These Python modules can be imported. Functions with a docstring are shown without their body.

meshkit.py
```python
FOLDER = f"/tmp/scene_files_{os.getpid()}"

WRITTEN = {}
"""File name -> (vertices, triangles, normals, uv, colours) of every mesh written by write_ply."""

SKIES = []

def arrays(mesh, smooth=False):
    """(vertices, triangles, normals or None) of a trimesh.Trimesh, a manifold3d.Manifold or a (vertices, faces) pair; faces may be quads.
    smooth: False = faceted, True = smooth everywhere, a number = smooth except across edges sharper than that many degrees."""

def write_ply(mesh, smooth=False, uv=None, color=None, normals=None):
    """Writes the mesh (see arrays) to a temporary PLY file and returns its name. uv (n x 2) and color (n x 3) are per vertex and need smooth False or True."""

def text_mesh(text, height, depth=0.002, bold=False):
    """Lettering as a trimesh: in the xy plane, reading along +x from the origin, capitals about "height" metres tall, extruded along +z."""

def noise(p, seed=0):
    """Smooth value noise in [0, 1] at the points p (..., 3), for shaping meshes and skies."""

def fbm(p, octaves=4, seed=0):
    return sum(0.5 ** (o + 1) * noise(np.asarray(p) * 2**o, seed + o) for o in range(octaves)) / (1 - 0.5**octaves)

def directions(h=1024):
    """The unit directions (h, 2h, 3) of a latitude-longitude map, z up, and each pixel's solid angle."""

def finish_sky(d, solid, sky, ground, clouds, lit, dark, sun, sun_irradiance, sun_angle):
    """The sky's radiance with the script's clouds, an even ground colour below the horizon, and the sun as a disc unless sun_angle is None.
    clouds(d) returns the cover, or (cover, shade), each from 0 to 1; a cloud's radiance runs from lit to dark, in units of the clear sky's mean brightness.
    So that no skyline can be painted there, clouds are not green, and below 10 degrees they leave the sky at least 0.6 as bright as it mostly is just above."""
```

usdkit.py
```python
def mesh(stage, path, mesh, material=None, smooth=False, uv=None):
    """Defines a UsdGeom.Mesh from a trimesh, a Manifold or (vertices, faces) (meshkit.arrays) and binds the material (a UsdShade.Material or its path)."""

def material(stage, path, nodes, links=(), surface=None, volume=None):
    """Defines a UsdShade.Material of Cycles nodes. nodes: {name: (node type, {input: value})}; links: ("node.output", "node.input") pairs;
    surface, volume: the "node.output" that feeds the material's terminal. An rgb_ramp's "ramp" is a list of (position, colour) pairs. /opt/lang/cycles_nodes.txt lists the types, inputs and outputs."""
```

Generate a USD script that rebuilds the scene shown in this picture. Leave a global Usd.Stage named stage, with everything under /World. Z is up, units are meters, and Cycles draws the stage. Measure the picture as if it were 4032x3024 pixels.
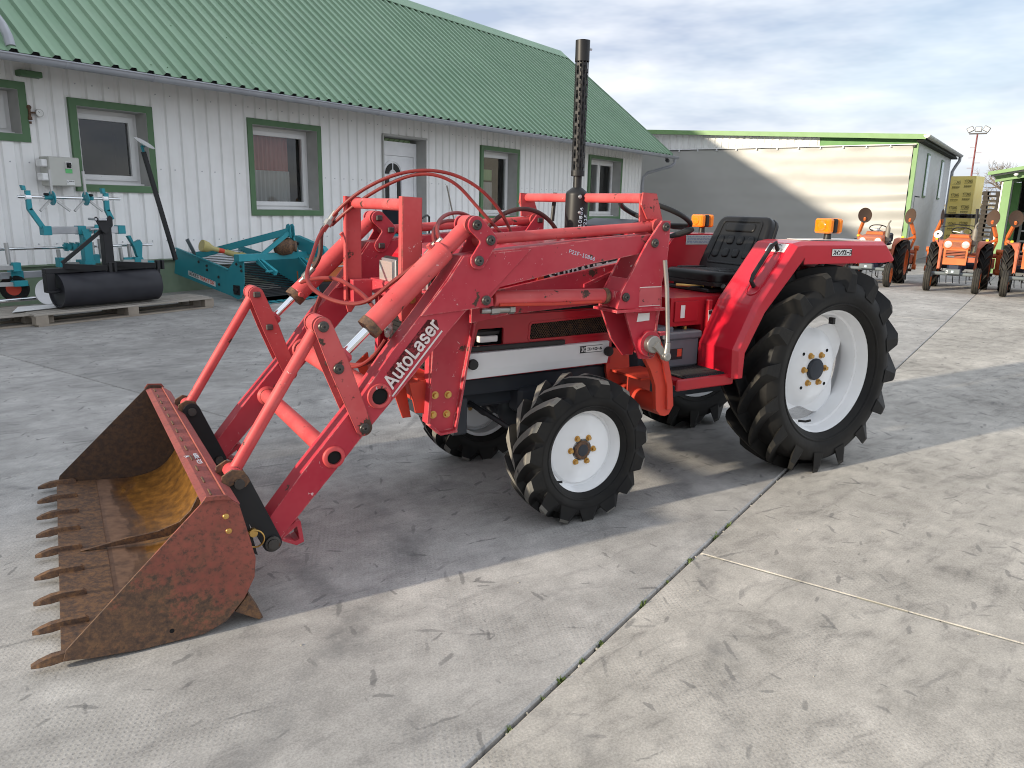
import math, random
import numpy as np
import trimesh
import manifold3d as m3
from shapely.geometry import Polygon, LineString, Point, box as sbox
from shapely.ops import unary_union
from shapely import affinity
import meshkit, usdkit
from pxr import Usd, UsdGeom, UsdLux, UsdShade, Sdf, Gf, Vt

PI = math.pi
random.seed(7)
rng = np.random.default_rng(11)
stage = Usd.Stage.CreateInMemory()
UsdGeom.SetStageUpAxis(stage, UsdGeom.Tokens.z)
UsdGeom.SetStageMetersPerUnit(stage, 1.0)
world = UsdGeom.Xform.Define(stage, '/World')
stage.SetDefaultPrim(world.GetPrim())

# ------------------------------------------------------------------ camera, sky, sun
YAW, PITCH, ROLL, EYE = 0.6033, 0.2294, 0.0218, 1.489
def camera():
    f = np.array([math.cos(YAW) * math.cos(PITCH), math.sin(YAW) * math.cos(PITCH), -math.sin(PITCH)])
    r = np.array([math.sin(YAW), -math.cos(YAW), 0.0])
    d = np.cross(f, r)
    c, s = math.cos(ROLL), math.sin(ROLL)
    r2, d2 = c * r - s * d, s * r + c * d
    cam = UsdGeom.Camera.Define(stage, '/World/camera')
    m = Gf.Matrix4d(*[float(v) for v in (*r2, 0, *(-d2), 0, *(-f), 0, 0, 0, EYE, 1)])
    cam.AddTransformOp().Set(m)
    cam.CreateHorizontalApertureAttr(36.0)
    cam.CreateVerticalApertureAttr(27.0)
    cam.CreateFocalLengthAttr(36.0 * 3028 / 4032)
    cam.CreateClippingRangeAttr(Gf.Vec2f(0.05, 2000))
    cam.CreateExposureAttr(EXPOSURE)
EXPOSURE = 1.5
SUN_EL = math.radians(13.5)
SUN_AZ = math.radians(155.2)          # direction towards the sun, from +x
SUN_I, SKY_S = 0.60, 0.072
camera()

def sky():
    s = np.array([math.cos(SUN_AZ) * math.cos(SUN_EL), math.sin(SUN_AZ) * math.cos(SUN_EL), math.sin(SUN_EL)])
    rot = math.atan2(s[0], s[1])
    mat = usdkit.material(stage, '/World/Looks/sky_look', {
        'sky': ('sky_texture', {'sky_type': 'single_scattering', 'sun_disc': False, 'sun_elevation': SUN_EL, 'sun_rotation': rot, 'air_density': 1.0, 'aerosol_density': 1.2, 'altitude': 100.0}),
        'tc': ('texture_coordinate', {}),
        'mp': ('mapping', {'scale': (1.3, 1.3, 5.0), 'rotation': (0.12, 0.05, 0.9)}),
        'n': ('noise_texture', {'scale': 1.7, 'detail': 6.0, 'roughness': 0.52, 'distortion': 0.35}),
        'r': ('rgb_ramp', {'ramp': [(0.36, (0.72, 0.72, 0.72)), (0.48, (0.88, 0.88, 0.88)), (0.60, (0.99, 0.99, 0.99))]}),
        'n2': ('noise_texture', {'scale': 3.1, 'detail': 5.0, 'roughness': 0.55}),
        'cc': ('rgb_ramp', {'ramp': [(0.32, CLOUD_DARK), (0.66, CLOUD_LIT)]}),
        'mx': ('mix', {'mix_type': 'mix'}),
        'bg': ('background_shader', {'strength': SKY_S}),
    }, [('tc.generated', 'mp.vector'), ('mp.vector', 'n.vector'), ('mp.vector', 'n2.vector'), ('n.fac', 'r.fac'), ('n2.fac', 'cc.fac'), ('r.color', 'mx.fac'),
        ('sky.color', 'mx.color1'), ('cc.color', 'mx.color2'), ('mx.color', 'bg.color')], surface='bg.background')
    dome = UsdLux.DomeLight.Define(stage, '/World/sky')
    UsdShade.MaterialBindingAPI.Apply(dome.GetPrim()).Bind(mat)
    sun = UsdLux.DistantLight.Define(stage, '/World/sun')
    sun.CreateIntensityAttr(SUN_I)
    sun.CreateAngleAttr(1.3)
    sun.CreateNormalizeAttr(True)
    sun.CreateColorAttr(Gf.Vec3f(1.0, 0.88, 0.70))
    # -z axis of the light points along -s
    z = s
    x = np.cross([0, 0, 1.0], z); x /= np.linalg.norm(x)
    y = np.cross(z, x)
    sun.AddTransformOp().Set(Gf.Matrix4d(*[float(v) for v in (*x, 0, *y, 0, *z, 0, 0, 0, 40, 1)]))
CLOUD_LIT, CLOUD_DARK = (5.7, 5.8, 5.95), (2.7, 3.15, 4.0)
sky()

# ------------------------------------------------------------------ naming helpers
used = {}
def numbered(path):
    n = used.get(path, 0)
    used[path] = n + 1
    return path if n == 0 else f'{path}_{n:03d}'
def P(parent):
    return '/World' if parent is None else str(parent.GetPath())
def tag(prim, label=None, cat=None, group=None, kind=None):
    for k, v in (('label', label), ('category', cat), ('group', group), ('kind', kind)):
        if v:
            prim.SetCustomDataByKey(k, v)
    return prim
def empty(name, loc=(0, 0, 0), rz=0.0, parent=None):
    x = UsdGeom.Xform.Define(stage, numbered(P(parent) + '/' + name))
    x.AddTranslateOp().Set(Gf.Vec3d(*map(float, loc)))
    if rz:
        x.AddRotateZOp().Set(float(rz))
    return x.GetPrim()
def copy_of(src, name, loc, rz=0.0):
    p = empty(name, loc, rz)
    p.GetReferences().AddInternalReference(src.GetPath())
    p.SetInstanceable(True)
    return p

# ------------------------------------------------------------------ mesh helpers
def rotm(axis, ang):
    return trimesh.transformations.rotation_matrix(ang, axis)
def frame(z, x=None):
    z = np.asarray(z, float); z = z / np.linalg.norm(z)
    if x is None:
        x = [0, 0, 1.0] if abs(z[2]) < 0.9 else [1.0, 0, 0]
    x = np.asarray(x, float); x = x - z * (x @ z)
    if np.linalg.norm(x) < 1e-3:
        x = np.array([1.0, 0, 0]) if abs(z[0]) < 0.9 else np.array([0, 1.0, 0])
        x = x - z * (x @ z)
    x /= np.linalg.norm(x)
    return np.stack([x, np.cross(z, x), z], 1)
def spline(pts, n=24):
    from scipy.interpolate import CubicSpline
    pts = np.asarray(pts, float)
    d = np.concatenate([[0], np.cumsum(np.linalg.norm(np.diff(pts, axis=0), axis=1))])
    return CubicSpline(d, pts)(np.linspace(0, d[-1], n))

class MB:
    def __init__(s):
        s.v, s.f, s.n = [], [], 0
    def add(s, v, f=None):
        if f is None:
            v, f = np.asarray(v.vertices), np.asarray(v.faces)
        v, f = np.asarray(v, float), np.asarray(f, int)
        if len(f) and f.shape[1] == 4:
            f = np.vstack([f[:, [0, 1, 2]], f[:, [0, 2, 3]]])
        s.v.append(v); s.f.append(f + s.n); s.n += len(v)
        return s
    def box(s, lo, hi, bev=0.0):
        lo, hi = np.minimum(lo, hi).astype(float), np.maximum(lo, hi).astype(float)
        if bev <= 0 or bev * 2.2 > (hi - lo).min():
            bev = 0
        if bev:
            pts = []
            for sx in (0, 1):
                for sy in (0, 1):
                    for sz in (0, 1):
                        c = np.where([sx, sy, sz], hi, lo); sg = np.where([sx, sy, sz], -1, 1)
                        for k in range(3):
                            p = c + sg * bev; p[k] = c[k]; pts.append(p)
            return s.add(trimesh.convex.convex_hull(np.array(pts)))
        return s.add(trimesh.creation.box(bounds=[lo, hi]))
    def obox(s, c, size, R=None, bev=0.0):
        h = np.asarray(size, float) / 2
        t = MB().box(-h, h, bev)
        v = t.v[0]
        if R is not None:
            v = v @ np.asarray(R)[:3, :3].T
        return s.add(v + np.asarray(c, float), t.f[0])
    def beam(s, a, b, w, h, up=(0, 0, 1), bev=0.0):
        a, b = np.asarray(a, float), np.asarray(b, float)
        R = frame(b - a, up)        # columns: up-ish, side, along
        return s.obox((a + b) / 2, (h, w, np.linalg.norm(b - a)), R, bev)
    def cyl(s, a, b, r, r2=None, n=20, chamfer=0.0):
        a, b = np.asarray(a, float), np.asarray(b, float)
        r2 = r if r2 is None else r2
        L = np.linalg.norm(b - a); R = frame(b - a)
        if chamfer:
            prof = [(0, 0), (r - chamfer, 0), (r, chamfer), (r2, L - chamfer), (r2 - chamfer, L), (0, L)]
        else:
            prof = [(0, 0), (r, 0), (r2, L), (0, L)]
        return s.lathe(prof, a, R, n)
    def lathe(s, prof, o=(0, 0, 0), R=None, n=24):
        prof = np.asarray(prof, float)
        ang = np.arange(n) * 2 * PI / n
        k = len(prof)
        v = np.stack([prof[:, 0, None] * np.cos(ang), prof[:, 0, None] * np.sin(ang), np.broadcast_to(prof[:, 1, None], (k, n))], -1).reshape(-1, 3)
        i, j = np.meshgrid(np.arange(k - 1), np.arange(n), indexing='ij')
        q = np.stack([i * n + j, i * n + (j + 1) % n, (i + 1) * n + (j + 1) % n, (i + 1) * n + j], -1).reshape(-1, 4)
        if R is not None:
            v = v @ np.asarray(R).T
        t = trimesh.Trimesh(v + np.asarray(o, float), np.vstack([q[:, [0, 1, 2]], q[:, [0, 2, 3]]]), process=True)
        t.update_faces(t.nondegenerate_faces())
        return s.add(t)
    def ring(s, c, axis, R, r, n=32, m=10):
        return s.add(*sweep_closed([np.asarray(c) + frame(axis) @ [R * math.cos(t), R * math.sin(t), 0] for t in np.arange(n) * 2 * PI / n], r, m))
    def tube(s, pts, r, n=10, smooth=0):
        pts = np.asarray(pts, float)
        if smooth:
            pts = spline(pts, smooth)
        rr = np.broadcast_to(np.asarray(r, float), (len(pts),))
        t = np.gradient(pts, axis=0); t /= np.linalg.norm(t, axis=1, keepdims=True)
        a = np.zeros_like(pts); u = frame(t[0])[:, 0]
        for i in range(len(pts)):
            u = u - t[i] * (u @ t[i]); u /= np.linalg.norm(u); a[i] = u
        b = np.cross(t, a)
        ang = np.arange(n) * 2 * PI / n
        v = (pts[:, None] + rr[:, None, None] * (np.cos(ang)[None, :, None] * a[:, None] + np.sin(ang)[None, :, None] * b[:, None])).reshape(-1, 3)
        k = len(pts)
        i, j = np.meshgrid(np.arange(k - 1), np.arange(n), indexing='ij')
        q = np.stack([i * n + j, i * n + (j + 1) % n, (i + 1) * n + (j + 1) % n, (i + 1) * n + j], -1).reshape(-1, 4)
        f = np.vstack([q[:, [0, 1, 2]], q[:, [0, 2, 3]]])
        v = np.vstack([v, pts[0], pts[-1]]); c0, c1 = k * n, k * n + 1
        jj = np.arange(n)
        f = np.vstack([f, np.stack([np.full(n, c0), (jj + 1) % n, jj], 1), np.stack([np.full(n, c1), (k - 1) * n + jj, (k - 1) * n + (jj + 1) % n], 1)])
        return s.add(v, f)
    def prism(s, poly, y0, y1, axis='y', holes=()):
        """polygon in (x,z) extruded along y (axis 'y'), in (y,z) along x ('x'), in (x,y) along z ('z')"""
        g = poly if hasattr(poly, 'exterior') else Polygon(poly, holes)
        if not g.is_valid:
            g = g.buffer(0)
        y0, y1 = min(y0, y1), max(y0, y1)
        for gg in getattr(g, 'geoms', [g]):
            t = trimesh.creation.extrude_polygon(gg, y1 - y0, engine='earcut')
            v = np.asarray(t.vertices)
            if axis == 'y':
                v = np.stack([v[:, 0], v[:, 2] + y0, v[:, 1]], 1); f = t.faces[:, ::-1]
            elif axis == 'x':
                v = np.stack([v[:, 2] + y0, v[:, 0], v[:, 1]], 1); f = t.faces
            else:
                v = np.stack([v[:, 0], v[:, 1], v[:, 2] + y0], 1); f = t.faces
            s.add(v, f)
        return s
    def hull(s, pts):
        return s.add(trimesh.convex.convex_hull(np.asarray(pts, float)))
    def quad(s, a, b, c, d):
        return s.add(np.array([a, b, c, d], float), np.array([[0, 1, 2], [0, 2, 3]]))
    def loft(s, secs, cap=True):
        secs = np.asarray(secs, float); k, n = secs.shape[:2]
        i, j = np.meshgrid(np.arange(k - 1), np.arange(n), indexing='ij')
        q = np.stack([i * n + j, i * n + (j + 1) % n, (i + 1) * n + (j + 1) % n, (i + 1) * n + j], -1).reshape(-1, 4)
        f = [q[:, [0, 1, 2]], q[:, [0, 2, 3]]]
        v = [secs.reshape(-1, 3)]
        if cap:
            jj = np.arange(n)
            v += [secs[0].mean(0)[None], secs[-1].mean(0)[None]]
            f += [np.stack([np.full(n, k * n), (jj + 1) % n, jj], 1), np.stack([np.full(n, k * n + 1), (k - 1) * n + jj, (k - 1) * n + (jj + 1) % n], 1)]
        t = trimesh.Trimesh(np.vstack(v), np.vstack(f), process=False)
        trimesh.repair.fix_normals(t)
        return s.add(t)
    def text(s, txt, h, o, xd, yd, depth=0.002, bold=False, width=None, shape=None):
        t = shape if shape is not None else meshkit.text_mesh(txt, h, depth, bold)
        v = np.asarray(t.vertices)
        if width:
            v = v * [width / (v[:, 0].max() - v[:, 0].min()), 1, 1]
        xd = np.asarray(xd, float); xd /= np.linalg.norm(xd)
        yd = np.asarray(yd, float); yd -= xd * (xd @ yd); yd /= np.linalg.norm(yd)
        R = np.stack([xd, yd, np.cross(xd, yd)], 1)
        return s.add(v @ R.T + np.asarray(o, float), t.faces)
    def bolt(s, c, d, r=0.011, h=0.012, washer=True):
        c, d = np.asarray(c, float), np.asarray(d, float); d = d / np.linalg.norm(d)
        if washer:
            s.cyl(c, c + d * 0.003, r * 1.45, n=14)
        return s.cyl(c + d * 0.003, c + d * (0.003 + h), r, r * 0.93, n=6)
    def build(s, name, mat, parent=None, smooth=32, label=None, kind=None):
        v, f = np.vstack(s.v), np.vstack(s.f)
        t = trimesh.Trimesh(v, f, process=False)
        p = usdkit.mesh(stage, numbered(P(parent) + '/' + name), t, mat, smooth=smooth).GetPrim()
        tag(p, label, kind=kind)
        return p
def sweep_closed(pts, r, m):
    pts = np.asarray(pts, float); k = len(pts)
    t = np.roll(pts, -1, 0) - np.roll(pts, 1, 0); t /= np.linalg.norm(t, axis=1, keepdims=True)
    nrm = np.cross(pts[1] - pts[0], pts[k // 3] - pts[0]); nrm /= np.linalg.norm(nrm)
    b = np.cross(t, nrm)
    ang = np.arange(m) * 2 * PI / m
    v = (pts[:, None] + r * (np.cos(ang)[None, :, None] * nrm + np.sin(ang)[None, :, None] * b[:, None])).reshape(-1, 3)
    i, j = np.meshgrid(np.arange(k), np.arange(m), indexing='ij')
    q = np.stack([i * m + j, i * m + (j + 1) % m, ((i + 1) % k) * m + (j + 1) % m, ((i + 1) % k) * m + j], -1).reshape(-1, 4)
    t = trimesh.Trimesh(v, np.vstack([q[:, [0, 1, 2]], q[:, [0, 2, 3]]]), process=False)
    trimesh.repair.fix_normals(t)
    return t.vertices, t.faces
def rounded(pts, r):
    return Polygon(pts).buffer(-r).buffer(r, quad_segs=5)
def capsule(a, b, ra, rb=None):
    """outline of a link: two discs and their common hull, in (x, z)"""
    rb = ra if rb is None else rb
    return unary_union([Point(a).buffer(ra, quad_segs=8), Point(b).buffer(rb, quad_segs=8)]).convex_hull

# katakana, as strokes in a unit box
KANA = {
    'コ': [[(.12, .82), (.85, .82), (.85, .12)], [(.1, .15), (.95, .15)]],
    'ン': [[(.12, .85), (.35, .68)], [(.12, .12), (.5, .22), (.9, .72)]],
    'ト': [[(.38, .95), (.38, .05)], [(.38, .62), (.8, .42)]],
    'ロ': [[(.15, .82), (.85, .82), (.85, .12), (.15, .12), (.15, .82)]],
    'ー': [[(.08, .5), (.92, .5)]],
    'ル': [[(.32, .85), (.3, .4), (.08, .1)], [(.6, .9), (.6, .12), (.95, .45)]],
    'パ': [[(.3, .7), (.08, .15)], [(.6, .72), (.9, .15)], [(.8, .9), (.92, .9), (.92, .8), (.8, .8), (.8, .9)]],
    'ワ': [[(.15, .5), (.15, .85), (.88, .85), (.8, .4), (.4, .05)]],
    'ス': [[(.15, .85), (.8, .85), (.6, .45), (.1, .08)], [(.55, .42), (.92, .08)]],
    'テ': [[(.22, .92), (.78, .92)], [(.08, .62), (.92, .62)], [(.52, .62), (.48, .3), (.25, .05)]],
    'ア': [[(.1, .85), (.9, .85), (.62, .55)], [(.5, .68), (.45, .3), (.22, .05)]],
    'リ': [[(.25, .85), (.25, .4)], [(.72, .9), (.7, .4), (.42, .05)]],
    'グ': [[(.35, .95), (.1, .55)], [(.28, .8), (.78, .8), (.6, .3), (.25, .05)], [(.78, .98), (.86, .84)], [(.92, 1.0), (1.0, .86)]],
    'イ': [[(.85, .95), (.5, .6), (.08, .4)], [(.55, .62), (.55, .03)]],
    'エ': [[(.15, .82), (.85, .82)], [(.5, .82), (.5, .15)], [(.05, .15), (.95, .15)]],
}
def kana(txt, h, stroke=0.15, depth=0.001, pitch=0.98):
    g = []
    for i, ch in enumerate(txt):
        for st in KANA[ch]:
            g.append(affinity.affine_transform(LineString(st).buffer(stroke / 2, cap_style=2, join_style=2), [h, 0, 0, h, i * h * pitch, 0]))
    u = unary_union(g)
    return trimesh.util.concatenate([trimesh.creation.extrude_polygon(q, depth, engine='earcut') for q in getattr(u, 'geoms', [u])])

# ------------------------------------------------------------------ materials
L = '/World/Looks/'
def paint(name, base, fade=None, rough=0.4, chip=None, chip_at=0.62, chip_scale=9.0, scuff=0.0, dirt=0.0, dirt_col=(0.16, 0.13, 0.10), metallic=0.0, coat=0.0, bev=0.004, bump=0.0, fade_scale=4.0, stretch=(1, 1, 1), spec=0.33, edge=None, edge_amt=0.8, edge_r=0.010):
    nodes = {'tc': ('texture_coordinate', {}), 'mp': ('mapping', {'scale': stretch}),
             'p': ('principled_bsdf', {'roughness': rough, 'metallic': metallic, 'coat_weight': coat, 'coat_roughness': 0.08, 'specular_ior_level': spec})}
    links = [('tc.object', 'mp.vector')]
    nodes['c0'] = ('noise_texture', {'scale': fade_scale, 'detail': 5.0, 'roughness': 0.6})
    fd = fade or tuple(min(1, c * 1.12 + 0.004) for c in base)
    nodes['c1'] = ('rgb_ramp', {'ramp': [(0.33, base), (0.70, fd)]})
    links += [('mp.vector', 'c0.vector'), ('c0.fac', 'c1.fac')]
    col = 'c1.color'
    if dirt:
        nodes['d0'] = ('noise_texture', {'scale': 1.7, 'detail': 7.0, 'roughness': 0.65})
        nodes['d1'] = ('rgb_ramp', {'ramp': [(0.45, (0, 0, 0)), (0.75, (dirt,) * 3)]})
        nodes['d2'] = ('mix', {'color2': dirt_col})
        links += [('tc.object', 'd0.vector'), ('d0.fac', 'd1.fac'), ('d1.color', 'd2.fac'), (col, 'd2.color1')]
        col = 'd2.color'
    if scuff:
        nodes['s0'] = ('noise_texture', {'scale': 34.0, 'detail': 3.0, 'roughness': 0.7, 'distortion': 1.2})
        nodes['s1'] = ('rgb_ramp', {'ramp': [(0.672, (0, 0, 0)), (0.70, (scuff,) * 3)]})
        nodes['s2'] = ('mix', {'color2': (0.72, 0.66, 0.64)})
        nodes['s3'] = ('noise_texture', {'scale': 5.5, 'detail': 3.0}); nodes['s4'] = ('map_range', {'from_min': 0.50, 'from_max': 0.60, 'to_min': 0.05, 'to_max': 1.0, 'clamp': True}); nodes['s5'] = ('math', {'math_type': 'multiply'})
        links += [('tc.object', 's0.vector'), ('tc.object', 's3.vector'), ('s3.fac', 's4.value'), ('s0.fac', 's1.fac'), ('s1.color', 's5.value1'), ('s4.result', 's5.value2'), ('s5.value', 's2.fac'), (col, 's2.color1')]
        col = 's2.color'
    if chip:
        nodes['k0'] = ('noise_texture', {'scale': chip_scale, 'detail': 9.0, 'roughness': 0.68})
        nodes['k1'] = ('rgb_ramp', {'ramp': [(chip_at, (0, 0, 0)), (chip_at + 0.022, (1, 1, 1))]})
        nodes['k2'] = ('mix', {'color2': chip})
        links += [('tc.object', 'k0.vector'), ('k0.fac', 'k1.fac'), ('k1.color', 'k2.fac'), (col, 'k2.color1')]
        col = 'k2.color'
    if edge:
        nodes['eb'] = ('bevel', {'radius': edge_r, 'samples': 6})
        nodes['eg'] = ('geometry', {})
        nodes['ed'] = ('vector_math', {'math_type': 'dot_product'})
        nodes['em'] = ('map_range', {'from_min': 0.97, 'from_max': 0.80, 'to_min': 0.0, 'to_max': edge_amt, 'clamp': True})
        nodes['en'] = ('noise_texture', {'scale': 16.0, 'detail': 6.0, 'roughness': 0.7})
        nodes['ek'] = ('map_range', {'from_min': 0.46, 'from_max': 0.58, 'to_min': 0.0, 'to_max': 1.0, 'clamp': True})
        nodes['ex'] = ('math', {'math_type': 'multiply'})
        nodes['ec'] = ('mix', {'color2': edge})
        links += [('eb.bevel', 'ed.vector1'), ('eg.normal', 'ed.vector2'), ('ed.value', 'em.value'), ('tc.object', 'en.vector'), ('en.fac', 'ek.value'), ('em.result', 'ex.value1'), ('ek.result', 'ex.value2'), ('ex.value', 'ec.fac'), (col, 'ec.color1')]
        col = 'ec.color'
    links.append((col, 'p.base_color'))
    if bev:
        nodes['bv'] = ('bevel', {'radius': bev, 'samples': 4})
        if bump:
            nodes['bn'] = ('noise_texture', {'scale': 60.0, 'detail': 4.0})
            nodes['bp'] = ('bump', {'strength': bump, 'distance': 0.004})
            links += [('tc.object', 'bn.vector'), ('bn.fac', 'bp.height'), ('bv.bevel', 'bp.normal'), ('bp.normal', 'p.normal')]
        else:
            links.append(('bv.bevel', 'p.normal'))
    elif bump:
        nodes['bn'] = ('noise_texture', {'scale': 60.0, 'detail': 4.0})
        nodes['bp'] = ('bump', {'strength': bump, 'distance': 0.004})
        links += [('tc.object', 'bn.vector'), ('bn.fac', 'bp.height'), ('bp.normal', 'p.normal')]
    return usdkit.material(stage, L + name, nodes, links, surface='p.BSDF')

RUSTC = (0.055, 0.032, 0.022)
M = {}
M['loader_red'] = paint('loader_red', (0.38, 0.018, 0.036), (0.46, 0.050, 0.066), 0.48, RUSTC, 0.62, 8.0, scuff=0.7, fade_scale=3.2, edge=(0.62, 0.28, 0.26), edge_amt=0.9, dirt=0.16, dirt_col=(0.50, 0.20, 0.19))
M['loader_pink'] = paint('loader_pink', (0.46, 0.044, 0.050), (0.53, 0.092, 0.092), 0.5, RUSTC, 0.61, 9.0, scuff=0.85, fade_scale=5, edge=(0.10, 0.05, 0.035), edge_amt=0.9, dirt=0.14, dirt_col=(0.62, 0.26, 0.22))
M['loader_orange'] = paint('loader_orange', (0.55, 0.055, 0.024), (0.48, 0.040, 0.03), 0.45, RUSTC, 0.64, 8.0, fade_scale=3, edge=(0.12, 0.04, 0.03), dirt=0.3, dirt_col=(0.28, 0.06, 0.045))
M['red_gloss'] = paint('red_gloss', (0.44, 0.008, 0.022), (0.48, 0.014, 0.032), 0.28, None, coat=0.5, bev=0.008, dirt=0.10, dirt_col=(0.30, 0.12, 0.11))
M['red_body'] = paint('red_body', (0.33, 0.006, 0.016), (0.38, 0.012, 0.02), 0.35, None, coat=0.3, bev=0.005, dirt=0.3, dirt_col=(0.16, 0.04, 0.04))
M['white_panel'] = paint('white_panel', (0.66, 0.66, 0.66), (0.60, 0.60, 0.59), 0.4, (0.25, 0.10, 0.07), 0.745, 14.0, dirt=0.2, dirt_col=(0.42, 0.40, 0.37))
M['wheel_white'] = paint('wheel_white', (0.82, 0.83, 0.84), (0.77, 0.78, 0.78), 0.35, (0.13, 0.06, 0.035), 0.735, 13.0, dirt=0.16, dirt_col=(0.55, 0.52, 0.47), bev=0.003, edge=(0.22, 0.10, 0.05), edge_amt=0.7, edge_r=0.005)
M['rubber'] = paint('rubber', (0.0065, 0.0065, 0.007), (0.012, 0.0118, 0.0115), 0.58, None, dirt=0.35, dirt_col=(0.045, 0.041, 0.033), spec=0.22, bev=0.004, bump=0.25, fade_scale=9)
M['rubber_worn'] = paint('rubber_worn', (0.21, 0.20, 0.18), (0.13, 0.125, 0.11), 0.85, (0.03, 0.03, 0.03), 0.62, 22.0, bev=0.003, bump=0.5)
M['rubber_dusty'] = paint('rubber_dusty', (0.018, 0.0175, 0.016), (0.042, 0.038, 0.031), 0.8, None, bev=0.003, bump=0.4, fade_scale=14)
M['black_metal'] = paint('black_metal', (0.010, 0.010, 0.012), (0.017, 0.017, 0.018), 0.45, None, 0.72, 10.0, bev=0.003)
M['engine_grey'] = paint('engine_grey', (0.020, 0.025, 0.034), (0.034, 0.040, 0.050), 0.5, None, dirt=0.5, dirt_col=(0.05, 0.045, 0.04), bev=0.005, bump=0.2)
M['vinyl'] = paint('vinyl', (0.006, 0.006, 0.0065), (0.008, 0.008, 0.0085), 0.36, None, bev=0.012, bump=0.06)
M['rubber_mat'] = paint('rubber_mat', (0.02, 0.02, 0.021), None, 0.75, None, bump=0.7)
M['steel'] = paint('steel', (0.42, 0.41, 0.39), (0.30, 0.29, 0.27), 0.38, (0.12, 0.07, 0.04), 0.66, 14.0, metallic=0.9, bev=0.002)
M['chrome'] = paint('chrome', (0.86, 0.87, 0.88), None, 0.08, None, metallic=1.0, bev=0.0)
M['zinc'] = paint('zinc', (0.50, 0.51, 0.53), (0.40, 0.41, 0.43), 0.36, None, metallic=0.8, bev=0.002)
M['yellow_zinc'] = paint('yellow_zinc', (0.62, 0.40, 0.13), (0.50, 0.28, 0.09), 0.34, (0.2, 0.10, 0.05), 0.7, 40, metallic=0.85, bev=0.002)
M['dark_bolt'] = paint('dark_bolt', (0.10, 0.095, 0.09), (0.05, 0.045, 0.042), 0.4, (0.10, 0.05, 0.03), 0.62, 50, metallic=0.7, bev=0.002)
M['hose_red'] = paint('hose_red', (0.14, 0.013, 0.013), (0.22, 0.03, 0.026), 0.5, None, bev=0.0, fade_scale=8)
M['hose_dark'] = paint('hose_dark', (0.05, 0.02, 0.018), (0.08, 0.035, 0.03), 0.55, None, bev=0.0)
M['black_plastic'] = paint('black_plastic', (0.014, 0.014, 0.014), None, 0.45, None, bev=0.003)
M['hole'] = paint('hole', (0.004, 0.004, 0.004), None, 0.9, None, bev=0.0)
M['battery_grey'] = paint('battery_grey', (0.10, 0.105, 0.12), (0.13, 0.135, 0.15), 0.5, None, bev=0.004)
M['sticker'] = paint('sticker', (0.72, 0.72, 0.70), (0.64, 0.64, 0.62), 0.5, None, bev=0.0)
M['sticker_pink'] = paint('sticker_pink', (0.50, 0.10, 0.11), (0.42, 0.07, 0.08), 0.4, (0.05, 0.02, 0.02), 0.60, 30, bev=0.0)
M['ink_black'] = paint('ink_black', (0.012, 0.012, 0.014), None, 0.5, None, bev=0.0)
M['ink_blue'] = paint('ink_blue', (0.12, 0.16, 0.32), None, 0.6, None, bev=0.0)
M['ink_pale'] = paint('ink_pale', (0.50, 0.62, 0.70), None, 0.7, None, bev=0.0)
M['letter_white'] = paint('letter_white', (0.70, 0.66, 0.64), (0.60, 0.50, 0.48), 0.55, (0.35, 0.05, 0.05), 0.67, 30, bev=0.0)
M['decal_dark'] = paint('decal_dark', (0.20, 0.02, 0.03), (0.09, 0.02, 0.02), 0.55, (0.35, 0.04, 0.05), 0.52, 40, bev=0.0)
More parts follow.
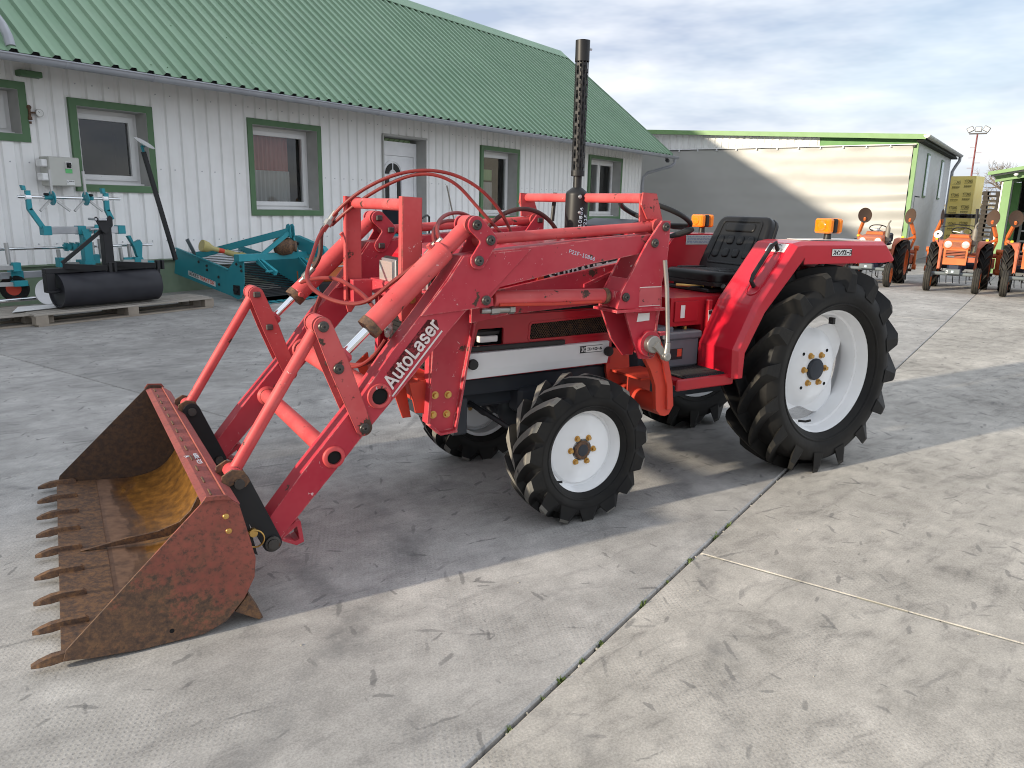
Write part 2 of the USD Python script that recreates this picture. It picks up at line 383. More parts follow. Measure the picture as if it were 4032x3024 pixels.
M['ink_red'] = paint('ink_red', (0.55, 0.06, 0.03), None, 0.5, None, bev=0.0)
M['concrete_spare'] = paint('concrete_spare', (0.3, 0.3, 0.3), None, 0.8)
M['amber'] = usdkit.material(stage, L + 'amber', {'p': ('principled_bsdf', {'base_color': (0.85, 0.22, 0.01), 'roughness': 0.12, 'transmission_weight': 0.35, 'ior': 1.45, 'coat_weight': 0.6}),
    'tc': ('texture_coordinate', {}), 'w': ('wave_texture', {'scale': 26.0}) , 'b': ('bump', {'strength': 0.25, 'distance': 0.003})},
    [('tc.object', 'w.vector'), ('w.fac', 'b.height'), ('b.normal', 'p.normal')], surface='p.BSDF') if False else usdkit.material(stage, L + 'amber', {'p': ('principled_bsdf', {'base_color': (0.80, 0.20, 0.008), 'roughness': 0.14, 'ior': 1.45, 'coat_weight': 0.7, 'subsurface_weight': 0.25, 'subsurface_radius': (0.03, 0.01, 0.002), 'subsurface_scale': 0.6})}, surface='p.BSDF')
M['lamp_glass'] = usdkit.material(stage, L + 'lamp_glass', {'p': ('principled_bsdf', {'base_color': (0.80, 0.80, 0.76), 'roughness': 0.10, 'metallic': 0.6, 'coat_weight': 1.0})}, surface='p.BSDF')
M['glass_pane'] = usdkit.material(stage, L + 'glass_pane', {'t': ('transparent_bsdf', {'color': (0.80, 0.84, 0.84)}), 'g': ('glossy_bsdf', {'color': (0.95, 0.95, 0.95), 'roughness': 0.02}), 'fr': ('fresnel', {'IOR': 1.6}),
    'm': ('math', {'math_type': 'multiply_add', 'value2': 0.9, 'value3': 0.02, 'use_clamp': True}), 'x': ('mix_closure', {})},
    [('fr.fac', 'm.value1'), ('m.value', 'x.fac'), ('t.BSDF', 'x.closure1'), ('g.BSDF', 'x.closure2')], surface='x.closure')

# bucket: old red paint over rust
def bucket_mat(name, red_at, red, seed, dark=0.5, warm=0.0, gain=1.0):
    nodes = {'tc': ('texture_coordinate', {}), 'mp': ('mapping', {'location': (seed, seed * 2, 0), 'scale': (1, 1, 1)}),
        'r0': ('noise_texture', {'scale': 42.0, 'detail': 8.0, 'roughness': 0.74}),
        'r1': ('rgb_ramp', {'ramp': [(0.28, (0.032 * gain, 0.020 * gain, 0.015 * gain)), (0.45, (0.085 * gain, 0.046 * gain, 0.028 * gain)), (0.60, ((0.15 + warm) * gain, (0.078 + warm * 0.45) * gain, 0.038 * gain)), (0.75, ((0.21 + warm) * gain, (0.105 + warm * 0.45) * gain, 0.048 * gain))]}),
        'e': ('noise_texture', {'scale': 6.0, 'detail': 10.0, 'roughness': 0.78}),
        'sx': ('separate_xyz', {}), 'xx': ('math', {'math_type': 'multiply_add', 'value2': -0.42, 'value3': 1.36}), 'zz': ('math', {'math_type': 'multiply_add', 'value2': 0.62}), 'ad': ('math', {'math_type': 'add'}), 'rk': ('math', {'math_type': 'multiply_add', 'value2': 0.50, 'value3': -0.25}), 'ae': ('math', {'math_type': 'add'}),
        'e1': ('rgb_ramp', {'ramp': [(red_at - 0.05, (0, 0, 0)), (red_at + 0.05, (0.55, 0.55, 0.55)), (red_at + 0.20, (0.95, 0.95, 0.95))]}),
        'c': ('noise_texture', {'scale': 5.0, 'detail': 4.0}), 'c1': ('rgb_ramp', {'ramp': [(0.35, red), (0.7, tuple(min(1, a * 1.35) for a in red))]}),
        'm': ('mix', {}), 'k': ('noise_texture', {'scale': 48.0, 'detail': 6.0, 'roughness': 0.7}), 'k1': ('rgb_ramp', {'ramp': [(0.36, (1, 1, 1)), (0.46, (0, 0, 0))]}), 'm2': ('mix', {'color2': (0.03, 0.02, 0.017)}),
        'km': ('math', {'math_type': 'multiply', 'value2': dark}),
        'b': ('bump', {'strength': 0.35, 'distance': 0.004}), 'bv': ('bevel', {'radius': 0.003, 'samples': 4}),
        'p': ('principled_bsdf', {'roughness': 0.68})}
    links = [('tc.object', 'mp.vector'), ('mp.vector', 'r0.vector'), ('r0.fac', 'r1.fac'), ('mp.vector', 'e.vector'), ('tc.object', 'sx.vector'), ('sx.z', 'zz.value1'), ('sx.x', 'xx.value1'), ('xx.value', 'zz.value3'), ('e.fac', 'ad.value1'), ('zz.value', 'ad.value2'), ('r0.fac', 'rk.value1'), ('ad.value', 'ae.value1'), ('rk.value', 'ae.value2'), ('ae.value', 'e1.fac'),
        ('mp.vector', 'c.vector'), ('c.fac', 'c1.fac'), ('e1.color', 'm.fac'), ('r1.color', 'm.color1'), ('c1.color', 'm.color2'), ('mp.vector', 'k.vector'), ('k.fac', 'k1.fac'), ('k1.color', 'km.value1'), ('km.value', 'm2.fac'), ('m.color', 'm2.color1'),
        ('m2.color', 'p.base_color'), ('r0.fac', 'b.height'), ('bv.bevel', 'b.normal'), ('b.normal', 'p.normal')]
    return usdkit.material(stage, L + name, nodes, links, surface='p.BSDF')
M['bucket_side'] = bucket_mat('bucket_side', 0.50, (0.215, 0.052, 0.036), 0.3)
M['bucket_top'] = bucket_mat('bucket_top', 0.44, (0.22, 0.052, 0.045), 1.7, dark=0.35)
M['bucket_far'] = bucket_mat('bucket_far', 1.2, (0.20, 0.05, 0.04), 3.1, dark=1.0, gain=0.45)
M['rust'] = bucket_mat('rust', 9.0, (0.2, 0.06, 0.04), 4.4, dark=0.4, warm=0.02)
# bucket floor: dry brown rust near the lip, a wet ochre patch in the hollow
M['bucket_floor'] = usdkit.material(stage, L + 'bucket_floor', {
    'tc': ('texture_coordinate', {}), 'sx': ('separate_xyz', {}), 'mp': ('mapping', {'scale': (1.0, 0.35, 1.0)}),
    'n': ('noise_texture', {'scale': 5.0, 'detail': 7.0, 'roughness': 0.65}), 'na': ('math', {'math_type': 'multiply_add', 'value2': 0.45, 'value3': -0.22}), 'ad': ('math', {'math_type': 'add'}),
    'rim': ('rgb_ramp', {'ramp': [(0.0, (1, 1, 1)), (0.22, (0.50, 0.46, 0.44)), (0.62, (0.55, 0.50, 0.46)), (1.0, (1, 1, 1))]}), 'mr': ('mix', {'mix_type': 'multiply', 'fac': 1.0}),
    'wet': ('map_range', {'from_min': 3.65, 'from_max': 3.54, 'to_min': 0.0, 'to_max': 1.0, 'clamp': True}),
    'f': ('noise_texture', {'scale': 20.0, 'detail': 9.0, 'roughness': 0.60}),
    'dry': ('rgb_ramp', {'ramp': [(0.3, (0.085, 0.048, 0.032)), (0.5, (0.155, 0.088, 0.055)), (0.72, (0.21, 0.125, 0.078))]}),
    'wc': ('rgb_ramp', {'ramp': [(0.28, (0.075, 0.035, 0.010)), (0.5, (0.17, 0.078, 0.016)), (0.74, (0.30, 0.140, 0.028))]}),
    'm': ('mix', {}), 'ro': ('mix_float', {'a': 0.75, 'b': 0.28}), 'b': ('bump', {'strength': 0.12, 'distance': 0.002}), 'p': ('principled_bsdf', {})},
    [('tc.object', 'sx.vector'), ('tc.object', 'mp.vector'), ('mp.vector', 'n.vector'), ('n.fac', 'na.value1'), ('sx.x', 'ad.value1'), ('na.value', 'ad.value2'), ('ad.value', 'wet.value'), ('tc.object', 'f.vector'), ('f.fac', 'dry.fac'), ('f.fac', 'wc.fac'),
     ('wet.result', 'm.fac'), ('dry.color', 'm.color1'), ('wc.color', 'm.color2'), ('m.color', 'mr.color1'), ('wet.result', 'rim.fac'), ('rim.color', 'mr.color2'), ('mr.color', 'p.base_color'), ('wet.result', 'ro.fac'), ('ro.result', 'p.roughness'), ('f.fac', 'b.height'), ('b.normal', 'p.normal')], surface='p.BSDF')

# concrete yard
def concrete(name, tint, dark, streak=0.8, lo=0.60):
    nodes = {'g': ('geometry', {}), 'oi': ('object_info', {}),
        'n0': ('noise_texture', {'scale': 0.9, 'detail': 5.0, 'roughness': 0.6}),
        'n1': ('noise_texture', {'scale': 5.5, 'detail': 7.0, 'roughness': 0.66}),
        'm1': ('math', {'math_type': 'multiply_add', 'value2': 0.55, 'value3': 0.0}), 'm2': ('math', {'math_type': 'multiply_add', 'value2': 0.45}),
        'c': ('rgb_ramp', {'ramp': [(0.36, tuple(t * lo for t in tint)), (0.45, tuple(t * 0.86 for t in tint)), (0.52, tint), (0.62, tuple(min(1, t * 1.26) for t in tint))]}),
        'st0': ('mapping', {'mapping_type': 'texture', 'scale': (0.83, 0.25, 1.0), 'rotation': (0, 0, -0.30)}), 'st1': ('noise_texture', {'scale': 3.0, 'detail': 8.0, 'roughness': 0.72, 'distortion': 0.6}), 'st2': ('rgb_ramp', {'ramp': [(0.34, (0.62, 0.62, 0.63)), (0.47, (0.96, 0.96, 0.96)), (0.70, (1.10, 1.10, 1.09))]}), 'mst': ('mix', {'mix_type': 'multiply', 'fac': streak}),
        'fn': ('noise_texture', {'scale': 140.0, 'detail': 3.0, 'roughness': 0.7}), 'fr': ('rgb_ramp', {'ramp': [(0.3, (0.78, 0.78, 0.78)), (0.7, (1.18, 1.18, 1.18))]}), 'mf': ('mix', {'mix_type': 'multiply', 'fac': 1.0}),
        'ov': ('map_range', {'from_min': 0.0, 'from_max': 1.0, 'to_min': 0.90, 'to_max': 1.06}), 'mo': ('mix', {'mix_type': 'multiply', 'fac': 1.0}),
        'b1': ('bump', {'strength': 0.25, 'distance': 0.004}), 'b2': ('bump', {'strength': 0.3, 'distance': 0.002}), 'p': ('principled_bsdf', {'roughness': 0.88, 'specular_ior_level': 0.22})}
    links = [('g.position', 'n0.vector'), ('g.position', 'n1.vector'), ('n0.fac', 'm1.value1'), ('n1.fac', 'm2.value1'), ('m1.value', 'm2.value3'), ('m2.value', 'c.fac'),
        ('g.position', 'fn.vector'), ('fn.fac', 'fr.fac'), ('g.position', 'st0.vector'), ('st0.vector', 'st1.vector'), ('st1.fac', 'st2.fac'), ('c.color', 'mst.color1'), ('st2.color', 'mst.color2'), ('mst.color', 'mf.color1'), ('fr.color', 'mf.color2'), ('oi.random', 'ov.value'), ('mf.color', 'mo.color1'), ('ov.result', 'mo.color2')]
    col = 'mo.color'
    # short dark rubber scuffs lying in several directions
    for i, (rot, sc, keep, off) in enumerate([(0.15, (6.2, 24.0, 1), 0.10, 0.0), (-0.95, (5.2, 27.0, 1), 0.09, 7.3), (1.25, (7.0, 26.0, 1), 0.09, 3.9), (-0.45, (2.2, 27.0, 1), 0.07, 11.0), (0.75, (4.4, 26.0, 1), 0.09, 15.0)]):
        k = f'k{i}'
        nodes.update({k + 'm': ('mapping', {'mapping_type': 'texture', 'rotation': (0, 0, rot), 'scale': tuple(1 / q for q in sc), 'location': (off, off * 1.7, 0)}), k + 'w': ('noise_texture', {'scale': 11.0, 'detail': 4.0}), k + 'a': ('mix', {'mix_type': 'add', 'fac': 0.035}),
            k + 'v': ('voronoi_texture', {'scale': 1.0, 'dimensions': '2D'}), k + 's': ('separate_color', {}), k + 'c': ('map_range', {'from_min': keep, 'from_max': keep * 0.35, 'to_min': 0.0, 'to_max': 1.0, 'clamp': True}),
            k + 'q': ('math', {'math_type': 'multiply_add', 'value2': 0.22, 'value3': 0.08}), k + 'e': ('math', {'math_type': 'subtract'}), k + 'n': ('noise_texture', {'scale': 38.0, 'detail': 5.0, 'roughness': 0.7}), k + 'h': ('math', {'math_type': 'multiply_add', 'value2': 0.55, 'value3': -0.27}), k + 'j': ('math', {'math_type': 'add'}),
            k + 'd': ('map_range', {'from_min': 0.0, 'from_max': 0.10, 'to_min': 0.0, 'to_max': 1.0, 'clamp': True}), k + 'x': ('math', {'math_type': 'multiply'}), k + 'y': ('math', {'math_type': 'multiply', 'value2': dark}), k + 'z': ('mix', {'color2': (0.11, 0.11, 0.11)})})
        links += [('g.position', k + 'a.color1'), (k + 'w.color', k + 'a.color2'), ('g.position', k + 'w.vector'), (k + 'a.color', k + 'm.vector'), (k + 'm.vector', k + 'v.vector'), (k + 'v.color', k + 's.color'), (k + 's.r', k + 'c.value'),
            (k + 's.g', k + 'q.value1'), (k + 'q.value', k + 'e.value1'), (k + 'v.distance', k + 'e.value2'), ('g.position', k + 'n.vector'), (k + 'n.fac', k + 'h.value1'), (k + 'e.value', k + 'j.value1'), (k + 'h.value', k + 'j.value2'), (k + 'j.value', k + 'd.value'),
            (k + 'c.result', k + 'x.value1'), (k + 'd.result', k + 'x.value2'), (k + 'x.value', k + 'y.value1'), (k + 'y.value', k + 'z.fac'), (col, k + 'z.color1')]
        col = k + 'z.color'
    # long curved tyre tracks
    for i, (cx_, cy_, rad, wid) in enumerate([(3.1, 4.9, 1.72, 0.045), (3.1, 4.9, 1.60, 0.03), (8.5, -1.5, 7.6, 0.10), (8.5, -1.5, 7.2, 0.08), (-1.5, 9.5, 8.3, 0.09), (-1.5, 9.5, 9.6, 0.09)]):
        k = f't{i}'
        nodes.update({k + 'c': ('combine_xyz', {'x': cx_, 'y': cy_, 'z': 0.0}), k + 'd': ('vector_math', {'math_type': 'distance'}), k + 's': ('math', {'math_type': 'subtract', 'value2': rad}), k + 'b': ('math', {'math_type': 'absolute'}),
            k + 'm': ('map_range', {'from_min': wid, 'from_max': wid * 0.4, 'to_min': 0.0, 'to_max': 1.0, 'clamp': True}), k + 'n': ('noise_texture', {'scale': 3.0, 'detail': 8.0, 'roughness': 0.75}), k + 'r': ('map_range', {'from_min': 0.44, 'from_max': 0.66, 'to_min': 0.0, 'to_max': 0.5, 'clamp': True}), k + 'x': ('math', {'math_type': 'multiply'}), k + 'z': ('mix', {'color2': (0.14, 0.14, 0.14)})})
        links += [('g.position', k + 'd.vector1'), (k + 'c.vector', k + 'd.vector2'), (k + 'd.value', k + 's.value1'), (k + 's.value', k + 'b.value1'), (k + 'b.value', k + 'm.value'), ('g.position', k + 'n.vector'), (k + 'n.fac', k + 'r.value'), (k + 'm.result', k + 'x.value1'), (k + 'r.result', k + 'x.value2'), (k + 'x.value', k + 'z.fac'), (col, k + 'z.color1')]
        col = k + 'z.color'
    # imprinted dimples, worn away in patches
    nodes.update({'sp': ('separate_xyz', {}), 'ux': ('math', {'math_type': 'multiply', 'value2': 2 * PI / 0.026}), 'uy': ('math', {'math_type': 'multiply', 'value2': 2 * PI / 0.026}), 'sx': ('math', {'math_type': 'sine'}), 'sy': ('math', {'math_type': 'sine'}),
        'sm': ('math', {'math_type': 'multiply'}), 'st': ('map_range', {'from_min': 0.35, 'from_max': 0.75, 'to_min': 0.0, 'to_max': 1.0, 'clamp': True}),
        'w0': ('noise_texture', {'scale': 1.6, 'detail': 4.0}), 'w1': ('map_range', {'from_min': 0.44, 'from_max': 0.66, 'to_min': 0.0, 'to_max': 1.0, 'clamp': True}), 'sw': ('math', {'math_type': 'multiply'}), 'sc': ('math', {'math_type': 'multiply', 'value2': 0.20}), 'dz': ('mix', {'color2': (0.10, 0.098, 0.092)}),
        'iv': ('math', {'math_type': 'multiply', 'value2': -1.0})})
    links += [('g.position', 'sp.vector'), ('sp.x', 'ux.value1'), ('sp.y', 'uy.value1'), ('ux.value', 'sx.value1'), ('uy.value', 'sy.value1'), ('sx.value', 'sm.value1'), ('sy.value', 'sm.value2'), ('sm.value', 'st.value'),
        ('g.position', 'w0.vector'), ('w0.fac', 'w1.value'), ('st.result', 'sw.value1'), ('w1.result', 'sw.value2'), ('sw.value', 'sc.value1'), ('sc.value', 'dz.fac'), (col, 'dz.color1'),
        ('dz.color', 'p.base_color'), ('n1.fac', 'b1.height'), ('sw.value', 'iv.value1'), ('iv.value', 'b2.height'), ('b1.normal', 'b2.normal'), ('b2.normal', 'p.normal')]
    return usdkit.material(stage, L + name, nodes, links, surface='p.BSDF')
M['concrete_grey'] = concrete('concrete_grey', (0.390, 0.378, 0.358), 0.52, 0.5, 0.70)
M['concrete_warm'] = concrete('concrete_warm', (0.480, 0.454, 0.410), 0.47)
M['dirt'] = paint('dirt', (0.06, 0.052, 0.042), (0.10, 0.085, 0.07), 0.95, None, bev=0.0)
M['earth'] = paint('earth', (0.10, 0.10, 0.06), (0.16, 0.14, 0.10), 0.95, None, bev=0.0, fade_scale=0.4)
M['filler'] = paint('filler', (0.52, 0.46, 0.32), (0.40, 0.36, 0.27), 0.9, (0.12, 0.10, 0.08), 0.6, 25, bev=0.0)
M['stone'] = paint('stone', (0.26, 0.245, 0.21), (0.42, 0.40, 0.35), 0.85, None, bev=0.0)
M['weed'] = paint('weed', (0.06, 0.10, 0.025), (0.11, 0.15, 0.045), 0.6, None, bev=0.0, fade_scale=40)
# buildings
M['wall_white'] = paint('wall_white', (0.86, 0.855, 0.84), (0.82, 0.815, 0.80), 0.5, None, dirt=0.20, dirt_col=(0.50, 0.48, 0.43), bev=0.0, stretch=(4, 4, 0.5), fade_scale=2)
M['roof_green'] = paint('roof_green', (0.160, 0.262, 0.168), (0.195, 0.305, 0.200), 0.5, None, dirt=0.25, dirt_col=(0.22, 0.28, 0.22), bev=0.0, fade_scale=0.8)
M['trim_green'] = paint('trim_green', (0.085, 0.165, 0.080), (0.10, 0.185, 0.095), 0.5, None, bev=0.004)
M['plinth_green'] = paint('plinth_green', (0.135, 0.195, 0.125), (0.18, 0.235, 0.165), 0.6, None, bev=0.004, dirt=0.35, dirt_col=(0.26, 0.26, 0.22))
M['light_green'] = paint('light_green', (0.175, 0.300, 0.125), (0.20, 0.335, 0.15), 0.5, None, bev=0.004)
M['mid_green'] = paint('mid_green', (0.10, 0.25, 0.08), (0.13, 0.29, 0.10), 0.55, None, bev=0.004)
M['reveal'] = paint('reveal', (0.46, 0.46, 0.44), (0.40, 0.40, 0.38), 0.7, None, dirt=0.3, dirt_col=(0.28, 0.27, 0.25), bev=0.003)
M['frame_white'] = paint('frame_white', (0.74, 0.74, 0.73), (0.70, 0.70, 0.69), 0.45, (0.40, 0.37, 0.33), 0.70, 9, bev=0.004)
M['pvc_white'] = paint('pvc_white', (0.80, 0.80, 0.81), None, 0.35, None, bev=0.006)
M['room_dark'] = paint('room_dark', (0.02, 0.022, 0.025), (0.035, 0.034, 0.034), 0.9, None, bev=0.0)
M['gutter'] = paint('gutter', (0.30, 0.31, 0.335), (0.36, 0.37, 0.39), 0.42, None, metallic=0.2, bev=0.0)
M['galvanised'] = paint('galvanised', (0.46, 0.46, 0.45), (0.38, 0.38, 0.37), 0.45, None, metallic=0.5, bev=0.0)
M['flat_black'] = paint('flat_black', (0.008, 0.008, 0.008), None, 0.9, None, bev=0.0)
M['tarp'] = paint('tarp', (0.37, 0.366, 0.345), (0.40, 0.396, 0.375), 0.38, None, dirt=0.15, dirt_col=(0.42, 0.41, 0.36), bev=0.0, fade_scale=1.0)
M['shed_wall'] = paint('shed_wall', (0.50, 0.51, 0.51), (0.46, 0.47, 0.47), 0.55, (0.20, 0.19, 0.16), 0.74, 1.5, bev=0.0)
M['curtain'] = usdkit.material(stage, L + 'curtain', {'d': ('diffuse_bsdf', {'color': (0.72, 0.70, 0.68)}), 't': ('translucent_bsdf', {'color': (0.6, 0.58, 0.55)}), 'x': ('mix_closure', {'fac': 0.25})}, [('d.BSDF', 'x.closure1'), ('t.BSDF', 'x.closure2')], surface='x.closure')
M['curtain_red'] = paint('curtain_red', (0.46, 0.15, 0.13), (0.52, 0.24, 0.21), 0.9, None, bev=0.0, stretch=(6, 6, 0.6))
M['curtain_green'] = paint('curtain_green', (0.30, 0.46, 0.22), None, 0.9, None, bev=0.0)
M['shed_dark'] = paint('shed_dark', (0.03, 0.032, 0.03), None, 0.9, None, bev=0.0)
# implements and orange tractors
M['teal'] = paint('teal', (0.022, 0.225, 0.270), (0.034, 0.260, 0.300), 0.42, (0.03, 0.06, 0.06), 0.77, 12, bev=0.004, dirt=0.15, dirt_col=(0.03, 0.12, 0.14))
M['roller_black'] = paint('roller_black', (0.016, 0.016, 0.020), (0.026, 0.026, 0.031), 0.45, None, bev=0.004)
M['wood_grey'] = paint('wood_grey', (0.26, 0.235, 0.20), (0.36, 0.33, 0.29), 0.85, (0.12, 0.10, 0.08), 0.66, 10, bev=0.003, stretch=(1, 9, 9), fade_scale=3)
M['wood_block'] = paint('wood_block', (0.22, 0.185, 0.15), (0.30, 0.26, 0.21), 0.85, (0.08, 0.07, 0.06), 0.66, 14, bev=0.003)
M['wood_dark'] = paint('wood_dark', (0.04, 0.035, 0.031), (0.075, 0.065, 0.056), 0.9, None, bev=0.0, fade_scale=5)
M['orange'] = paint('orange', (0.50, 0.105, 0.020), (0.56, 0.150, 0.04), 0.42, (0.12, 0.05, 0.02), 0.68, 9, bev=0.008, dirt=0.25, dirt_col=(0.42, 0.16, 0.09))
M['orange_pink'] = paint('orange_pink', (0.44, 0.115, 0.055), (0.52, 0.165, 0.095), 0.5, (0.15, 0.06, 0.03), 0.66, 9, bev=0.006)
M['axle_grey'] = paint('axle_grey', (0.10, 0.12, 0.13), (0.14, 0.16, 0.17), 0.55, (0.05, 0.04, 0.03), 0.66, 15, bev=0.003)
M['navy'] = paint('navy', (0.014, 0.020, 0.045), (0.022, 0.028, 0.05), 0.45, None, bev=0.005)
M['muffler'] = paint('muffler', (0.26, 0.25, 0.22), (0.18, 0.165, 0.14), 0.6, (0.12, 0.07, 0.04), 0.60, 12, metallic=0.3, bev=0.0)
M['disc_rust'] = paint('disc_rust', (0.075, 0.045, 0.03), (0.055, 0.038, 0.03), 0.7, None, bev=0.003)
M['mirror_white'] = paint('mirror_white', (0.75, 0.74, 0.70), None, 0.5, None)
M['plastic_yellow'] = paint('plastic_yellow', (0.40, 0.34, 0.13), (0.46, 0.40, 0.18), 0.5, None)
M['yellow_wrap'] = paint('yellow_wrap', (0.82, 0.64, 0.17), (0.86, 0.72, 0.28), 0.4, None, bev=0.01, bump=0.5, fade_scale=2)
M['ink_olive'] = paint('ink_olive', (0.16, 0.14, 0.05), None, 0.6, None, bev=0.0)
M['mast_red'] = paint('mast_red', (0.16, 0.045, 0.045), None, 0.6, None)
M['bark'] = paint('bark', (0.14, 0.115, 0.09), (0.20, 0.165, 0.13), 0.9, None, bev=0.0)
M['bark_yellow'] = paint('bark_yellow', (0.24, 0.20, 0.10), (0.30, 0.25, 0.13), 0.9, None, bev=0.0)
M['paper'] = paint('paper', (0.74, 0.74, 0.73), None, 0.7, None, bev=0.0)
M['box_grey'] = paint('box_grey', (0.50, 0.50, 0.46), (0.46, 0.46, 0.42), 0.5, None, bev=0.006)
M['label_green'] = paint('label_green', (0.12, 0.45, 0.16), None, 0.5, None)
M['seat_navy'] = paint('seat_navy', (0.02, 0.024, 0.035), None, 0.5, None, bev=0.01)
M['bright_yellow'] = paint('bright_yellow', (0.75, 0.60, 0.02), None, 0.5, None)
M['floodlight'] = paint('floodlight', (0.05, 0.05, 0.055), None, 0.5, None)

# ------------------------------------------------------------------ the ground
g = MB()
n = 40
g.quad((-300, -300, -0.06), (600, -300, -0.06), (600, 500, -0.06), (-300, 500, -0.06))
tag(g.build('ground', M['earth'], smooth=False), kind='structure')
bed = MB().quad((-30, -30, -0.035), (70, -30, -0.035), (70, 40, -0.035), (-30, 40, -0.035))
tag(bed.build('joint_bed', M['dirt'], smooth=False), kind='structure')
pav = empty('pavement'); tag(pav, kind='structure')
def slab(x0, x1, y0, y1, mat):
    b = 0.006
    ins = 0.0035 if x0 > 4 else 0.007
    pts = []
    rs = np.random.default_rng(int((x0 * 31 + y0 * 17) * 10) & 0xffff)
    dz = rs.uniform(-0.0015, 0.0015)
    m = MB()
    lo, hi = np.array([x0 + ins, y0 + ins]), np.array([x1 - ins, y1 - ins])
    v = [(lo[0], lo[1], -0.05), (hi[0], lo[1], -0.05), (hi[0], hi[1], -0.05), (lo[0], hi[1], -0.05),
         (lo[0], lo[1], -b + dz), (hi[0], lo[1], -b + dz), (hi[0], hi[1], -b + dz), (lo[0], hi[1], -b + dz),
         (lo[0] + b, lo[1] + b, dz), (hi[0] - b, lo[1] + b, dz), (hi[0] - b, hi[1] - b, dz), (lo[0] + b, hi[1] - b, dz)]
    f = []
    for a in (0, 4):
        for k in range(4):
            f.append([a + k, a + (k + 1) % 4, a + 4 + (k + 1) % 4, a + 4 + k])
    f.append([8, 9, 10, 11])
    m.add(np.array(v), np.array(f))
    m.build('slab', mat, pav, smooth=False)
for y0, y1, xs, mm in [(-8.9, -5.56, np.array([-14.6, 3.08, 40]), 'w'), (-5.56, -2.23, np.array([-14.6, 3.08, 40]), 'w'), (-2.23, 1.10, np.array([-14.6, 3.08, 40]), 'w'),
                       (1.10, 4.44, 0.1 + 6.2 * np.arange(-3, 7), 'g'), (4.44, 10.12, 3.13 + 3.36 * np.arange(-4, 12), 'g'), (10.12, 15.0, 3.13 + 3.36 * np.arange(-4, 12), 'g')]:
    for a, b in zip(xs, xs[1:]):
        slab(a, b, y0, y1, M['concrete_warm'] if mm == 'w' else M['concrete_grey'])
# pale filler left in one joint
fl = MB()
y = 1.06
while y > -2.2:
    L_ = rng.uniform(0.05, 0.25)
    fl.box((3.068, y - L_, -0.03), (3.092 + rng.uniform(-0.006, 0.003), y, rng.uniform(-0.008, -0.002)))
    y -= L_ + rng.uniform(0.0, 0.03)
fl.build('joint_filler', M['filler'], pav, smooth=False)

# weeds and pebbles along the long joint
def weed(x, y, s, seed):
    r = np.random.default_rng(seed)
    m = MB()
    for i in range(int(16 + 10 * s / 0.05)):
        a = r.uniform(0, 2 * PI); L0 = s * r.uniform(0.4, 1.0); el = r.uniform(0.25, 1.2)
        d = np.array([math.cos(a) * math.cos(el), math.sin(a) * math.cos(el), math.sin(el)])
        sd = np.array([-math.sin(a), math.cos(a), 0]) * s * 0.16
        o = np.array([r.normal(0, s * 0.55), r.normal(0, 0.006), -0.012])
        m.add(np.array([o, o + d * L0 * 0.55 + sd, o + d * L0, o + d * L0 * 0.55 - sd]), np.array([[0, 1, 2], [0, 2, 3]]))
    x_ = empty('weed', (x, y, 0))
    m.build('leaves', M['weed'], x_, smooth=False)
    st = MB()
    for i in range(5):
        a = r.uniform(0, 2 * PI)
        st.tube([(0, 0, -0.02), (math.cos(a) * s * 0.3, math.sin(a) * 0.008, s * 0.3)], 0.0012, 4)
    st.build('stem', M['weed'], x_)
    return x_
weeds = [(1.62, 0.030, 'lowest in the frame'), (1.80, 0.022, ''), (1.92, 0.045, ''), (2.05, 0.03, ''), (2.18, 0.035, ''), (2.52, 0.045, ''), (2.98, 0.05, ''), (3.30, 0.045, ''), (3.47, 0.04, ''), (2.75, 0.02, '')]
wl = ['tiny green weed in the long slab joint at the bottom edge of the view', 'small weed sprig just behind the lowest weed in the slab joint', 'low leafy weed clump in the joint left of the dimpled slab, third from the bottom',
      'flat green weed in the joint among pale crumbs, fourth from the bottom', 'weed clump in the joint halfway between the bottom edge and the cross joint', 'green tuft in the joint level with the bucket side plate',
      'bushy weed in the joint just below where the pale cross joint meets it', 'green weed in the joint just above the pale cross joint', 'farther weed in the joint towards the rear wheel, topmost of the weeds', 'thin weed sprig in the joint between two bushier clumps']
for i, ((x, s, _), lb) in enumerate(zip(weeds, wl)):
    tag(weed(x, 1.10, s * 0.62, 50 + i), lb, 'weed')
peb = MB()
r = np.random.default_rng(5)
for i in range(150):
    x, y = (r.uniform(1.4, 8.0), 1.10 + r.normal(0, 0.012)) if i < 110 else (r.uniform(1.5, 7), r.uniform(-1.5, 5))
    s = r.uniform(0.002, 0.005) if i >= 110 else r.uniform(0.0025, 0.0075)
    t = trimesh.creation.icosphere(1, s)
    v = t.vertices * r.uniform(0.6, 1.2, 3) + r.normal(0, s * 0.12, t.vertices.shape)
    peb.add(v + [x, y, s * 0.35 - (0.012 if i < 110 else 0)], t.faces)
tag(peb.build('pebbles', M['stone'], smooth=50), 'pale pebbles and crumbs scattered along the long slab joint', 'pebbles', kind='stuff')

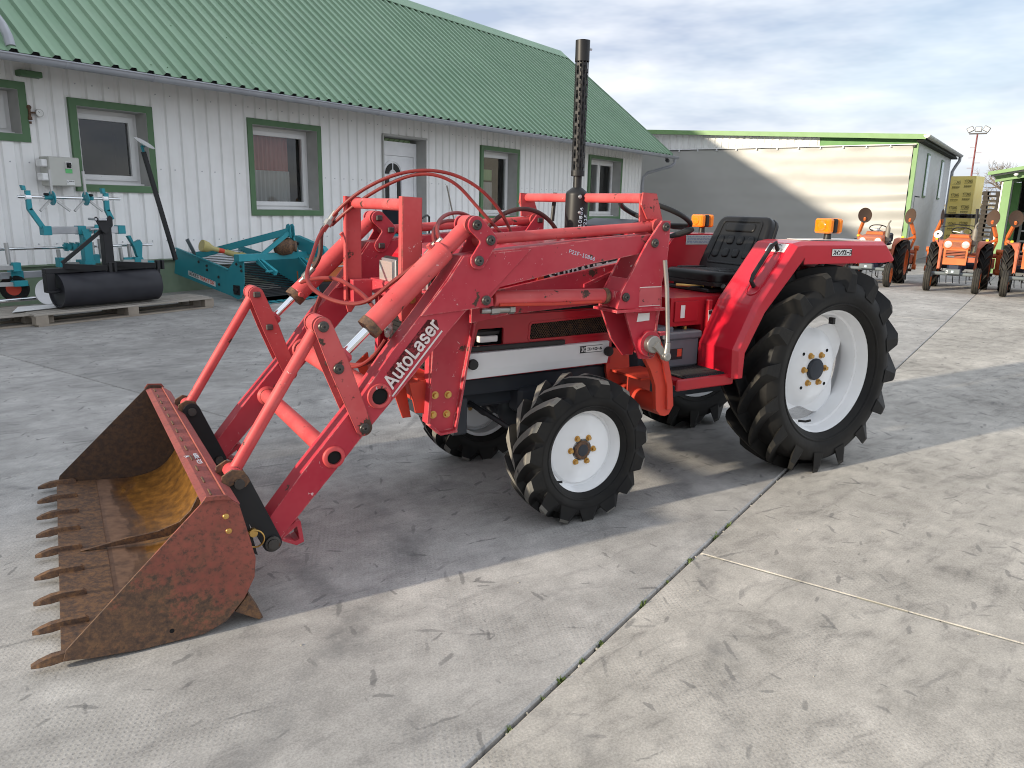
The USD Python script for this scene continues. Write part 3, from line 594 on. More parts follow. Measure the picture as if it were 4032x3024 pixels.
# ------------------------------------------------------------------ the long workshop with the green roof
YW = 11.5
XL, XR = -27.0, 23.9
shop = empty('workshop_building')
tag(shop, 'long white workshop of corrugated sheet under a steep green roof', 'building')
def corrugated(x0, x1, prof, period, z0, z1, openings=(), outward=-1, y=YW):
    """vertical trapezoid sheet standing at y, ribs outward; openings: (xa, xb, za, zb)"""
    xs = []
    k = math.floor(x0 / period)
    while k * period < x1 + period:
        for a, d in prof:
            xs.append((k * period + a, d))
        k += 1
    px, pd = np.array([q[0] for q in xs]), np.array([q[1] for q in xs])
    cuts = sorted({x0, x1, *[o[0] for o in openings], *[o[1] for o in openings]})
    allx = np.unique(np.round(np.concatenate([px[(px > x0) & (px < x1)], cuts]), 5))
    dd = np.interp(allx, px, pd)
    m = MB()
    for a, b, da, db in zip(allx, allx[1:], dd, dd[1:]):
        mid = (a + b) / 2
        spans = [(z0, z1)]
        for xa, xb, za, zb in openings:
            if xa <= mid <= xb:
                spans = [s for lo, hi in spans for s in ((lo, min(hi, za)), (max(lo, zb), hi)) if s[1] - s[0] > 1e-4]
        for lo, hi in spans:
            m.quad((a, y + outward * da, lo), (b, y + outward * db, lo), (b, y + outward * db, hi), (a, y + outward * da, hi))
    return m
WP = [(0.0, 0.0), (0.055, 0.0), (0.075, 0.028), (0.216, 0.028)]
WINS = [  # x0, x1, z0, z1, kind
    (3.95, 5.15, 2.16, 2.92, 'small'), (5.69, 6.91, 1.54, 2.80, 'one'), (8.60, 10.21, 1.205, 2.82, 'curtain'), (15.13, 16.75, 1.10, 2.84, 'green'), (20.35, 22.46, 1.09, 2.95, 'double')]
DOOR = (11.87, 13.15, 0.0, 2.80)
INS = 0.10
ops = [(a + INS, b - INS, c + INS, d - INS) for a, b, c, d, _ in WINS] + [(DOOR[0], DOOR[1], 0.5, DOOR[3])]
corrugated(XL, XR, WP, 0.236, 0.52, 3.74, ops).build('wall', M['wall_white'], shop, smooth=False, label='white trapezoid sheet wall facing the yard')
pl = MB()
for a, b in ((XL, DOOR[0]), (DOOR[1], XR)):
    pl.box((a, YW + 0.005, -0.02), (b, YW + 0.2, 0.52))
    pl.box((a, YW - 0.04, 0.515), (b, YW + 0.01, 0.54))
pl.build('plinth', M['plinth_green'], shop, smooth=False)
# end walls
RY, RZ, EY, EZ = 15.05, 6.62, 10.64, 3.155
gab = [(YW + 0.02, 0), (2 * RY - YW, 0), (2 * RY - YW, 3.3), (RY, RZ - 0.15), (YW + 0.02, 3.62)]
for x in (XL, XR - 0.06):
    MB().prism(gab, x, x + 0.05, 'x').build('gable_wall', M['wall_white'], shop, smooth=False)
MB().box((XL, 2 * RY - YW - 0.05, 0), (XR, 2 * RY - YW, 3.3)).build('rear_wall', M['wall_white'], shop, smooth=False)
# screws in the wall sheet
sc = MB()
for z in (0.82, 1.90, 2.99):
    k = 0
    for x in np.arange(4.9, 23.6, 0.236):
        xx = math.floor(x / 0.236) * 0.236 + 0.146
        if any(a - .1 < xx < b + .1 and c - .05 < z < d + .05 for a, b, c, d in ops) or rng.uniform() < 0.15:
            continue
        sc.cyl((xx, YW - 0.028, z), (xx, YW - 0.037, z), 0.009, n=6)
sc.build('wall_screws', M['zinc'], shop, smooth=False, kind='stuff')
# roof: trapezoid sheets running up the slope
def roof_side(sgn):
    prof = [(0.0, 0.0), (0.135, 0.0), (0.16, 0.042), (0.222, 0.042)]
    per = 0.249
    dz = RZ - EZ; dy = RY - EY
    nrm = np.array([0, -dz, dy]) / math.hypot(dz, dy)
    m = MB()
    x = math.floor(XL / per) * per + 0.03
    cols = []
    while x < 24.35:
        for a, d in prof:
            if XL - 0.4 <= x + a <= 24.38:
                cols.append((x + a, d))
        x += per
    cols = np.array(cols)
    ts = np.array([0.0, 0.33, 0.66, 1.0])
    v = np.array([[(c[0], EY + dy * t + nrm[1] * c[1], EZ + dz * t + nrm[2] * c[1]) for c in cols] for t in ts])
    if sgn < 0:
        v[..., 1] = 2 * RY - v[..., 1]
    k, n_ = v.shape[:2]
    i, j = np.meshgrid(np.arange(k - 1), np.arange(n_ - 1), indexing='ij')
    q = np.stack([i * n_ + j, i * n_ + j + 1, (i + 1) * n_ + j + 1, (i + 1) * n_ + j], -1).reshape(-1, 4)
    m.add(v.reshape(-1, 3), q)
    return m, cols, nrm
rm, cols, nrm = roof_side(1)
roof = rm.build('roof', M['roof_green'], shop, smooth=False, label='green trapezoid roof sheets facing the yard')
roof_side(-1)[0].build('roof', M['roof_green'], shop, smooth=False, label='far slope of the green roof')
fill = MB()
for c in cols[2::4]:
    if c[0] > 3.5:
        a = c[0]
        p = [np.array([x, EY + 0.015, EZ]) + nrm * d + np.array([0, .008, .006]) for x, d in ((a - 0.027, -0.004), (a + 0.089, -0.004), (a + 0.060, 0.038), (a + 0.002, 0.038))]
        q = [v + np.array([0, 0.05, 0.04]) for v in p]
        fill.hull(p + q)
fill.build('rib_filler', M['flat_black'], shop, smooth=False, kind='stuff')  # near-black blocks set under each rib at the eave
rs = MB()
for t in (0.04, 0.27, 0.5, 0.74, 0.96):
    for j, c in enumerate(cols[0::4]):
        if c[0] > 3.6 and rng.uniform() < 0.30:
            o = np.array([c[0] + 0.06 + rng.normal(0, .01), EY + (RY - EY) * t, EZ + (RZ - EZ) * t])
            rs.cyl(o, o + nrm * 0.010, 0.008, n=6)
rs.build('roof_screws', M['trim_green'], shop, smooth=False, kind='stuff')
rc = MB()
rc.prism([(RY - 0.30, RZ - 0.165), (RY, RZ + 0.095), (RY + 0.30, RZ - 0.165), (RY + 0.30, RZ - 0.178), (RY, RZ + 0.08), (RY - 0.30, RZ - 0.178)], XL - 0.3, 24.40, 'x')
rc.build('ridge_cap', M['roof_green'], shop, smooth=False)
vg = MB()
for sg in (1, -1):
    p = [(RY - sg * (RY - EY), EZ + 0.055), (RY, RZ + 0.085), (RY, RZ - 0.08), (RY - sg * (RY - EY), EZ - 0.10)]
    vg.prism(p, 24.385, 24.40, 'x')
vg.build('verge_trim', M['roof_green'], shop, smooth=False)
# soffit shadow board
MB().quad((XL, EY + 0.05, EZ - 0.02), (24.3, EY + 0.05, EZ - 0.02), (24.3, YW + 0.02, EZ + 0.66), (XL, YW + 0.02, EZ + 0.66)).build('soffit', M['reveal'], shop, smooth=False)
# gutter
gt = MB()
prof = [(math.cos(a), math.sin(a)) for a in np.linspace(PI, 2 * PI, 9)]
R_ = 0.078
GY, GZ = EY - 0.055, EZ - 0.040
sec = [(GY + R_ * c, GZ + R_ * s) for c, s in prof] + [(GY + (R_ - .006) * c, GZ + (R_ - .006) * s) for c, s in prof[::-1]]
gt.prism(sec, XL - 0.2, 24.62, 'x')
gt.cyl((XL - .2, GY - R_, GZ), (24.62, GY - R_, GZ), 0.011, n=8)
gut = gt.build('gutter', M['gutter'], shop, smooth=40)
cl = MB()
for x in list(np.arange(-26, 4, 1.02)) + [5.25, 6.42, 7.95, 9.35, 10.8, 12.3, 12.75, 14.3, 15.9, 17.3, 18.7, 20.2, 21.7, 23.2]:
    cl.prism([(GY + (R_ + .004) * c, GZ + (R_ + .004) * s) for c, s in prof] + [(GY + R_ * .98 * c, GZ + R_ * .98 * s) for c, s in prof[::-1]], x, x + 0.03, 'x')
cl.build('gutter_clips', M['gutter'], gut, smooth=40, kind='stuff')
dp = MB()
dp.tube([(24.45, GY, GZ - 0.07), (24.45, GY, GZ - 0.20), (24.40, GY + 0.1, GZ - 0.30), (24.05, YW - 0.16, GZ - 0.52), (23.93, YW - 0.07, GZ - 0.66), (23.92, YW - 0.06, GZ - 0.9), (23.92, YW - 0.06, 0.03)], 0.05, 12, smooth=0)
dp.build('downpipe', M['gutter'], shop, smooth=50)
# vent pipe that comes down the roof at the left
vp_ = MB()
o0 = np.array([4.70, EY + 0.10, EZ + 0.20]); u = np.array([-0.04, RY - EY, RZ - EZ]); u /= np.linalg.norm(u)
vp_.tube([o0 + np.array([0.0, -0.05, -0.14]), o0 + np.array([0.0, 0.0, -0.02]), o0 + u * 0.12 + np.array([0, 0, .03]), o0 + u * 1.4 + np.array([0, 0, 0.08])], 0.055, 14)
vp_.build('roof_downpipe', M['gutter'], shop, smooth=50)
# flood light under the eave end and a lamp bracket
fl2 = MB().obox((24.15, GY + 0.13, GZ - 0.13), (0.14, 0.10, 0.09), rotm([0, 1, 0], 0.4), 0.01).cyl((24.15, GY + .2, GZ - 0.05), (24.15, GY + .16, GZ - 0.13), 0.012)
fl2.build('floodlight', M['floodlight'], shop)
lb = MB().box((5.05, YW - 0.18, 2.985), (5.33, YW - 0.03, 3.06), 0.01)
lb.build('lamp_bracket', M['trim_green'], shop)

def window(x0, x1, z0, z1, kind):
    t = 0.10                                    # green trim
    m = MB()
    yf = YW - 0.052
    ring = Polygon([(x0, z0), (x1, z0), (x1, z1), (x0, z1)], [[(x0 + t, z0 + t), (x1 - t, z0 + t), (x1 - t, z1 - t), (x0 + t, z1 - t)]])
    m.prism(ring, yf, YW + 0.01)
    w = m.build('window', M['trim_green'], shop, smooth=False)
    a0, a1, b0, b1 = x0 + t, x1 - t, z0 + t, z1 - t
    D = 0.30
    rv = MB()
    rv.box((a0 - .012, yf + 0.004, b0 - .012), (a0 + .004, YW + D + .1, b1 + .012)).box((a1 - .004, yf + 0.004, b0 - .012), (a1 + .012, YW + D + .1, b1 + .012))
    rv.box((a0 + .004, yf + 0.004, b1 - .004), (a1 - .004, YW + D + .1, b1 + .012)).box((a0 + .004, yf + 0.004, b0 - .012), (a1 - .004, YW + D + .1, b0 + .004))
    rv.build('reveal', M['reveal'], w, smooth=False)
    yp = YW + D - 0.06
    fr, fw = MB(), 0.075
    def rect(lo0, hi0, lo1, hi1, wd, ya, yb):
        fr.prism(Polygon([(lo0, lo1), (hi0, lo1), (hi0, hi1), (lo0, hi1)], [[(lo0 + wd, lo1 + wd), (hi0 - wd, lo1 + wd), (hi0 - wd, hi1 - wd), (lo0 + wd, hi1 - wd)]]), ya, yb)
    e = 0.005
    rect(a0 + e, a1 - e, b0 + e, b1 - e, fw, yp, yp + 0.09)
    n_ = 2 if kind == 'double' else 1
    px = np.linspace(a0 + fw - .01, a1 - fw + .01, n_ + 1)
    panes = []
    for i in range(n_):
        rect(px[i] + .004, px[i + 1] - .004, b0 + fw - .005, b1 - fw + .005, 0.075, yp - 0.028, yp + 0.05)
        panes.append((px[i] + .075, px[i + 1] - .075, b0 + fw + .06, b1 - fw - .06))
    fr.box((a0 + .01, yp - 0.10, b0 + .006), (a1 - .01, yp - 0.001, b0 + .03))
    fr.build('frame', M['frame_white'], w, smooth=False)
    for p in panes:
        MB().quad((p[0], yp + 0.01, p[2]), (p[1], yp + 0.01, p[2]), (p[1], yp + 0.01, p[3]), (p[0], yp + 0.01, p[3])).build('pane', M['glass_pane'], w, smooth=False)
    rm = MB()
    ya, yb = yp + 0.10, yp + 1.6
    X0, X1, Z0, Z1 = a0 - .5, a1 + .5, b0 - .5, min(b1 + .2, 3.0)
    rm.quad((X0, yb, Z0), (X1, yb, Z0), (X1, yb, Z1), (X0, yb, Z1)).quad((X0, ya, Z0), (X0, yb, Z0), (X0, yb, Z1), (X0, ya, Z1)).quad((X1, ya, Z0), (X1, ya, Z1), (X1, yb, Z1), (X1, yb, Z0))
    rm.quad((X0, ya, Z0), (X1, ya, Z0), (X1, yb, Z0), (X0, yb, Z0)).quad((X0, ya, Z1), (X0, yb, Z1), (X1, yb, Z1), (X1, ya, Z1))
    rm.build('room', M['room_dark'], w, smooth=False)
    def curtain(xa, xb, za, zb, mat, name='curtain', off=0.17, amp=0.018, wl_=0.09):
        xs = np.linspace(xa, xb, int((xb - xa) / wl_ * 10) + 2)
        ys = yp + off + amp * np.sin(xs / wl_ * 2 * PI + 0.7 * np.sin(xs * 9)) + 0.006 * np.sin(xs * 61)
        c = MB()
        v = np.array([[(x, y_, z) for x, y_ in zip(xs, ys)] for z in (za, zb)])
        k = len(xs)
        c.add(v.reshape(-1, 3), np.array([[j, j + 1, k + j + 1, k + j] for j in range(k - 1)]))
        c.build(name, mat, w, smooth=True)
    p = panes[0]
    if kind == 'curtain':
        curtain(a0 + .05, p[1] - 0.14, b0 + .05, (b0 + b1) / 2 - .02, M['curtain'])
        curtain(a0 + .05, p[1] - 0.14, (b0 + b1) / 2 - .02, b1, M['curtain_red'], off=0.2)
    if kind == 'green':
        curtain(a0 + .02, p[0] + (p[1] - p[0]) * .70, b0 + .05, b0 + 0.82, M['curtain'])
        curtain(a0 + .02, p[0] + (p[1] - p[0]) * .70, b0 + 0.86, b0 + 1.12, M['curtain_green'], amp=0.006)
    if kind == 'double':
        curtain(a0 + .02, px[1] - .25, b0 + .05, b1, M['curtain'])
        curtain(px[1] - .05, px[1] + .35, b0 + .05, b1, M['curtain'])
    return w
for w_ in WINS:
    window(*w_)
# door in its recess
dm = MB()
x0, x1 = DOOR[0], DOOR[1]
yd = YW + 0.22
dm.box((x0 - 0.02, YW - 0.05, DOOR[3] - 0.005), (x1 + 0.05, YW + 0.40, DOOR[3] + 0.035)).box((x0 - 0.03, YW - .045, 0), (x0, YW + 0.4, DOOR[3] - .006)).box((x1, YW - .045, 0), (x1 + 0.03, YW + 0.4, DOOR[3] - .006))
door = dm.build('door', M['reveal'], shop, smooth=False)
fr = MB()
fr.prism(Polygon([(x0 + .01, 0.12), (x1 - .01, 0.12), (x1 - .01, DOOR[3] - .08), (x0 + .01, DOOR[3] - .08)], [[(x0 + .10, 0.2), (x1 - .10, 0.2), (x1 - .10, DOOR[3] - .36), (x0 + .10, DOOR[3] - .36)]]), yd, yd + 0.08)
fr.build('door_frame', M['pvc_white'], door, smooth=False)
lf = MB()
cx = (x0 + x1) / 2 - 0.10
zt = 2.05
def arch(w, zb, ztop):
    return [(cx - w, zb)] + [(cx + w * math.cos(a), ztop + w * math.sin(a)) for a in np.linspace(PI, 0, 13)] + [(cx + w, zb)]
leaf = Polygon([(x0 + .105, 0.205), (x1 - .105, 0.205), (x1 - .105, DOOR[3] - .365), (x0 + .105, DOOR[3] - .365)])
lf.prism(leaf, yd + 0.02, yd + 0.06)
rings = Polygon(arch(0.30, 0.55, zt)).difference(Polygon(arch(0.265, 0.585, zt)))
lf.prism(rings, yd + 0.004, yd + 0.021)
lf.prism(Polygon(arch(0.11, 0.62, zt - 0.02)).difference(Polygon(arch(0.09, 0.64, zt - 0.02))), yd + 0.006, yd + 0.021)
lf.build('door_leaf', M['pvc_white'], door, smooth=40)
for sg in (-1, 1):
    gl = Polygon(arch(0.235, 0.70, zt)).difference(Polygon(arch(0.125, 0.5, zt - 0.02)))
    half = sbox(cx - 1, 0, cx - 0.02, 9) if sg < 0 else sbox(cx + 0.02, 0, cx + 1, 9)
    for zlo, zhi in ((0.70, 1.35), (1.43, 1.98), (2.06, 2.6)):
        MB().prism(gl.intersection(half).intersection(sbox(0, zlo, 99, zhi)), yd + 0.010, yd + 0.0205).build('door_glass', M['black_plastic'], door, smooth=False)
MB().box((x1 - .19, yd - 0.045, 1.15), (x1 - .165, yd + .01, 1.30), .005).build('door_handle', M['zinc'], door)
MB().box((x0 - .1, YW - 0.45, 0.0), (x1 + .1, YW + 0.45, 0.13), .01).build('door_step', M['concrete_spare'], door)

# ------------------------------------------------------------------ the red tractor with the front loader (x forward, y to its left, origin under the rear axle)
TR = empty('loader_tractor', (4.8562, 1.5236, 0), math.degrees(2.708))
tag(TR, 'red compact tractor with front loader and rusty toothed bucket', 'tractor')
def lugged_tyre(name, cx, cz, ysec, hw, R, Rc, bead, nl, lugw, dth, parent, far=False, phase=0.0, top='rubber_worn', lug_mat=None):
    """agricultural tyre: carcass by revolving a section about the y axis, plus chevron lugs"""
    RY_ = np.array([[1, 0, 0], [0, 0, 1], [0, 1.0, 0]]).T        # local z -> y
    Rm = np.stack([[1, 0, 0], [0, 0, 1.0], [0, 1.0, 0]], 1)
    Rm = np.array([[1, 0, 0], [0, 0, 1], [0, 1, 0]], float)
    H = Rc - bead
    prof = [(bead - .012, -hw * .70), (bead + H * .06, -hw * .86), (bead + H * .30, -hw * .99), (bead + H * .52, -hw * 1.0), (bead + H * .74, -hw * .95), (bead + H * .90, -hw * .82), (Rc - H * .02, -hw * .55), (Rc + H * .02, 0)]
    prof = prof + [(r_, -y_) for r_, y_ in prof[-2::-1]]
    m = MB().lathe(prof, (cx, ysec, cz), Rm, 64)
    # bead ring line on the side wall
    for sg in (-1, 1):
        m.lathe([(bead + H * .12, sg * hw * .90), (bead + H * .15, sg * (hw * .95)), (bead + H * .19, sg * hw * .955)], (cx, ysec, cz), Rm, 64)
    tops = MB()
    def base_r(a):
        a = abs(a) / hw
        return Rc + H * (0.02 - 0.10 * a ** 2 - 0.10 * max(0, a - .6) * 2)
    S = np.array([-0.10, 0.08, 0.30, 0.52, 0.74, 0.93, 1.02])
    for side in (-1, 1):
        for k in range(nl):
            th0 = phase + 2 * PI * (k + (0.5 if side < 0 else 0)) / nl
            rows, trow = [], []
            for s_ in S:
                a = s_ * hw
                th = th0 + dth * max(0, s_ + .1) ** 0.85 / 1.1
                rt = R - (R - Rc) * 0.22 * max(0, s_) ** 2
                rb = base_r(a) - 0.012
                if s_ > 1.0:
                    rt, rb = R - (R - Rc) * 0.60, bead + H * .58
                wt = lugw * (0.80 + 0.35 * max(0, s_)); wb = wt * 2.3
                y_ = ysec + side * a
                pt = [(th - wb / R, rb), (th - wt / R, rt), (th + wt / R, rt), (th + wb / R, rb)]
                rows.append([(cx + r_ * math.cos(t_), y_, cz + r_ * math.sin(t_)) for t_, r_ in pt])
            rows = np.array(rows)
            kk = len(S)
            v = rows.reshape(-1, 3)
            f = []
            for i in range(kk - 1):
                for j in (0, 2):
                    f.append([i * 4 + j, i * 4 + j + 1, (i + 1) * 4 + j + 1, (i + 1) * 4 + j])
            f += [[0, 3, 2, 1], [(kk - 1) * 4 + j for j in range(4)]]
            f = np.array(f)
            if side < 0:
                f = f[:, ::-1]
            m.add(v, f)
            tf = np.array([[i * 4 + 1, i * 4 + 2, (i + 1) * 4 + 2, (i + 1) * 4 + 1] for i in range(kk - 1)])
            tops.add(v, tf[:, ::-1] if side < 0 else tf)
    ty = m.build(name, M['rubber'] if lug_mat is None else lug_mat, parent, smooth=28)
    tops.build('tread', M[top], ty, smooth=28)
    return ty
FZ, RZ_ = 0.345, 0.588
WB = 1.67
def front_wheel(sg):
    yo = 0.584 * sg
    ty = lugged_tyre('front_tyre', WB, FZ, sg * 0.515, 0.105, 0.362, 0.323, 0.214, 15, 0.0250, 0.42, TR, phase=0.10)
    o = (WB, yo, FZ)
    R = np.array([[1, 0, 0], [0, 0, sg], [0, 1, 0]], float)
    pr = [(0.221, -0.012), (0.223, 0.0), (0.219, 0.004), (0.206, 0.002), (0.199, -0.012), (0.196, -0.030), (0.188, -0.052), (0.176, -0.058), (0.173, -0.050), (0.168, -0.044), (0.12, -0.036), (0.085, -0.034), (0.0, -0.034)]
    rim = MB().lathe(pr, o, R, 56).lathe([(0.217, -0.012), (0.190, -0.05), (0.186, -0.13), (0.221, -0.15)], o, R, 40).build('front_rim', M['wheel_white'], TR, smooth=40)
    MB().lathe([(0.046, -0.034), (0.046, -0.028), (0.040, -0.022), (0, -0.022)], o, R, 24).build('hub_cap', M['rust'], rim)
    MB().lathe([(0.030, -0.0225), (0.028, -0.0200), (0, -0.0195)], o, R, 18).build('hub_plate', M['engine_grey'], rim)
    for k in range(6):
        a = k * PI / 3 + 0.05
        b = MB().bolt((WB + 0.066 * math.cos(a), yo - sg * 0.034, FZ + 0.066 * math.sin(a)), (0, sg, 0), 0.0105, 0.013)
        b.build('bolt', M['yellow_zinc'], rim)
    MB().tube([(WB + .155, yo - sg * .04, FZ - .14), (WB + .145, yo - sg * .015, FZ - .135), (WB + .125, yo - sg * .008, FZ - .135)], 0.006, 8).build('valve', M['black_plastic'], rim)
def rear_wheel(sg):
    yo = 0.617 * sg
    lugged_tyre('rear_tyre', 0, RZ_, sg * 0.512, 0.150, 0.608, 0.538, 0.370, 16, 0.0200, 0.46, TR, phase=0.06, top='rubber_dusty')
    o = (0, yo, RZ_)
    R = np.array([[1, 0, 0], [0, 0, sg], [0, 1, 0]], float)
    pr = [(0.372, -0.016), (0.379, 0.0), (0.374, 0.005), (0.362, 0.002), (0.352, -0.012), (0.347, -0.035), (0.338, -0.060), (0.324, -0.066), (0.320, -0.085), (0.316, -0.155), (0.330, -0.175), (0.345, -0.20), (0.372, -0.23)]
    rim = MB().lathe(pr, o, R, 64).lathe([(0.368, -0.016), (0.355, -0.06), (0.34, -0.10), (0.335, -0.17), (0.37, -0.225)], o, R, 48).build('rear_rim', M['wheel_white'], TR, smooth=40)
    # dished disc with four ears
    ds = MB()
    rr = [0.0, 0.10, 0.155, 0.185, 0.21, 0.235, 0.26, 0.285, 0.305, 0.3195]
    nn = 96
    def depth(r_):
        return -0.095 if r_ < 0.15 else -0.095 - 0.055 * min(1, ((r_ - 0.15) / 0.085)) ** 1.5
    pts = [[(0, 0, 0)] * nn]
    V, F = [], []
    for i, r_ in enumerate(rr):
        for j in range(nn):
            a = 2 * PI * j / nn
            lim = min(0.3195, max(0.235, 0.285 - 0.050 * math.cos(4 * (a - 0.12))))
            q = min(r_, lim)
            V.append((q * math.cos(a), yo + sg * depth(q), q * math.sin(a)))
    V = np.array(V) + [0, 0, RZ_]
    for i in range(len(rr) - 1):
        for j in range(nn):
            F.append([i * nn + j, i * nn + (j + 1) % nn, (i + 1) * nn + (j + 1) % nn, (i + 1) * nn + j])
    t = trimesh.Trimesh(V, np.vstack([np.array(F)[:, [0, 1, 2]], np.array(F)[:, [0, 2, 3]]]), process=True)
    t.update_faces(t.nondegenerate_faces())
    ds.add(t)
    v2 = t.vertices - np.array([0, sg * 0.006, 0])
    ds.add(v2, t.faces[:, ::-1])
    ds.build('wheel_disc', M['wheel_white'], rim, smooth=35)
    MB().lathe([(0.064, -0.095), (0.064, -0.082), (0.058, -0.074), (0, -0.072)], o, R, 28).build('hub_cap', M['engine_grey'], rim)
    for k in range(6):
        a = k * PI / 3 + 0.02
        b = MB().bolt((0.092 * math.cos(a), yo - sg * 0.095, RZ_ + 0.092 * math.sin(a)), (0, sg, 0), 0.0135, 0.017)
        b.build('bolt', M['yellow_zinc'], rim)
    h = MB()
    for k in range(4):
        a = k * PI / 2 + 0.75
        h.cyl((0.142 * math.cos(a), yo - sg * 0.0965, RZ_ + 0.142 * math.sin(a)), (0.142 * math.cos(a), yo - sg * 0.0935, RZ_ + 0.142 * math.sin(a)), 0.010, n=12)
    h.build('disc_holes', M['hole'], rim)
    MB().tube([(0.13, yo - sg * .06, RZ_ - .29), (0.12, yo - sg * .02, RZ_ - .285), (0.10, yo, RZ_ - .275)], 0.007, 8).build('valve', M['black_plastic'], rim)
    MB().box((-.075, yo - sg * .075, RZ_ + .268), (-.055, yo - sg * .045, RZ_ + .305)).build('weight_clip', M['black_plastic'], rim)
for sg in (1, -1):
    front_wheel(sg)
    rear_wheel(sg)

# chassis, engine, axles
ch = MB()
ch.box((1.05, -.15, .50), (2.30, .15, .72), .02).box((-.15, -.20, .42), (1.10, .20, .80), .04).box((1.30, -.20, .60), (2.26, .20, .675), .01)
ch.box((1.25, .17, .585), (2.22, .215, .665), .006).box((1.25, -.215, .585), (2.22, -.17, .665), .006)
ch.build('chassis', M['engine_grey'], TR)
en = MB()
en.box((1.40, -.17, .66), (2.05, .17, 1.02), .03)
for k in range(6):
    en.cyl((1.45 + k * .1, .17, .70), (1.45 + k * .1, .185, .70), .012, n=6)
en.cyl((1.62, .19, .55), (1.62, .26, .55), .05, n=20).cyl((1.52, .05, .44), (1.72, .05, .44), .08, n=20).box((1.70, .12, .46), (1.84, .24, .60), .02)
en.build('engine', M['engine_grey'], TR)
ax = MB()
ax.cyl((WB, -.42, FZ + .02), (WB, .42, FZ + .02), .045, n=18).lathe([(0, -.12), (.07, -.11), (.10, -.04), (.10, .04), (.07, .11), (0, .12)], (WB, -0.05, FZ + .03), np.array([[1, 0, 0], [0, 0, 1], [0, 1, 0]], float), 24)
for sg in (-1, 1):
    ax.cyl((WB, sg * .40, FZ), (WB, sg * .55, FZ), .07, .055, n=20).box((WB - .05, sg * .36, FZ - .03), (WB + .05, sg * .42, FZ + .20), .015)
ax.box((WB - .07, -.12, .40), (WB + .07, .12, .56), .02)
ax.build('front_axle', M['engine_grey'], TR)
MB().tube([(2.10, .10, .55), (1.92, .40, .41), (1.80, .46, .38)], 0.014, 8).tube([(2.10, -.10, .55), (1.92, -.40, .41), (1.80, -.46, .38)], 0.014, 8).build('tie_rod', M['black_metal'], TR)
MB().cyl((WB - .05, -.05, FZ + .03), (.6, -.05, .46), .025, n=12).build('drive_shaft', M['engine_grey'], TR)
ra = MB()
for sg in (-1, 1):
    ra.cyl((0, sg * .18, RZ_), (0, sg * .48, RZ_), .10, .075, n=24).cyl((0, sg * .48, RZ_), (0, sg * .512, RZ_), .13, n=24)
ra.box((-.30, -.2, .40), (.18, .2, .86), .05)
ra.build('rear_axle', M['engine_grey'], TR)

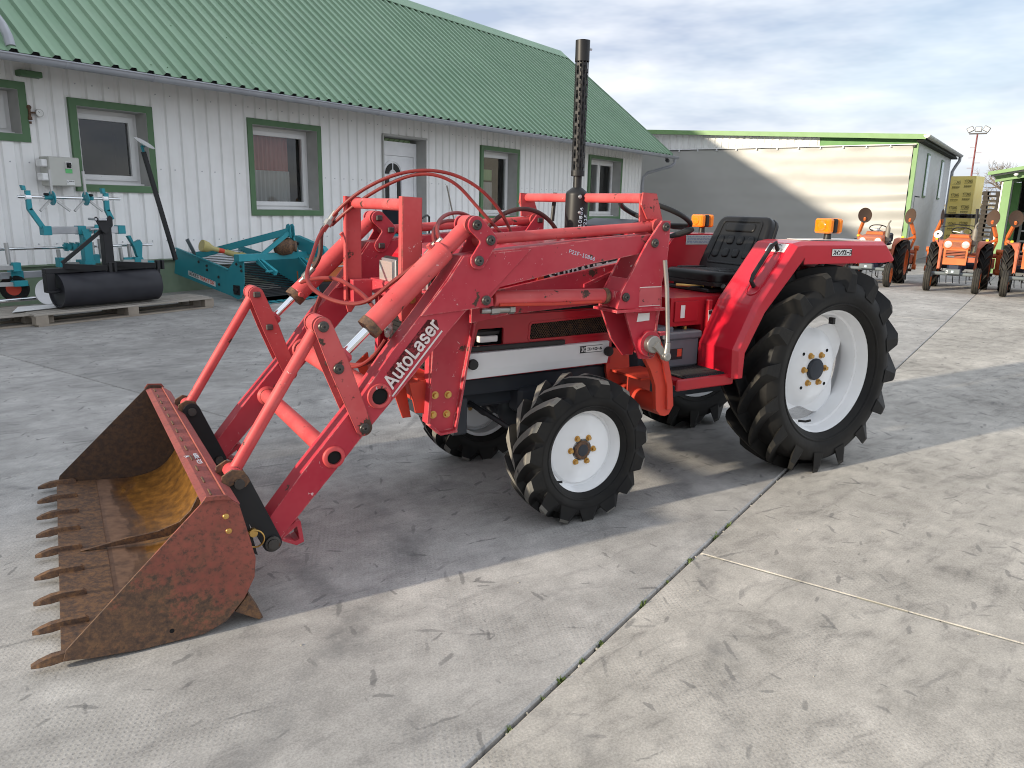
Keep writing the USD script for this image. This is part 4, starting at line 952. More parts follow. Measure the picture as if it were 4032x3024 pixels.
# bonnet
def hexsec(x, w0, w1, z0, z1, z2, wt):
    return [(x, -w0, z0), (x, w0, z0), (x, w1, z1), (x, wt, z2), (x, -wt, z2), (x, -w1, z1)]
bo = MB()
bo.loft([hexsec(2.32, .27, .275, .985, 1.20, 1.245, .20), hexsec(2.28, .295, .30, .985, 1.225, 1.280, .225), hexsec(1.9, .31, .312, .985, 1.245, 1.305, .245), hexsec(1.32, .315, .315, .985, 1.265, 1.325, .25), hexsec(1.18, .31, .31, .985, 1.28, 1.345, .24)])
bonnet = bo.build('bonnet', M['red_gloss'], TR, smooth=25)
for sg in (1, -1):
    yo = .316 * sg
    q = lambda x0, x1, z0, z1, o=0.0, zz=(0, 0): Polygon([(x0, z0), (x1, z0 + zz[0]), (x1, z1 + zz[1]), (x0, z1)])
    # lower side cover with its opening and grille cut-outs
    cover = Polygon([(2.185, .690), (1.345, .700), (1.338, .984), (2.175, .984)])
    hole = Polygon([(2.145, .845), (1.985, .845), (1.985, .925), (2.12, .925)]).buffer(-.008).buffer(.008)
    gr = Polygon([(1.842, .857), (1.366, .862), (1.37, .948), (1.835, .934)]).buffer(-.012).buffer(.012)
    s0, s1 = sorted((yo - .012 * sg, yo + .004 * sg))
    cov = MB().prism(cover.difference(hole).difference(gr), s0, s1).build('side_cover', M['red_body'], TR, smooth=False)
    MB().prism(hole.buffer(.003), yo - sg * .10, yo - sg * .06).build('opening_dark', M['hole'], cov, smooth=False)
    MB().box((2.00, yo - sg * .055, .855), (2.10, yo - sg * .02, .885), .004).build('reservoir', M['sticker'], cov)
    MB().box((1.99, yo - sg * .058, .89), (2.12, yo - sg * .02, .91), .004).build('relay_box', M['black_plastic'], cov)
    # expanded metal in the grille
    gm = MB()
    gx = np.arange(1.35, 1.86, .0135)
    cell = []
    for i, x in enumerate(gx):
        for k, z in enumerate(np.arange(.85, .96, .0085)):
            xx = x + (.00675 if k % 2 else 0)
            cell.append(LineString([(xx - .00675, z), (xx, z + .0085)])); cell.append(LineString([(xx, z + .0085), (xx + .00675, z)]))
    for ln in cell:
        c = ln.intersection(gr)
        if c.is_empty or c.length < .004:
            continue
        (xa, za), (xb, zb) = c.coords[0], c.coords[-1]
        gm.beam((xa, yo - .006 * sg, za), (xb, yo - .006 * sg, zb), .0016, .0018, up=(0, 1, 0))
    gm.build('grille', M['rust'], cov, smooth=False)
    MB().prism(gr.buffer(.004), yo - sg * .035, yo - sg * .02).build('grille_back', M['hole'], cov, smooth=False)
    frm = MB().prism(gr.buffer(.010).difference(gr.buffer(-.001)), yo - .001, yo + .0065 * sg + 0)
    frm.build('grille_frame', M['red_body'], cov, smooth=False)
    sl = Polygon([(1.84, .989), (1.36, .994), (1.36, 1.012), (1.80, 1.006)])
    MB().prism(sl, yo - sg * .004, yo + sg * .001).build('upper_grille', M['hole'], cov, smooth=False)
    # white lower panel: a flat face over a bevelled foot
    wp = MB()
    x0, x1 = 2.185, 1.372
    a = yo + sg * .006; b = yo + sg * .022
    secs = []
    for x, dz in ((x0, 0.0), (x1, .012)):
        secs.append([(x, a, .694 + dz), (x, b - sg * .010, .694 + dz), (x, b, .735 + dz), (x, b, .815 + dz * .4), (x, a, .818 + dz * .4)])
    wp.loft(secs)
    wpn = wp.build('white_side_panel', M['white_panel'], TR, smooth=False)
    MB().box((2.175, yo + sg * .004, .822), (1.64, yo + sg * .020, .846), .004).build('rubber_strip', M['black_plastic'], wpn)
    for x, z in ((2.165, .770), (1.388, .772)):
        kn = MB()
        kn.lathe([(0, 0), (.010, 0), (.010, .012), (.024, .014), (.026, .022), (.024, .034), (0, .036)], (x, b - sg * .004, z), np.array([[1, 0, 0], [0, 0, sg], [0, 1, 0]], float), 14)
        kn.build('panel_knob', M['black_plastic'], wpn)
    if sg > 0:
        MB().box((1.555, b, .772), (1.415, b + .0012, .806)).build('panel_badge', M['sticker'], wpn, smooth=False)
        MB().box((1.553, b + .0012, .774), (1.518, b + .0020, .804)).box((1.555, b + .0012, .771), (1.415, b + .0018, .7735)).box((1.555, b + .0012, .8045), (1.415, b + .0018, .807)).text('', 1, (1.51, b + .0012, .781), (-1, 0, 0), (0, 0, 1), shape=kana('コントロール', .0165, .19, .0012, 0.93)).build('badge_print', M['ink_black'], wpn, smooth=False)
        MB().text('IC', .020, (1.547, b + .0020, .779), (-1, 0, 0), (0, 0, 1), .001, True).build('badge_letters', M['sticker'], wpn, smooth=False)
        # name band along the bonnet
        hb = MB().prism(Polygon([(1.80, 1.095), (1.33, 1.150), (1.33, 1.262), (1.76, 1.205)]), .3135, .3165)
        hb.build('name_band', M['ink_black'], bonnet, smooth=False)
        MB().text('SHIBAURA', .052, (1.735, .3165, 1.126), (-1, 0, .118), (0, 0, 1), .0015, True, width=.37).build('name_letters', M['sticker'], bonnet, smooth=False)
        MB().prism(Polygon([(2.02, 1.085), (1.33, 1.215), (1.33, 1.226), (2.02, 1.094)]), .3166, .3178).build('name_line', M['sticker'], bonnet, smooth=False)
        MB().prism(Polygon([(1.82, 1.10), (1.775, 1.105), (1.765, 1.16), (1.80, 1.155)]), .3135, .3168).build('name_mark', M['ink_red'], bonnet, smooth=False)
        MB().box((1.305, .3165, 1.215), (1.245, .3175, 1.265)).build('small_badge', M['ink_black'], bonnet, smooth=False)
# nose: front grille and headlamps
no = MB().box((2.30, -.27, .70), (2.335, .27, .99), .01)
nose = no.build('nose', M['red_body'], TR)
gl = MB().box((2.336, -.22, .73), (2.342, .22, .96))
gl.build('front_grille', M['black_plastic'], nose)
for k in range(9):
    MB().box((2.343, -.21, .74 + k * .024), (2.352, .21, .748 + k * .024)).build('grille_bar', M['black_plastic'], nose)
hp = MB().box((2.31, -.285, 1.07), (2.352, .285, 1.225), .012)
hpn = hp.build('headlamp_panel', M['black_plastic'], TR)
for sg in (-1, 1):
    MB().box((2.353, sg * .10, 1.085), (2.372, sg * .27, 1.205), .012).build('headlight', M['lamp_glass'], hpn)
    MB().box((2.345, sg * .09, 1.070), (2.358, sg * .28, 1.216), .004).build('headlight_rim', M['zinc'], hpn)
# dash, steering
da = MB()
da.loft([[(1.22, -.27, .95), (1.22, .27, .95), (1.22, .25, 1.36), (1.22, -.25, 1.36)], [(1.10, -.27, .95), (1.10, .27, .95), (1.12, .24, 1.405), (1.12, -.24, 1.405)], [(0.97, -.22, .90), (0.97, .22, .90), (0.93, .19, 1.37), (0.93, -.19, 1.37)]])
da.build('dash', M['red_body'], TR)
MB().loft([[(1.25, -.22, 1.345), (1.25, .22, 1.345), (1.22, .20, 1.39), (1.22, -.20, 1.39)], [(1.10, -.23, 1.375), (1.10, .23, 1.375), (1.10, .21, 1.425), (1.10, -.21, 1.425)], [(.91, -.18, 1.36), (.91, .18, 1.36), (.92, .16, 1.40), (.92, -.16, 1.40)]]).build('instrument_hood', M['seat_navy'], TR)
MB().box((1.28, .0, 1.335), (1.20, .10, 1.365), .006).build('oil_reservoir', M['zinc'], TR)
sw_c = np.array([.832, 0, 1.455]); sw_n = np.array([-.36, 0, .93]); sw_n /= np.linalg.norm(sw_n)
sw = MB().ring(sw_c, sw_n, .205, .0145, 48, 10)
swp = sw.build('steering_wheel', M['black_plastic'], TR, smooth=True)
sp = MB()
Fm = frame(sw_n)
for k in range(3):
    a = k * 2 * PI / 3 + .4
    e = sw_c + Fm @ [.20 * math.cos(a), .20 * math.sin(a), 0]
    sp.tube([sw_c - sw_n * .05, sw_c - sw_n * .04 + (e - sw_c) * .4, e], [.012, .011, .009], 8)
sp.cyl(sw_c - sw_n * .09, sw_c - sw_n * .03, .035, .03, n=18)
sp.build('spokes', M['black_plastic'], swp)
MB().tube([sw_c - sw_n * .06, (1.02, 0, 1.20)], .022, 10).build('steering_column', M['black_metal'], TR)
lv = MB()
lv.tube([(.96, .12, 1.36), (.90, .18, 1.335), (.86, .20, 1.345)], .008, 8)
lever = lv.build('shuttle_lever', M['black_metal'], TR)
MB().tube([(.88, .19, 1.338), (.84, .215, 1.352), (.79, .24, 1.372), (.77, .25, 1.38)], [.012, .017, .019, .012], 10).build('lever_grip', M['black_plastic'], lever)
# exhaust stack
es = MB()
es.lathe([(0, 1.28), (.060, 1.28), (.060, 1.545), (.054, 1.560), (.026, 1.582), (0, 1.582)], (1.372, 0.0, 0), None, 28)
stack = es.build('exhaust_muffler', M['black_metal'], TR)
ps = MB()
ps.cyl((1.372, 0, 1.575), (1.372, 0, 1.66), .0225, n=20)
na, nz = 12, 20
pr = .0345
zs0, zs1 = 1.655, 2.235
# perforated guard: staggered slots cut through a tube
GV, GF = [], []
slot = []
dzs = (zs1 - zs0) / nz
na2 = 36
def shellquad(a0, a1, z0, z1):
    n0 = len(GV)
    for r_ in (pr, pr - .0025):
        for a_, z_ in ((a0, z0), (a1, z0), (a1, z1), (a0, z1)):
            GV.append((1.372 + r_ * math.cos(a_), r_ * math.sin(a_), z_))
    GF.append([n0, n0 + 1, n0 + 2, n0 + 3]); GF.append([n0 + 7, n0 + 6, n0 + 5, n0 + 4])
    for i in range(4):
        j = (i + 1) % 4
        GF.append([n0 + j, n0 + i, n0 + 4 + i, n0 + 4 + j])
for k in range(12):
    a = 2 * PI * k / 12
    ad = 2 * PI / 12
    shellquad(a, a + ad * .30, zs0, zs1); shellquad(a + ad * .30, a + ad * .5, zs0, zs1) if False else None
    for i in range(10):
        z0 = zs0 + (zs1 - zs0) * i / 10 + (0.029 if k % 2 else 0)
        z1 = z0 + 0.016
        shellquad(a + ad * .30, a + ad, z0, min(z1, zs1))
ps.add(np.array(GV), np.array(GF))
ps.cyl((1.372, 0, 1.640), (1.372, 0, 1.668), .0355, n=24)
ps.build('exhaust_guard', M['black_metal'], stack, smooth=False)
tp = MB()
tub = m3.Manifold.cylinder(.10, .0365, .0365, 32).translate([1.372, 0, 2.20]) - m3.Manifold.cylinder(.14, .0335, .0335, 32).translate([1.372, 0, 2.18])
cut = m3.Manifold.cylinder(.2, .030, .030, 24).rotate([0, 90, 0]).scale([1, .85, 1.35]).translate([1.372, .028, 2.257])
cut = m3.Manifold.cylinder(.12, .026, .026, 24).scale([1, 1.5, 1]).rotate([90, 0, 25]).translate([1.395, .10, 2.255])
tub = tub - cut
mm_ = tub.to_mesh()
tp.add(mm_.vert_properties[:, :3], mm_.tri_verts)
tp.cyl((1.372, 0, 1.6), (1.372, 0, 2.24), .020, n=16)
tp.build('exhaust_tip', M['black_metal'], stack, smooth=30)
b_ = MB().bolt((1.372 - .036, .006, 2.262), (-1, .2, 0), .006, .012).bolt((1.372 + .02, .057, 1.535), (.3, .95, 0), .007, .01).bolt((1.372 + .02, .057, 1.455), (.3, .95, 0), .006, .008)
b_.build('stack_bolts', M['zinc'], stack)
MB().text('P21F', .022, (1.350, .0605, 1.37), (-.10, -.02, 1), (1, .25, 0), .0012).text('-10866', .024, (1.384, .0607, 1.355), (-.12, -.02, 1), (1, .25, 0), .0012).build('paint_marking', M['ink_pale'], stack, smooth=False)

# fenders
def fender(sg):
    P_ = [(.742, .615), (.752, .770), (.628, 1.005), (.372, 1.318), (.30, 1.330), (-.40, 1.325), (-.50, 1.24)]
    P_ = np.array(P_)
    d = np.gradient(P_, axis=0); d /= np.linalg.norm(d, axis=1, keepdims=True)
    nrm2 = np.stack([d[:, 1], -d[:, 0]], 1)
    nrm2[nrm2[:, 0] * 0.5 + nrm2[:, 1] < 0] *= -1
    sk = np.array([.030, .045, .055, .085, .10, .10, .015])
    m = MB()
    rows = []
    for p_, n_, s_ in zip(P_, nrm2, sk):
        sec = [(.345, 0), (.585, 0), (.612, .022), (.614, .022 + s_)]
        o = [(p_[0] - n_[0] * b, sg * a, p_[1] - n_[1] * b) for a, b in sec]
        t_ = .006
        i_ = [(p_[0] - n_[0] * (b + (t_ if k < 2 else 0)), sg * (a - (t_ if k >= 2 else 0)), p_[1] - n_[1] * (b + (t_ if k < 2 else 0))) for k, (a, b) in enumerate(sec)]
        rows.append(o + i_[::-1])
    m.loft(np.array(rows))
    fe = m.build('fender', M['red_gloss'], TR, smooth=12)
    inner = Polygon([(.742, .60), (.752, .770), (.628, 1.005), (.372, 1.312), (.30, 1.322), (-.40, 1.318), (-.48, 1.2), (-.25, 1.10), (.25, 1.04), (.52, .80), (.62, .60)])
    MB().prism(inner, sg * .335, sg * .345).build('inner_panel', M['red_body'], fe, smooth=False)
    # grab handle on a pressed oval
    a_, b_ = np.array([.405, 1.278]), np.array([.590, 1.055])
    ss = (b_ - a_) / np.linalg.norm(b_ - a_); nn_ = np.array([-ss[1], ss[0]]); nn_ = nn_ if nn_[0] > 0 else -nn_
    Rh = np.stack([np.array([0, sg * 1.0, 0]), np.array([ss[0], 0, ss[1]]), np.array([nn_[0], 0, nn_[1]])], 1)
    ov = capsule((0, -.10), (0, .10), .045).difference(capsule((0, -.10), (0, .10), .036))
    t_ = trimesh.creation.extrude_polygon(ov, .006, engine='earcut')
    md = np.array([.507, 0, 1.157])
    MB().add(np.asarray(t_.vertices) @ Rh.T + [md[0], sg * .525, md[2]] - np.array([nn_[0], 0, nn_[1]]) * .004, t_.faces if sg > 0 else t_.faces[:, ::-1]).build('pressing', M['red_gloss'], fe, smooth=20)
    h = MB().tube([(.405, sg * .52, 1.278), (.425, sg * .52, 1.318), (.455, sg * .52, 1.302), (.575, sg * .52, 1.150), (.585, sg * .52, 1.118), (.562, sg * .52, 1.088)], .0115, 10, smooth=0)
    h.build('grab_handle', M['black_plastic'], fe)
    # lamp
    L0 = np.array([-.015, sg * .50, 1.33])
    MB().cyl(L0, L0 + [0, 0, .045], .022, .018, n=16).build('lamp_foot', M['black_plastic'], fe)
    lm = MB()
    lm.box(L0 + [-.016, -.052, .040], L0 + [.016, .052, .118], .006)
    lm.build('lamp_body', M['black_plastic'], fe)
    for s2 in (1, -1):
        a = MB()
        a.box(L0 + np.array([.017 * s2, -.054, .038]), L0 + np.array([.058 * s2, .054, .120]), .010)
        a.lathe([(.030, 0), (.026, .006), (.018, .009), (0, .010)], L0 + np.array([.056 * s2, 0, .079]), frame((s2, 0, 0)), 20)
        a.build('amber_lens', M['amber'], fe)
    if sg > 0:
        b0 = .6165
        MB().box((-.085, b0 - .003, 1.248), (.080, b0, 1.288)).build('name_plate', M['ink_black'], fe, smooth=False)
        MB().box((-.083, b0, 1.250), (.078, b0 + .0008, 1.286)).build('plate_ground', M['sticker'], fe, smooth=False)
        MB().text('', 1, (.074, b0 + .0008, 1.254), (-1, 0, 0), (0, 0, 1), shape=kana('スイングエース', .027, .20, .0012, .84)).build('plate_letters', M['ink_black'], fe, smooth=False)
        # sticker on the slope
        s_ = np.array([.372 - .628, 1.318 - 1.005]); s_ /= np.linalg.norm(s_)
        n_ = np.array([-s_[1], s_[0]]) * -1
        c0 = np.array([.372, 1.318]) - s_ * .035
        R = np.stack([np.array([0, -1.0, 0]), np.array([s_[0], 0, s_[1]]), np.array([n_[0], 0, n_[1]])], 1)
        MB().obox((c0[0] + n_[0] * .0015, .505, c0[1] + n_[1] * .0015), (.13, .055, .002), R).build('slope_sticker', M['sticker'], fe, smooth=False)
        for tx, off, k in (('パワー', .016, .018), ('ステアリング', -.014, .016)):
            wd = len(tx) * k * .98
            c1 = c0 + s_ * (off - k * .5)
            MB().text('', 1, (c1[0] + n_[0] * .0026, .505 + wd / 2, c1[1] + n_[1] * .0026), (0, -1, 0), (s_[0], 0, s_[1]), shape=kana(tx, k, .17, .0008)).build('sticker_print', M['ink_black'], fe, smooth=False)
        MB().box((.20, sg * .40, 1.3325), (-.25, sg * .56, 1.3345)).build('worn_top_decal', M['sticker'], fe, smooth=False)  # whitish reflection on the fender top, painted in as a pale sheet
    else:
        pl_ = MB().obox((.13, sg * .352, 1.305), (.30, .004, .062), rotm([1, 0, 0], -.15)[:3, :3], .001)
        pl_ = MB().quad((.275, sg * .333, 1.262), (-.02, sg * .333, 1.262), (-.02, sg * .334, 1.322), (.275, sg * .334, 1.322)).quad((-.02, sg * .333, 1.262), (.275, sg * .333, 1.262), (.275, sg * .334, 1.322), (-.02, sg * .334, 1.322))
        pl_.build('instruction_label', M['sticker'], fe, smooth=False)
        tx = MB()
        rr_ = np.random.default_rng(3)
        for i in range(5):
            x = .265
            while x > 0:
                w_ = rr_.uniform(.008, .03)
                tx.box((x, sg * .3335 + .0008, 1.310 - i * .0095), (x - w_, sg * .3335 + .0016, 1.3125 - i * .0095)); x -= w_ + .006
        tx.build('label_print', M['ink_blue'], fe, smooth=False)
for sg in (1, -1):
    fender(sg)

# platform, seat box, battery
st = MB()
for sg in (1, -1):
    st.box((1.10, sg * .16, .598), (.66, sg * .56, .628), .006).box((1.10, sg * .545, .575), (.70, sg * .565, .635), .006)
plat = st.build('footplate', M['red_body'], TR)
for sg in (1, -1):
    mt = MB()
    for k in range(22):
        mt.box((.70 + k * .0145, sg * .20, .629), (.710 + k * .0145, sg * .535, .640))
    mt.box((.69, sg * .19, .628), (1.03, sg * .545, .634))
    mt.build('rubber_mat', M['rubber_mat'], plat, smooth=False)
sb_ = MB()
sb_.prism(Polygon([(.93, .86), (.93, 1.015), (.28, 1.015), (.28, .62), (.68, .62), (.70, .86)]), -.29, .29)
seatbox = sb_.build('seat_box', M['red_body'], TR)
pn = MB().box((.905, .291, .885), (.735, .299, .995), .006).box((.69, .30, .64), (.66, .33, 1.0), .004)
pn.build('box_panel', M['red_body'], seatbox)
MB().box((.865, .2995, .905), (.835, .3005, .975)).build('box_sticker', M['sticker'], seatbox, smooth=False)
MB().box((.69, .332, .86), (.665, .3335, .945)).build('warning_sticker', M['sticker'], seatbox, smooth=False)
MB().box((.689, .3336, .92), (.667, .3345, .943)).build('warning_mark', M['ink_black'], seatbox, smooth=False)
bt = MB().box((.99, .12, .64), (.74, .33, .80), .01).box((1.0, .11, .795), (.73, .34, .835), .008).box((1.02, .14, .80), (.90, .30, .86), .01)
bat = bt.build('battery', M['battery_grey'], TR)
MB().box((.955, .3305, .685), (.86, .3315, .745)).build('battery_label', M['ink_black'], bat, smooth=False)
MB().box((.90, .3316, .70), (.868, .3322, .742)).build('battery_print', M['ink_red'], bat, smooth=False)
MB().cyl((.79, .26, .835), (.79, .26, .852), .012).cyl((.79, .18, .835), (.79, .18, .852), .012).build('battery_terminals', M['yellow_zinc'], bat)
# seat
sus = MB()
sus.box((.55, -.17, 1.015), (.08, .17, 1.04), .006).box((.52, -.15, 1.03), (.50, .15, 1.065)).box((.16, -.15, 1.03), (.14, .15, 1.065)).beam((.50, .14, 1.03), (.20, .14, 1.07), .02, .012).tube([(.62, .10, 1.045), (.30, .10, 1.04)], .006, 6)
sus.build('seat_slide', M['black_metal'], TR)
MB().tube([(.64, .0, 1.05), (.48, .13, 1.045), (.30, .14, 1.05)], .008, 6).build('seat_spring_rod', M['yellow_zinc'], TR)
def rbox_hull(cx_, cy_, w, d, r):
    return sbox(cx_ - w / 2, cy_ - d / 2, cx_ + w / 2, cy_ + d / 2).buffer(-r).buffer(r, quad_segs=5)
def pillow(shape, R, o, h, edge=.012, steps=4):
    """rounded slab: inset rings of a convex outline"""
    m = MB(); secs = []
    base = np.array(shape.exterior.coords)[:-1]
    n_ = 64
    def ringpts(g):
        e = g.exterior
        return np.array([e.interpolate(t / n_, normalized=True).coords[0] for t in range(n_)])
    for k in range(steps + 1):
        a = k / steps * PI / 2
        g = shape.buffer(-edge * (1 - math.cos(a)))
        p2 = ringpts(g)
        secs.append(np.column_stack([p2, np.full(n_, h - edge + edge * math.sin(a))]))
    secs.insert(0, np.column_stack([ringpts(shape), np.zeros(n_)]))
    secs = [s_ @ np.asarray(R).T + np.asarray(o) for s_ in secs]
    return m.loft(secs)
S_ = MB()
cush = rbox_hull(0, 0, .47, .40, .07)
Rc = np.stack([[0, 1, 0], np.array([-1, 0, -.02]), np.array([-.02, 0, 1])], 1)
cb = pillow(cush, Rc, (.345, 0, 1.075), .060, .026)
seat = cb.build('seat_cushion', M['vinyl'], TR, smooth=50)
MB().prism(rbox_hull(.345, 0, .41, .48, .07), 1.056, 1.078, 'z').build('seat_pan', M['black_plastic'], seat)
for k in range(5):
    t = pillow(rbox_hull(0, 0, .20 - .01 * k, .022, .009), Rc, (.40 - .035 * k, 0, 1.130), .010, .006)
    t.build('cushion_rib', M['vinyl'], seat, smooth=50)
for sg in (-1, 1):
    pillow(rbox_hull(0, 0, .055, .24, .02), Rc, (.35, sg * .175, 1.127), .016, .010).build('cushion_bolster', M['vinyl'], seat, smooth=50)
ub = np.array([.075, 0, .355 - .02]); 
bdir = np.array([-.155, 0, .335]); bdir /= np.linalg.norm(bdir)
bn = np.array([bdir[2], 0, -bdir[0]])
Rb = np.stack([[0, 1.0, 0], bdir, np.cross([0, 1.0, 0], bdir)], 1)
bo_ = np.array([.235, 0, 1.120])
bk = Polygon([(-.235, -.03), (.235, -.03), (.232, .12), (.205, .355), (-.205, .355), (-.232, .12)]).buffer(-.055).buffer(.055, quad_segs=6)
# local z of Rb points forward or back: choose forward
if Rb[0, 2] < 0:
    Rb = np.stack([[0, -1.0, 0], bdir, -np.cross([0, 1.0, 0], bdir)], 1)
fwd = Rb[:, 2]
bp = pillow(bk, Rb, bo_ - fwd * .03, .060, .022)
back = bp.build('seat_backrest', M['vinyl'], TR, smooth=50)
MB().prism(bk.buffer(-.004), 0, 1) if False else None
pillow(bk.buffer(.006), Rb, bo_ - fwd * .045, .022, .008).build('backrest_shell', M['black_plastic'], back, smooth=50)
inset = Polygon([(-.165, .045), (.165, .045), (.150, .310), (-.150, .310)]).buffer(-.02).buffer(.02)
fr_ = inset.buffer(.012).difference(inset.buffer(-.002))
def pad(g, h=.012):
    pillow(g, Rb, bo_ + fwd * .0255, h, .008).build('backrest_pad', M['vinyl'], back, smooth=50)
ringm = MB()
for gg in [fr_]:
    t = trimesh.creation.extrude_polygon(gg, .007, engine='earcut')
    ringm.add(np.asarray(t.vertices) @ Rb.T + bo_ + fwd * .027, t.faces)
ringm.build('backrest_piping', M['vinyl'], back, smooth=20)
pad(rbox_hull(0, .272, .235, .055, .018))
for sg in (-1, 1):
    pad(rbox_hull(sg * .122, .145, .052, .145, .018))
    pad(rbox_hull(sg * .040, .190, .052, .058, .016))
    pad(rbox_hull(sg * .040, .105, .052, .058, .016))
# levers beside the seat
def hlever(p0, p1, p2, name):
    a = MB().tube([p0, p1], .008, 8).build(name, M['black_metal'], TR)
    MB().tube([p1, np.array(p1) * .4 + np.array(p2) * .6, p2], [.012, .016, .014], 10).build('lever_grip', M['black_plastic'], a)
hlever((.355, .30, 1.06), (.372, .30, 1.13), (.398, .30, 1.215), 'position_lever')
hlever((.20, .30, 1.20), (.225, .30, 1.245), (.245, .30, 1.315), 'draft_lever')
hlever((.46, .31, .985), (.50, .31, 1.02), (.575, .31, 1.07), 'range_lever')
hlever((.62, .33, .80), (.66, .345, .82), (.70, .36, .845), 'pedal_lever')

# ---- loader
TUBE_R = .038
for sg in (1, -1):
    y0, y1 = sg * .500, sg * .600
    arm = [(3.172, .230), (3.165, .298), (3.029, .463), (2.80, .718), (2.654, .908), (2.533, 1.045), (2.415, 1.190), (2.348, 1.282), (2.222, 1.297), (1.743, 1.339), (1.36, 1.366), (1.318, 1.345), (1.325, 1.300), (1.414, 1.279), (1.70, 1.236), (2.168, 1.149), (2.215, 1.100), (2.325, 1.058), (2.40, .982), (2.554, .816), (2.775, .586), (2.955, .392), (3.081, .257), (3.125, .208), (3.152, .200)]
    ap = MB().prism(Polygon(arm), y0, y1)
    am = ap.build('loader_arm', M['loader_red'], TR, smooth=False)
    gus = Polygon([(2.340, 1.280), (2.222, 1.291), (2.02, 1.306), (2.132, 1.199), (2.228, 1.113), (2.203, 1.105), (2.200, 1.072), (2.329, 1.061), (2.530, 1.046), (2.41, 1.185)])
    for yy in (sg * .600, sg * .4945):
        MB().prism(gus, yy, yy + .0055).build('gusset', M['loader_red'], am, smooth=False)
    # ends of the cross tubes
    for (x, z, r_) in ((2.903, .509, .034), (2.710, .735, .040)):
        c = MB().lathe([(r_ - .004, 0), (r_ + .012, 0), (r_ + .008, .009), (r_, .012), (r_ - .006, .012), (r_ - .006, -.02), (0, -.02)], (x, sg * .6005, z), np.array([[1, 0, 0], [0, 0, sg], [0, 1, 0]], float), 24)
        c.build('tube_collar', M['loader_pink'], am)
        MB().cyl((x, sg * .600, z), (x, sg * .6025, z), r_ - .0065, n=24).build('tube_bore', M['hole'], am)
    # foot loop under the pivot
    lp = Polygon([(3.135, .205), (3.060, .165), (3.030, .175), (3.040, .262), (3.060, .268)]).buffer(0)
    MB().prism(lp.difference(Polygon([(3.11, .205), (3.065, .183), (3.048, .19), (3.055, .245)])), y0 + .01 * sg, y1 - .01 * sg).build('foot_loop', M['loader_red'], am, smooth=False)
    # lever plates and link rods
    A, B, C_ = (2.290, 1.405), (2.226, 1.344), (2.279, 1.262)
    lev = unary_union([capsule(A, B, .036, .033), capsule(B, C_, .033, .034), Point(A).buffer(.036), Point(C_).buffer(.035)]).buffer(.012).buffer(-.012)
    lm_ = MB().prism(lev, sg * .6075, sg * .6190).prism(lev, sg * .4810, sg * .4925)
    lvp = lm_.build('lever_plate', M['loader_red'], TR, smooth=30)
    def pins(owner, pts, yo=.6190, r_=.021):
        for (x, z) in pts:
            p_ = MB().lathe([(r_, 0), (r_, .006), (r_ * .85, .010), (r_ * .55, .010), (r_ * .5, .016), (r_ * .22, .016), (r_ * .2, .010), (0, .010)], (x, sg * yo, z), np.array([[1, 0, 0], [0, 0, sg], [0, 1, 0]], float), 18)
            p_.cyl((x, sg * (yo - .15), z), (x, sg * yo, z), r_ * .7, n=14)
            p_.box((x - .017, sg * .4805, z - .014), (x + .017, sg * .466, z + .014), .004)
            p_.build('pin', M['dark_bolt'], owner)
    pins(lvp, [A, B, C_])
    bc = unary_union([capsule((2.932, 1.030), (2.872, .868), .035, .040), capsule((2.872, .868), (2.782, .617), .040, .033)]).buffer(.03).buffer(-.03)
    bm = MB().prism(bc, sg * .6075, sg * .6190).prism(bc, sg * .4810, sg * .4925)
    bl = bm.build('bellcrank', M['loader_pink'], TR, smooth=30)
    pins(bl, [(2.932, 1.030), (2.879, .865), (2.782, .617)])
    MB().tube([(2.226, sg * .55, 1.344), (1.300, sg * .55, 1.402)], .0235, 16).cyl((2.226, sg * .52, 1.344), (2.226, sg * .58, 1.344), .036, n=18).cyl((1.300, sg * .52, 1.402), (1.300, sg * .58, 1.402), .036, n=18).build('levelling_rod', M['loader_pink'], TR)
    MB().tube([(2.932, sg * .55, 1.030), (3.268, sg * .55, .498)], .0235, 16).cyl((2.932, sg * .51, 1.030), (2.932, sg * .59, 1.030), .036, n=18).cyl((3.275, sg * .50, .487), (3.275, sg * .60, .487), .030, n=18).build('bucket_link', M['loader_pink'], TR)
    # tilt cylinder
    a = np.array([2.290, sg * .55, 1.405]); e = np.array([2.879, sg * .55, .865]); u = (e - a) / np.linalg.norm(e - a)
    Lb = .60
    cyl = MB().cyl(a + u * .0, a + u * .16, .034, n=22).cyl(a + u * .15, a + u * Lb, .047, n=26, chamfer=.004).cyl((a[0], sg * .515, a[2]), (a[0], sg * .585, a[2]), .037, n=20)
    cm = cyl.build('tilt_cylinder', M['loader_pink'], TR)
    MB().cyl(a + u * (Lb - .028), a + u * (Lb + .006), .0495, n=26).build('gland_ring', M['rust'], cm)
    MB().cyl(a + u * Lb, a + u * .725, .0185, n=20).build('piston_rod', M['chrome'], cm)
    R = frame(u, (0, 1, 0))
    MB().obox(a + u * .765, (.07, .062, .085), R, .012).build('rod_clevis', M['loader_red'], cm)
    pf = MB()
    w = np.cross(u, [0, 1.0, 0])
    w = w if w[2] > 0 else -w
    pf.cyl(a + u * .19 + w * .04, a + u * .19 + w * .065, .012, n=10).cyl(a + u * .57 + np.array([0, -sg * .045, 0]), a + u * .57 + np.array([0, -sg * .075, 0]), .013, n=10)
    pf.build('oil_port', M['loader_pink'], cm)
    # lift cylinder
    a = np.array([2.237, sg * .55, 1.095]); e = np.array([1.511, sg * .55, 1.082]); u = (e - a) / np.linalg.norm(e - a)
    lc = MB().cyl(a + u * .06, a + u * .66, .035, n=24, chamfer=.003).cyl((a[0], sg * .51, a[2]), (a[0], sg * .59, a[2]), .033, n=18)
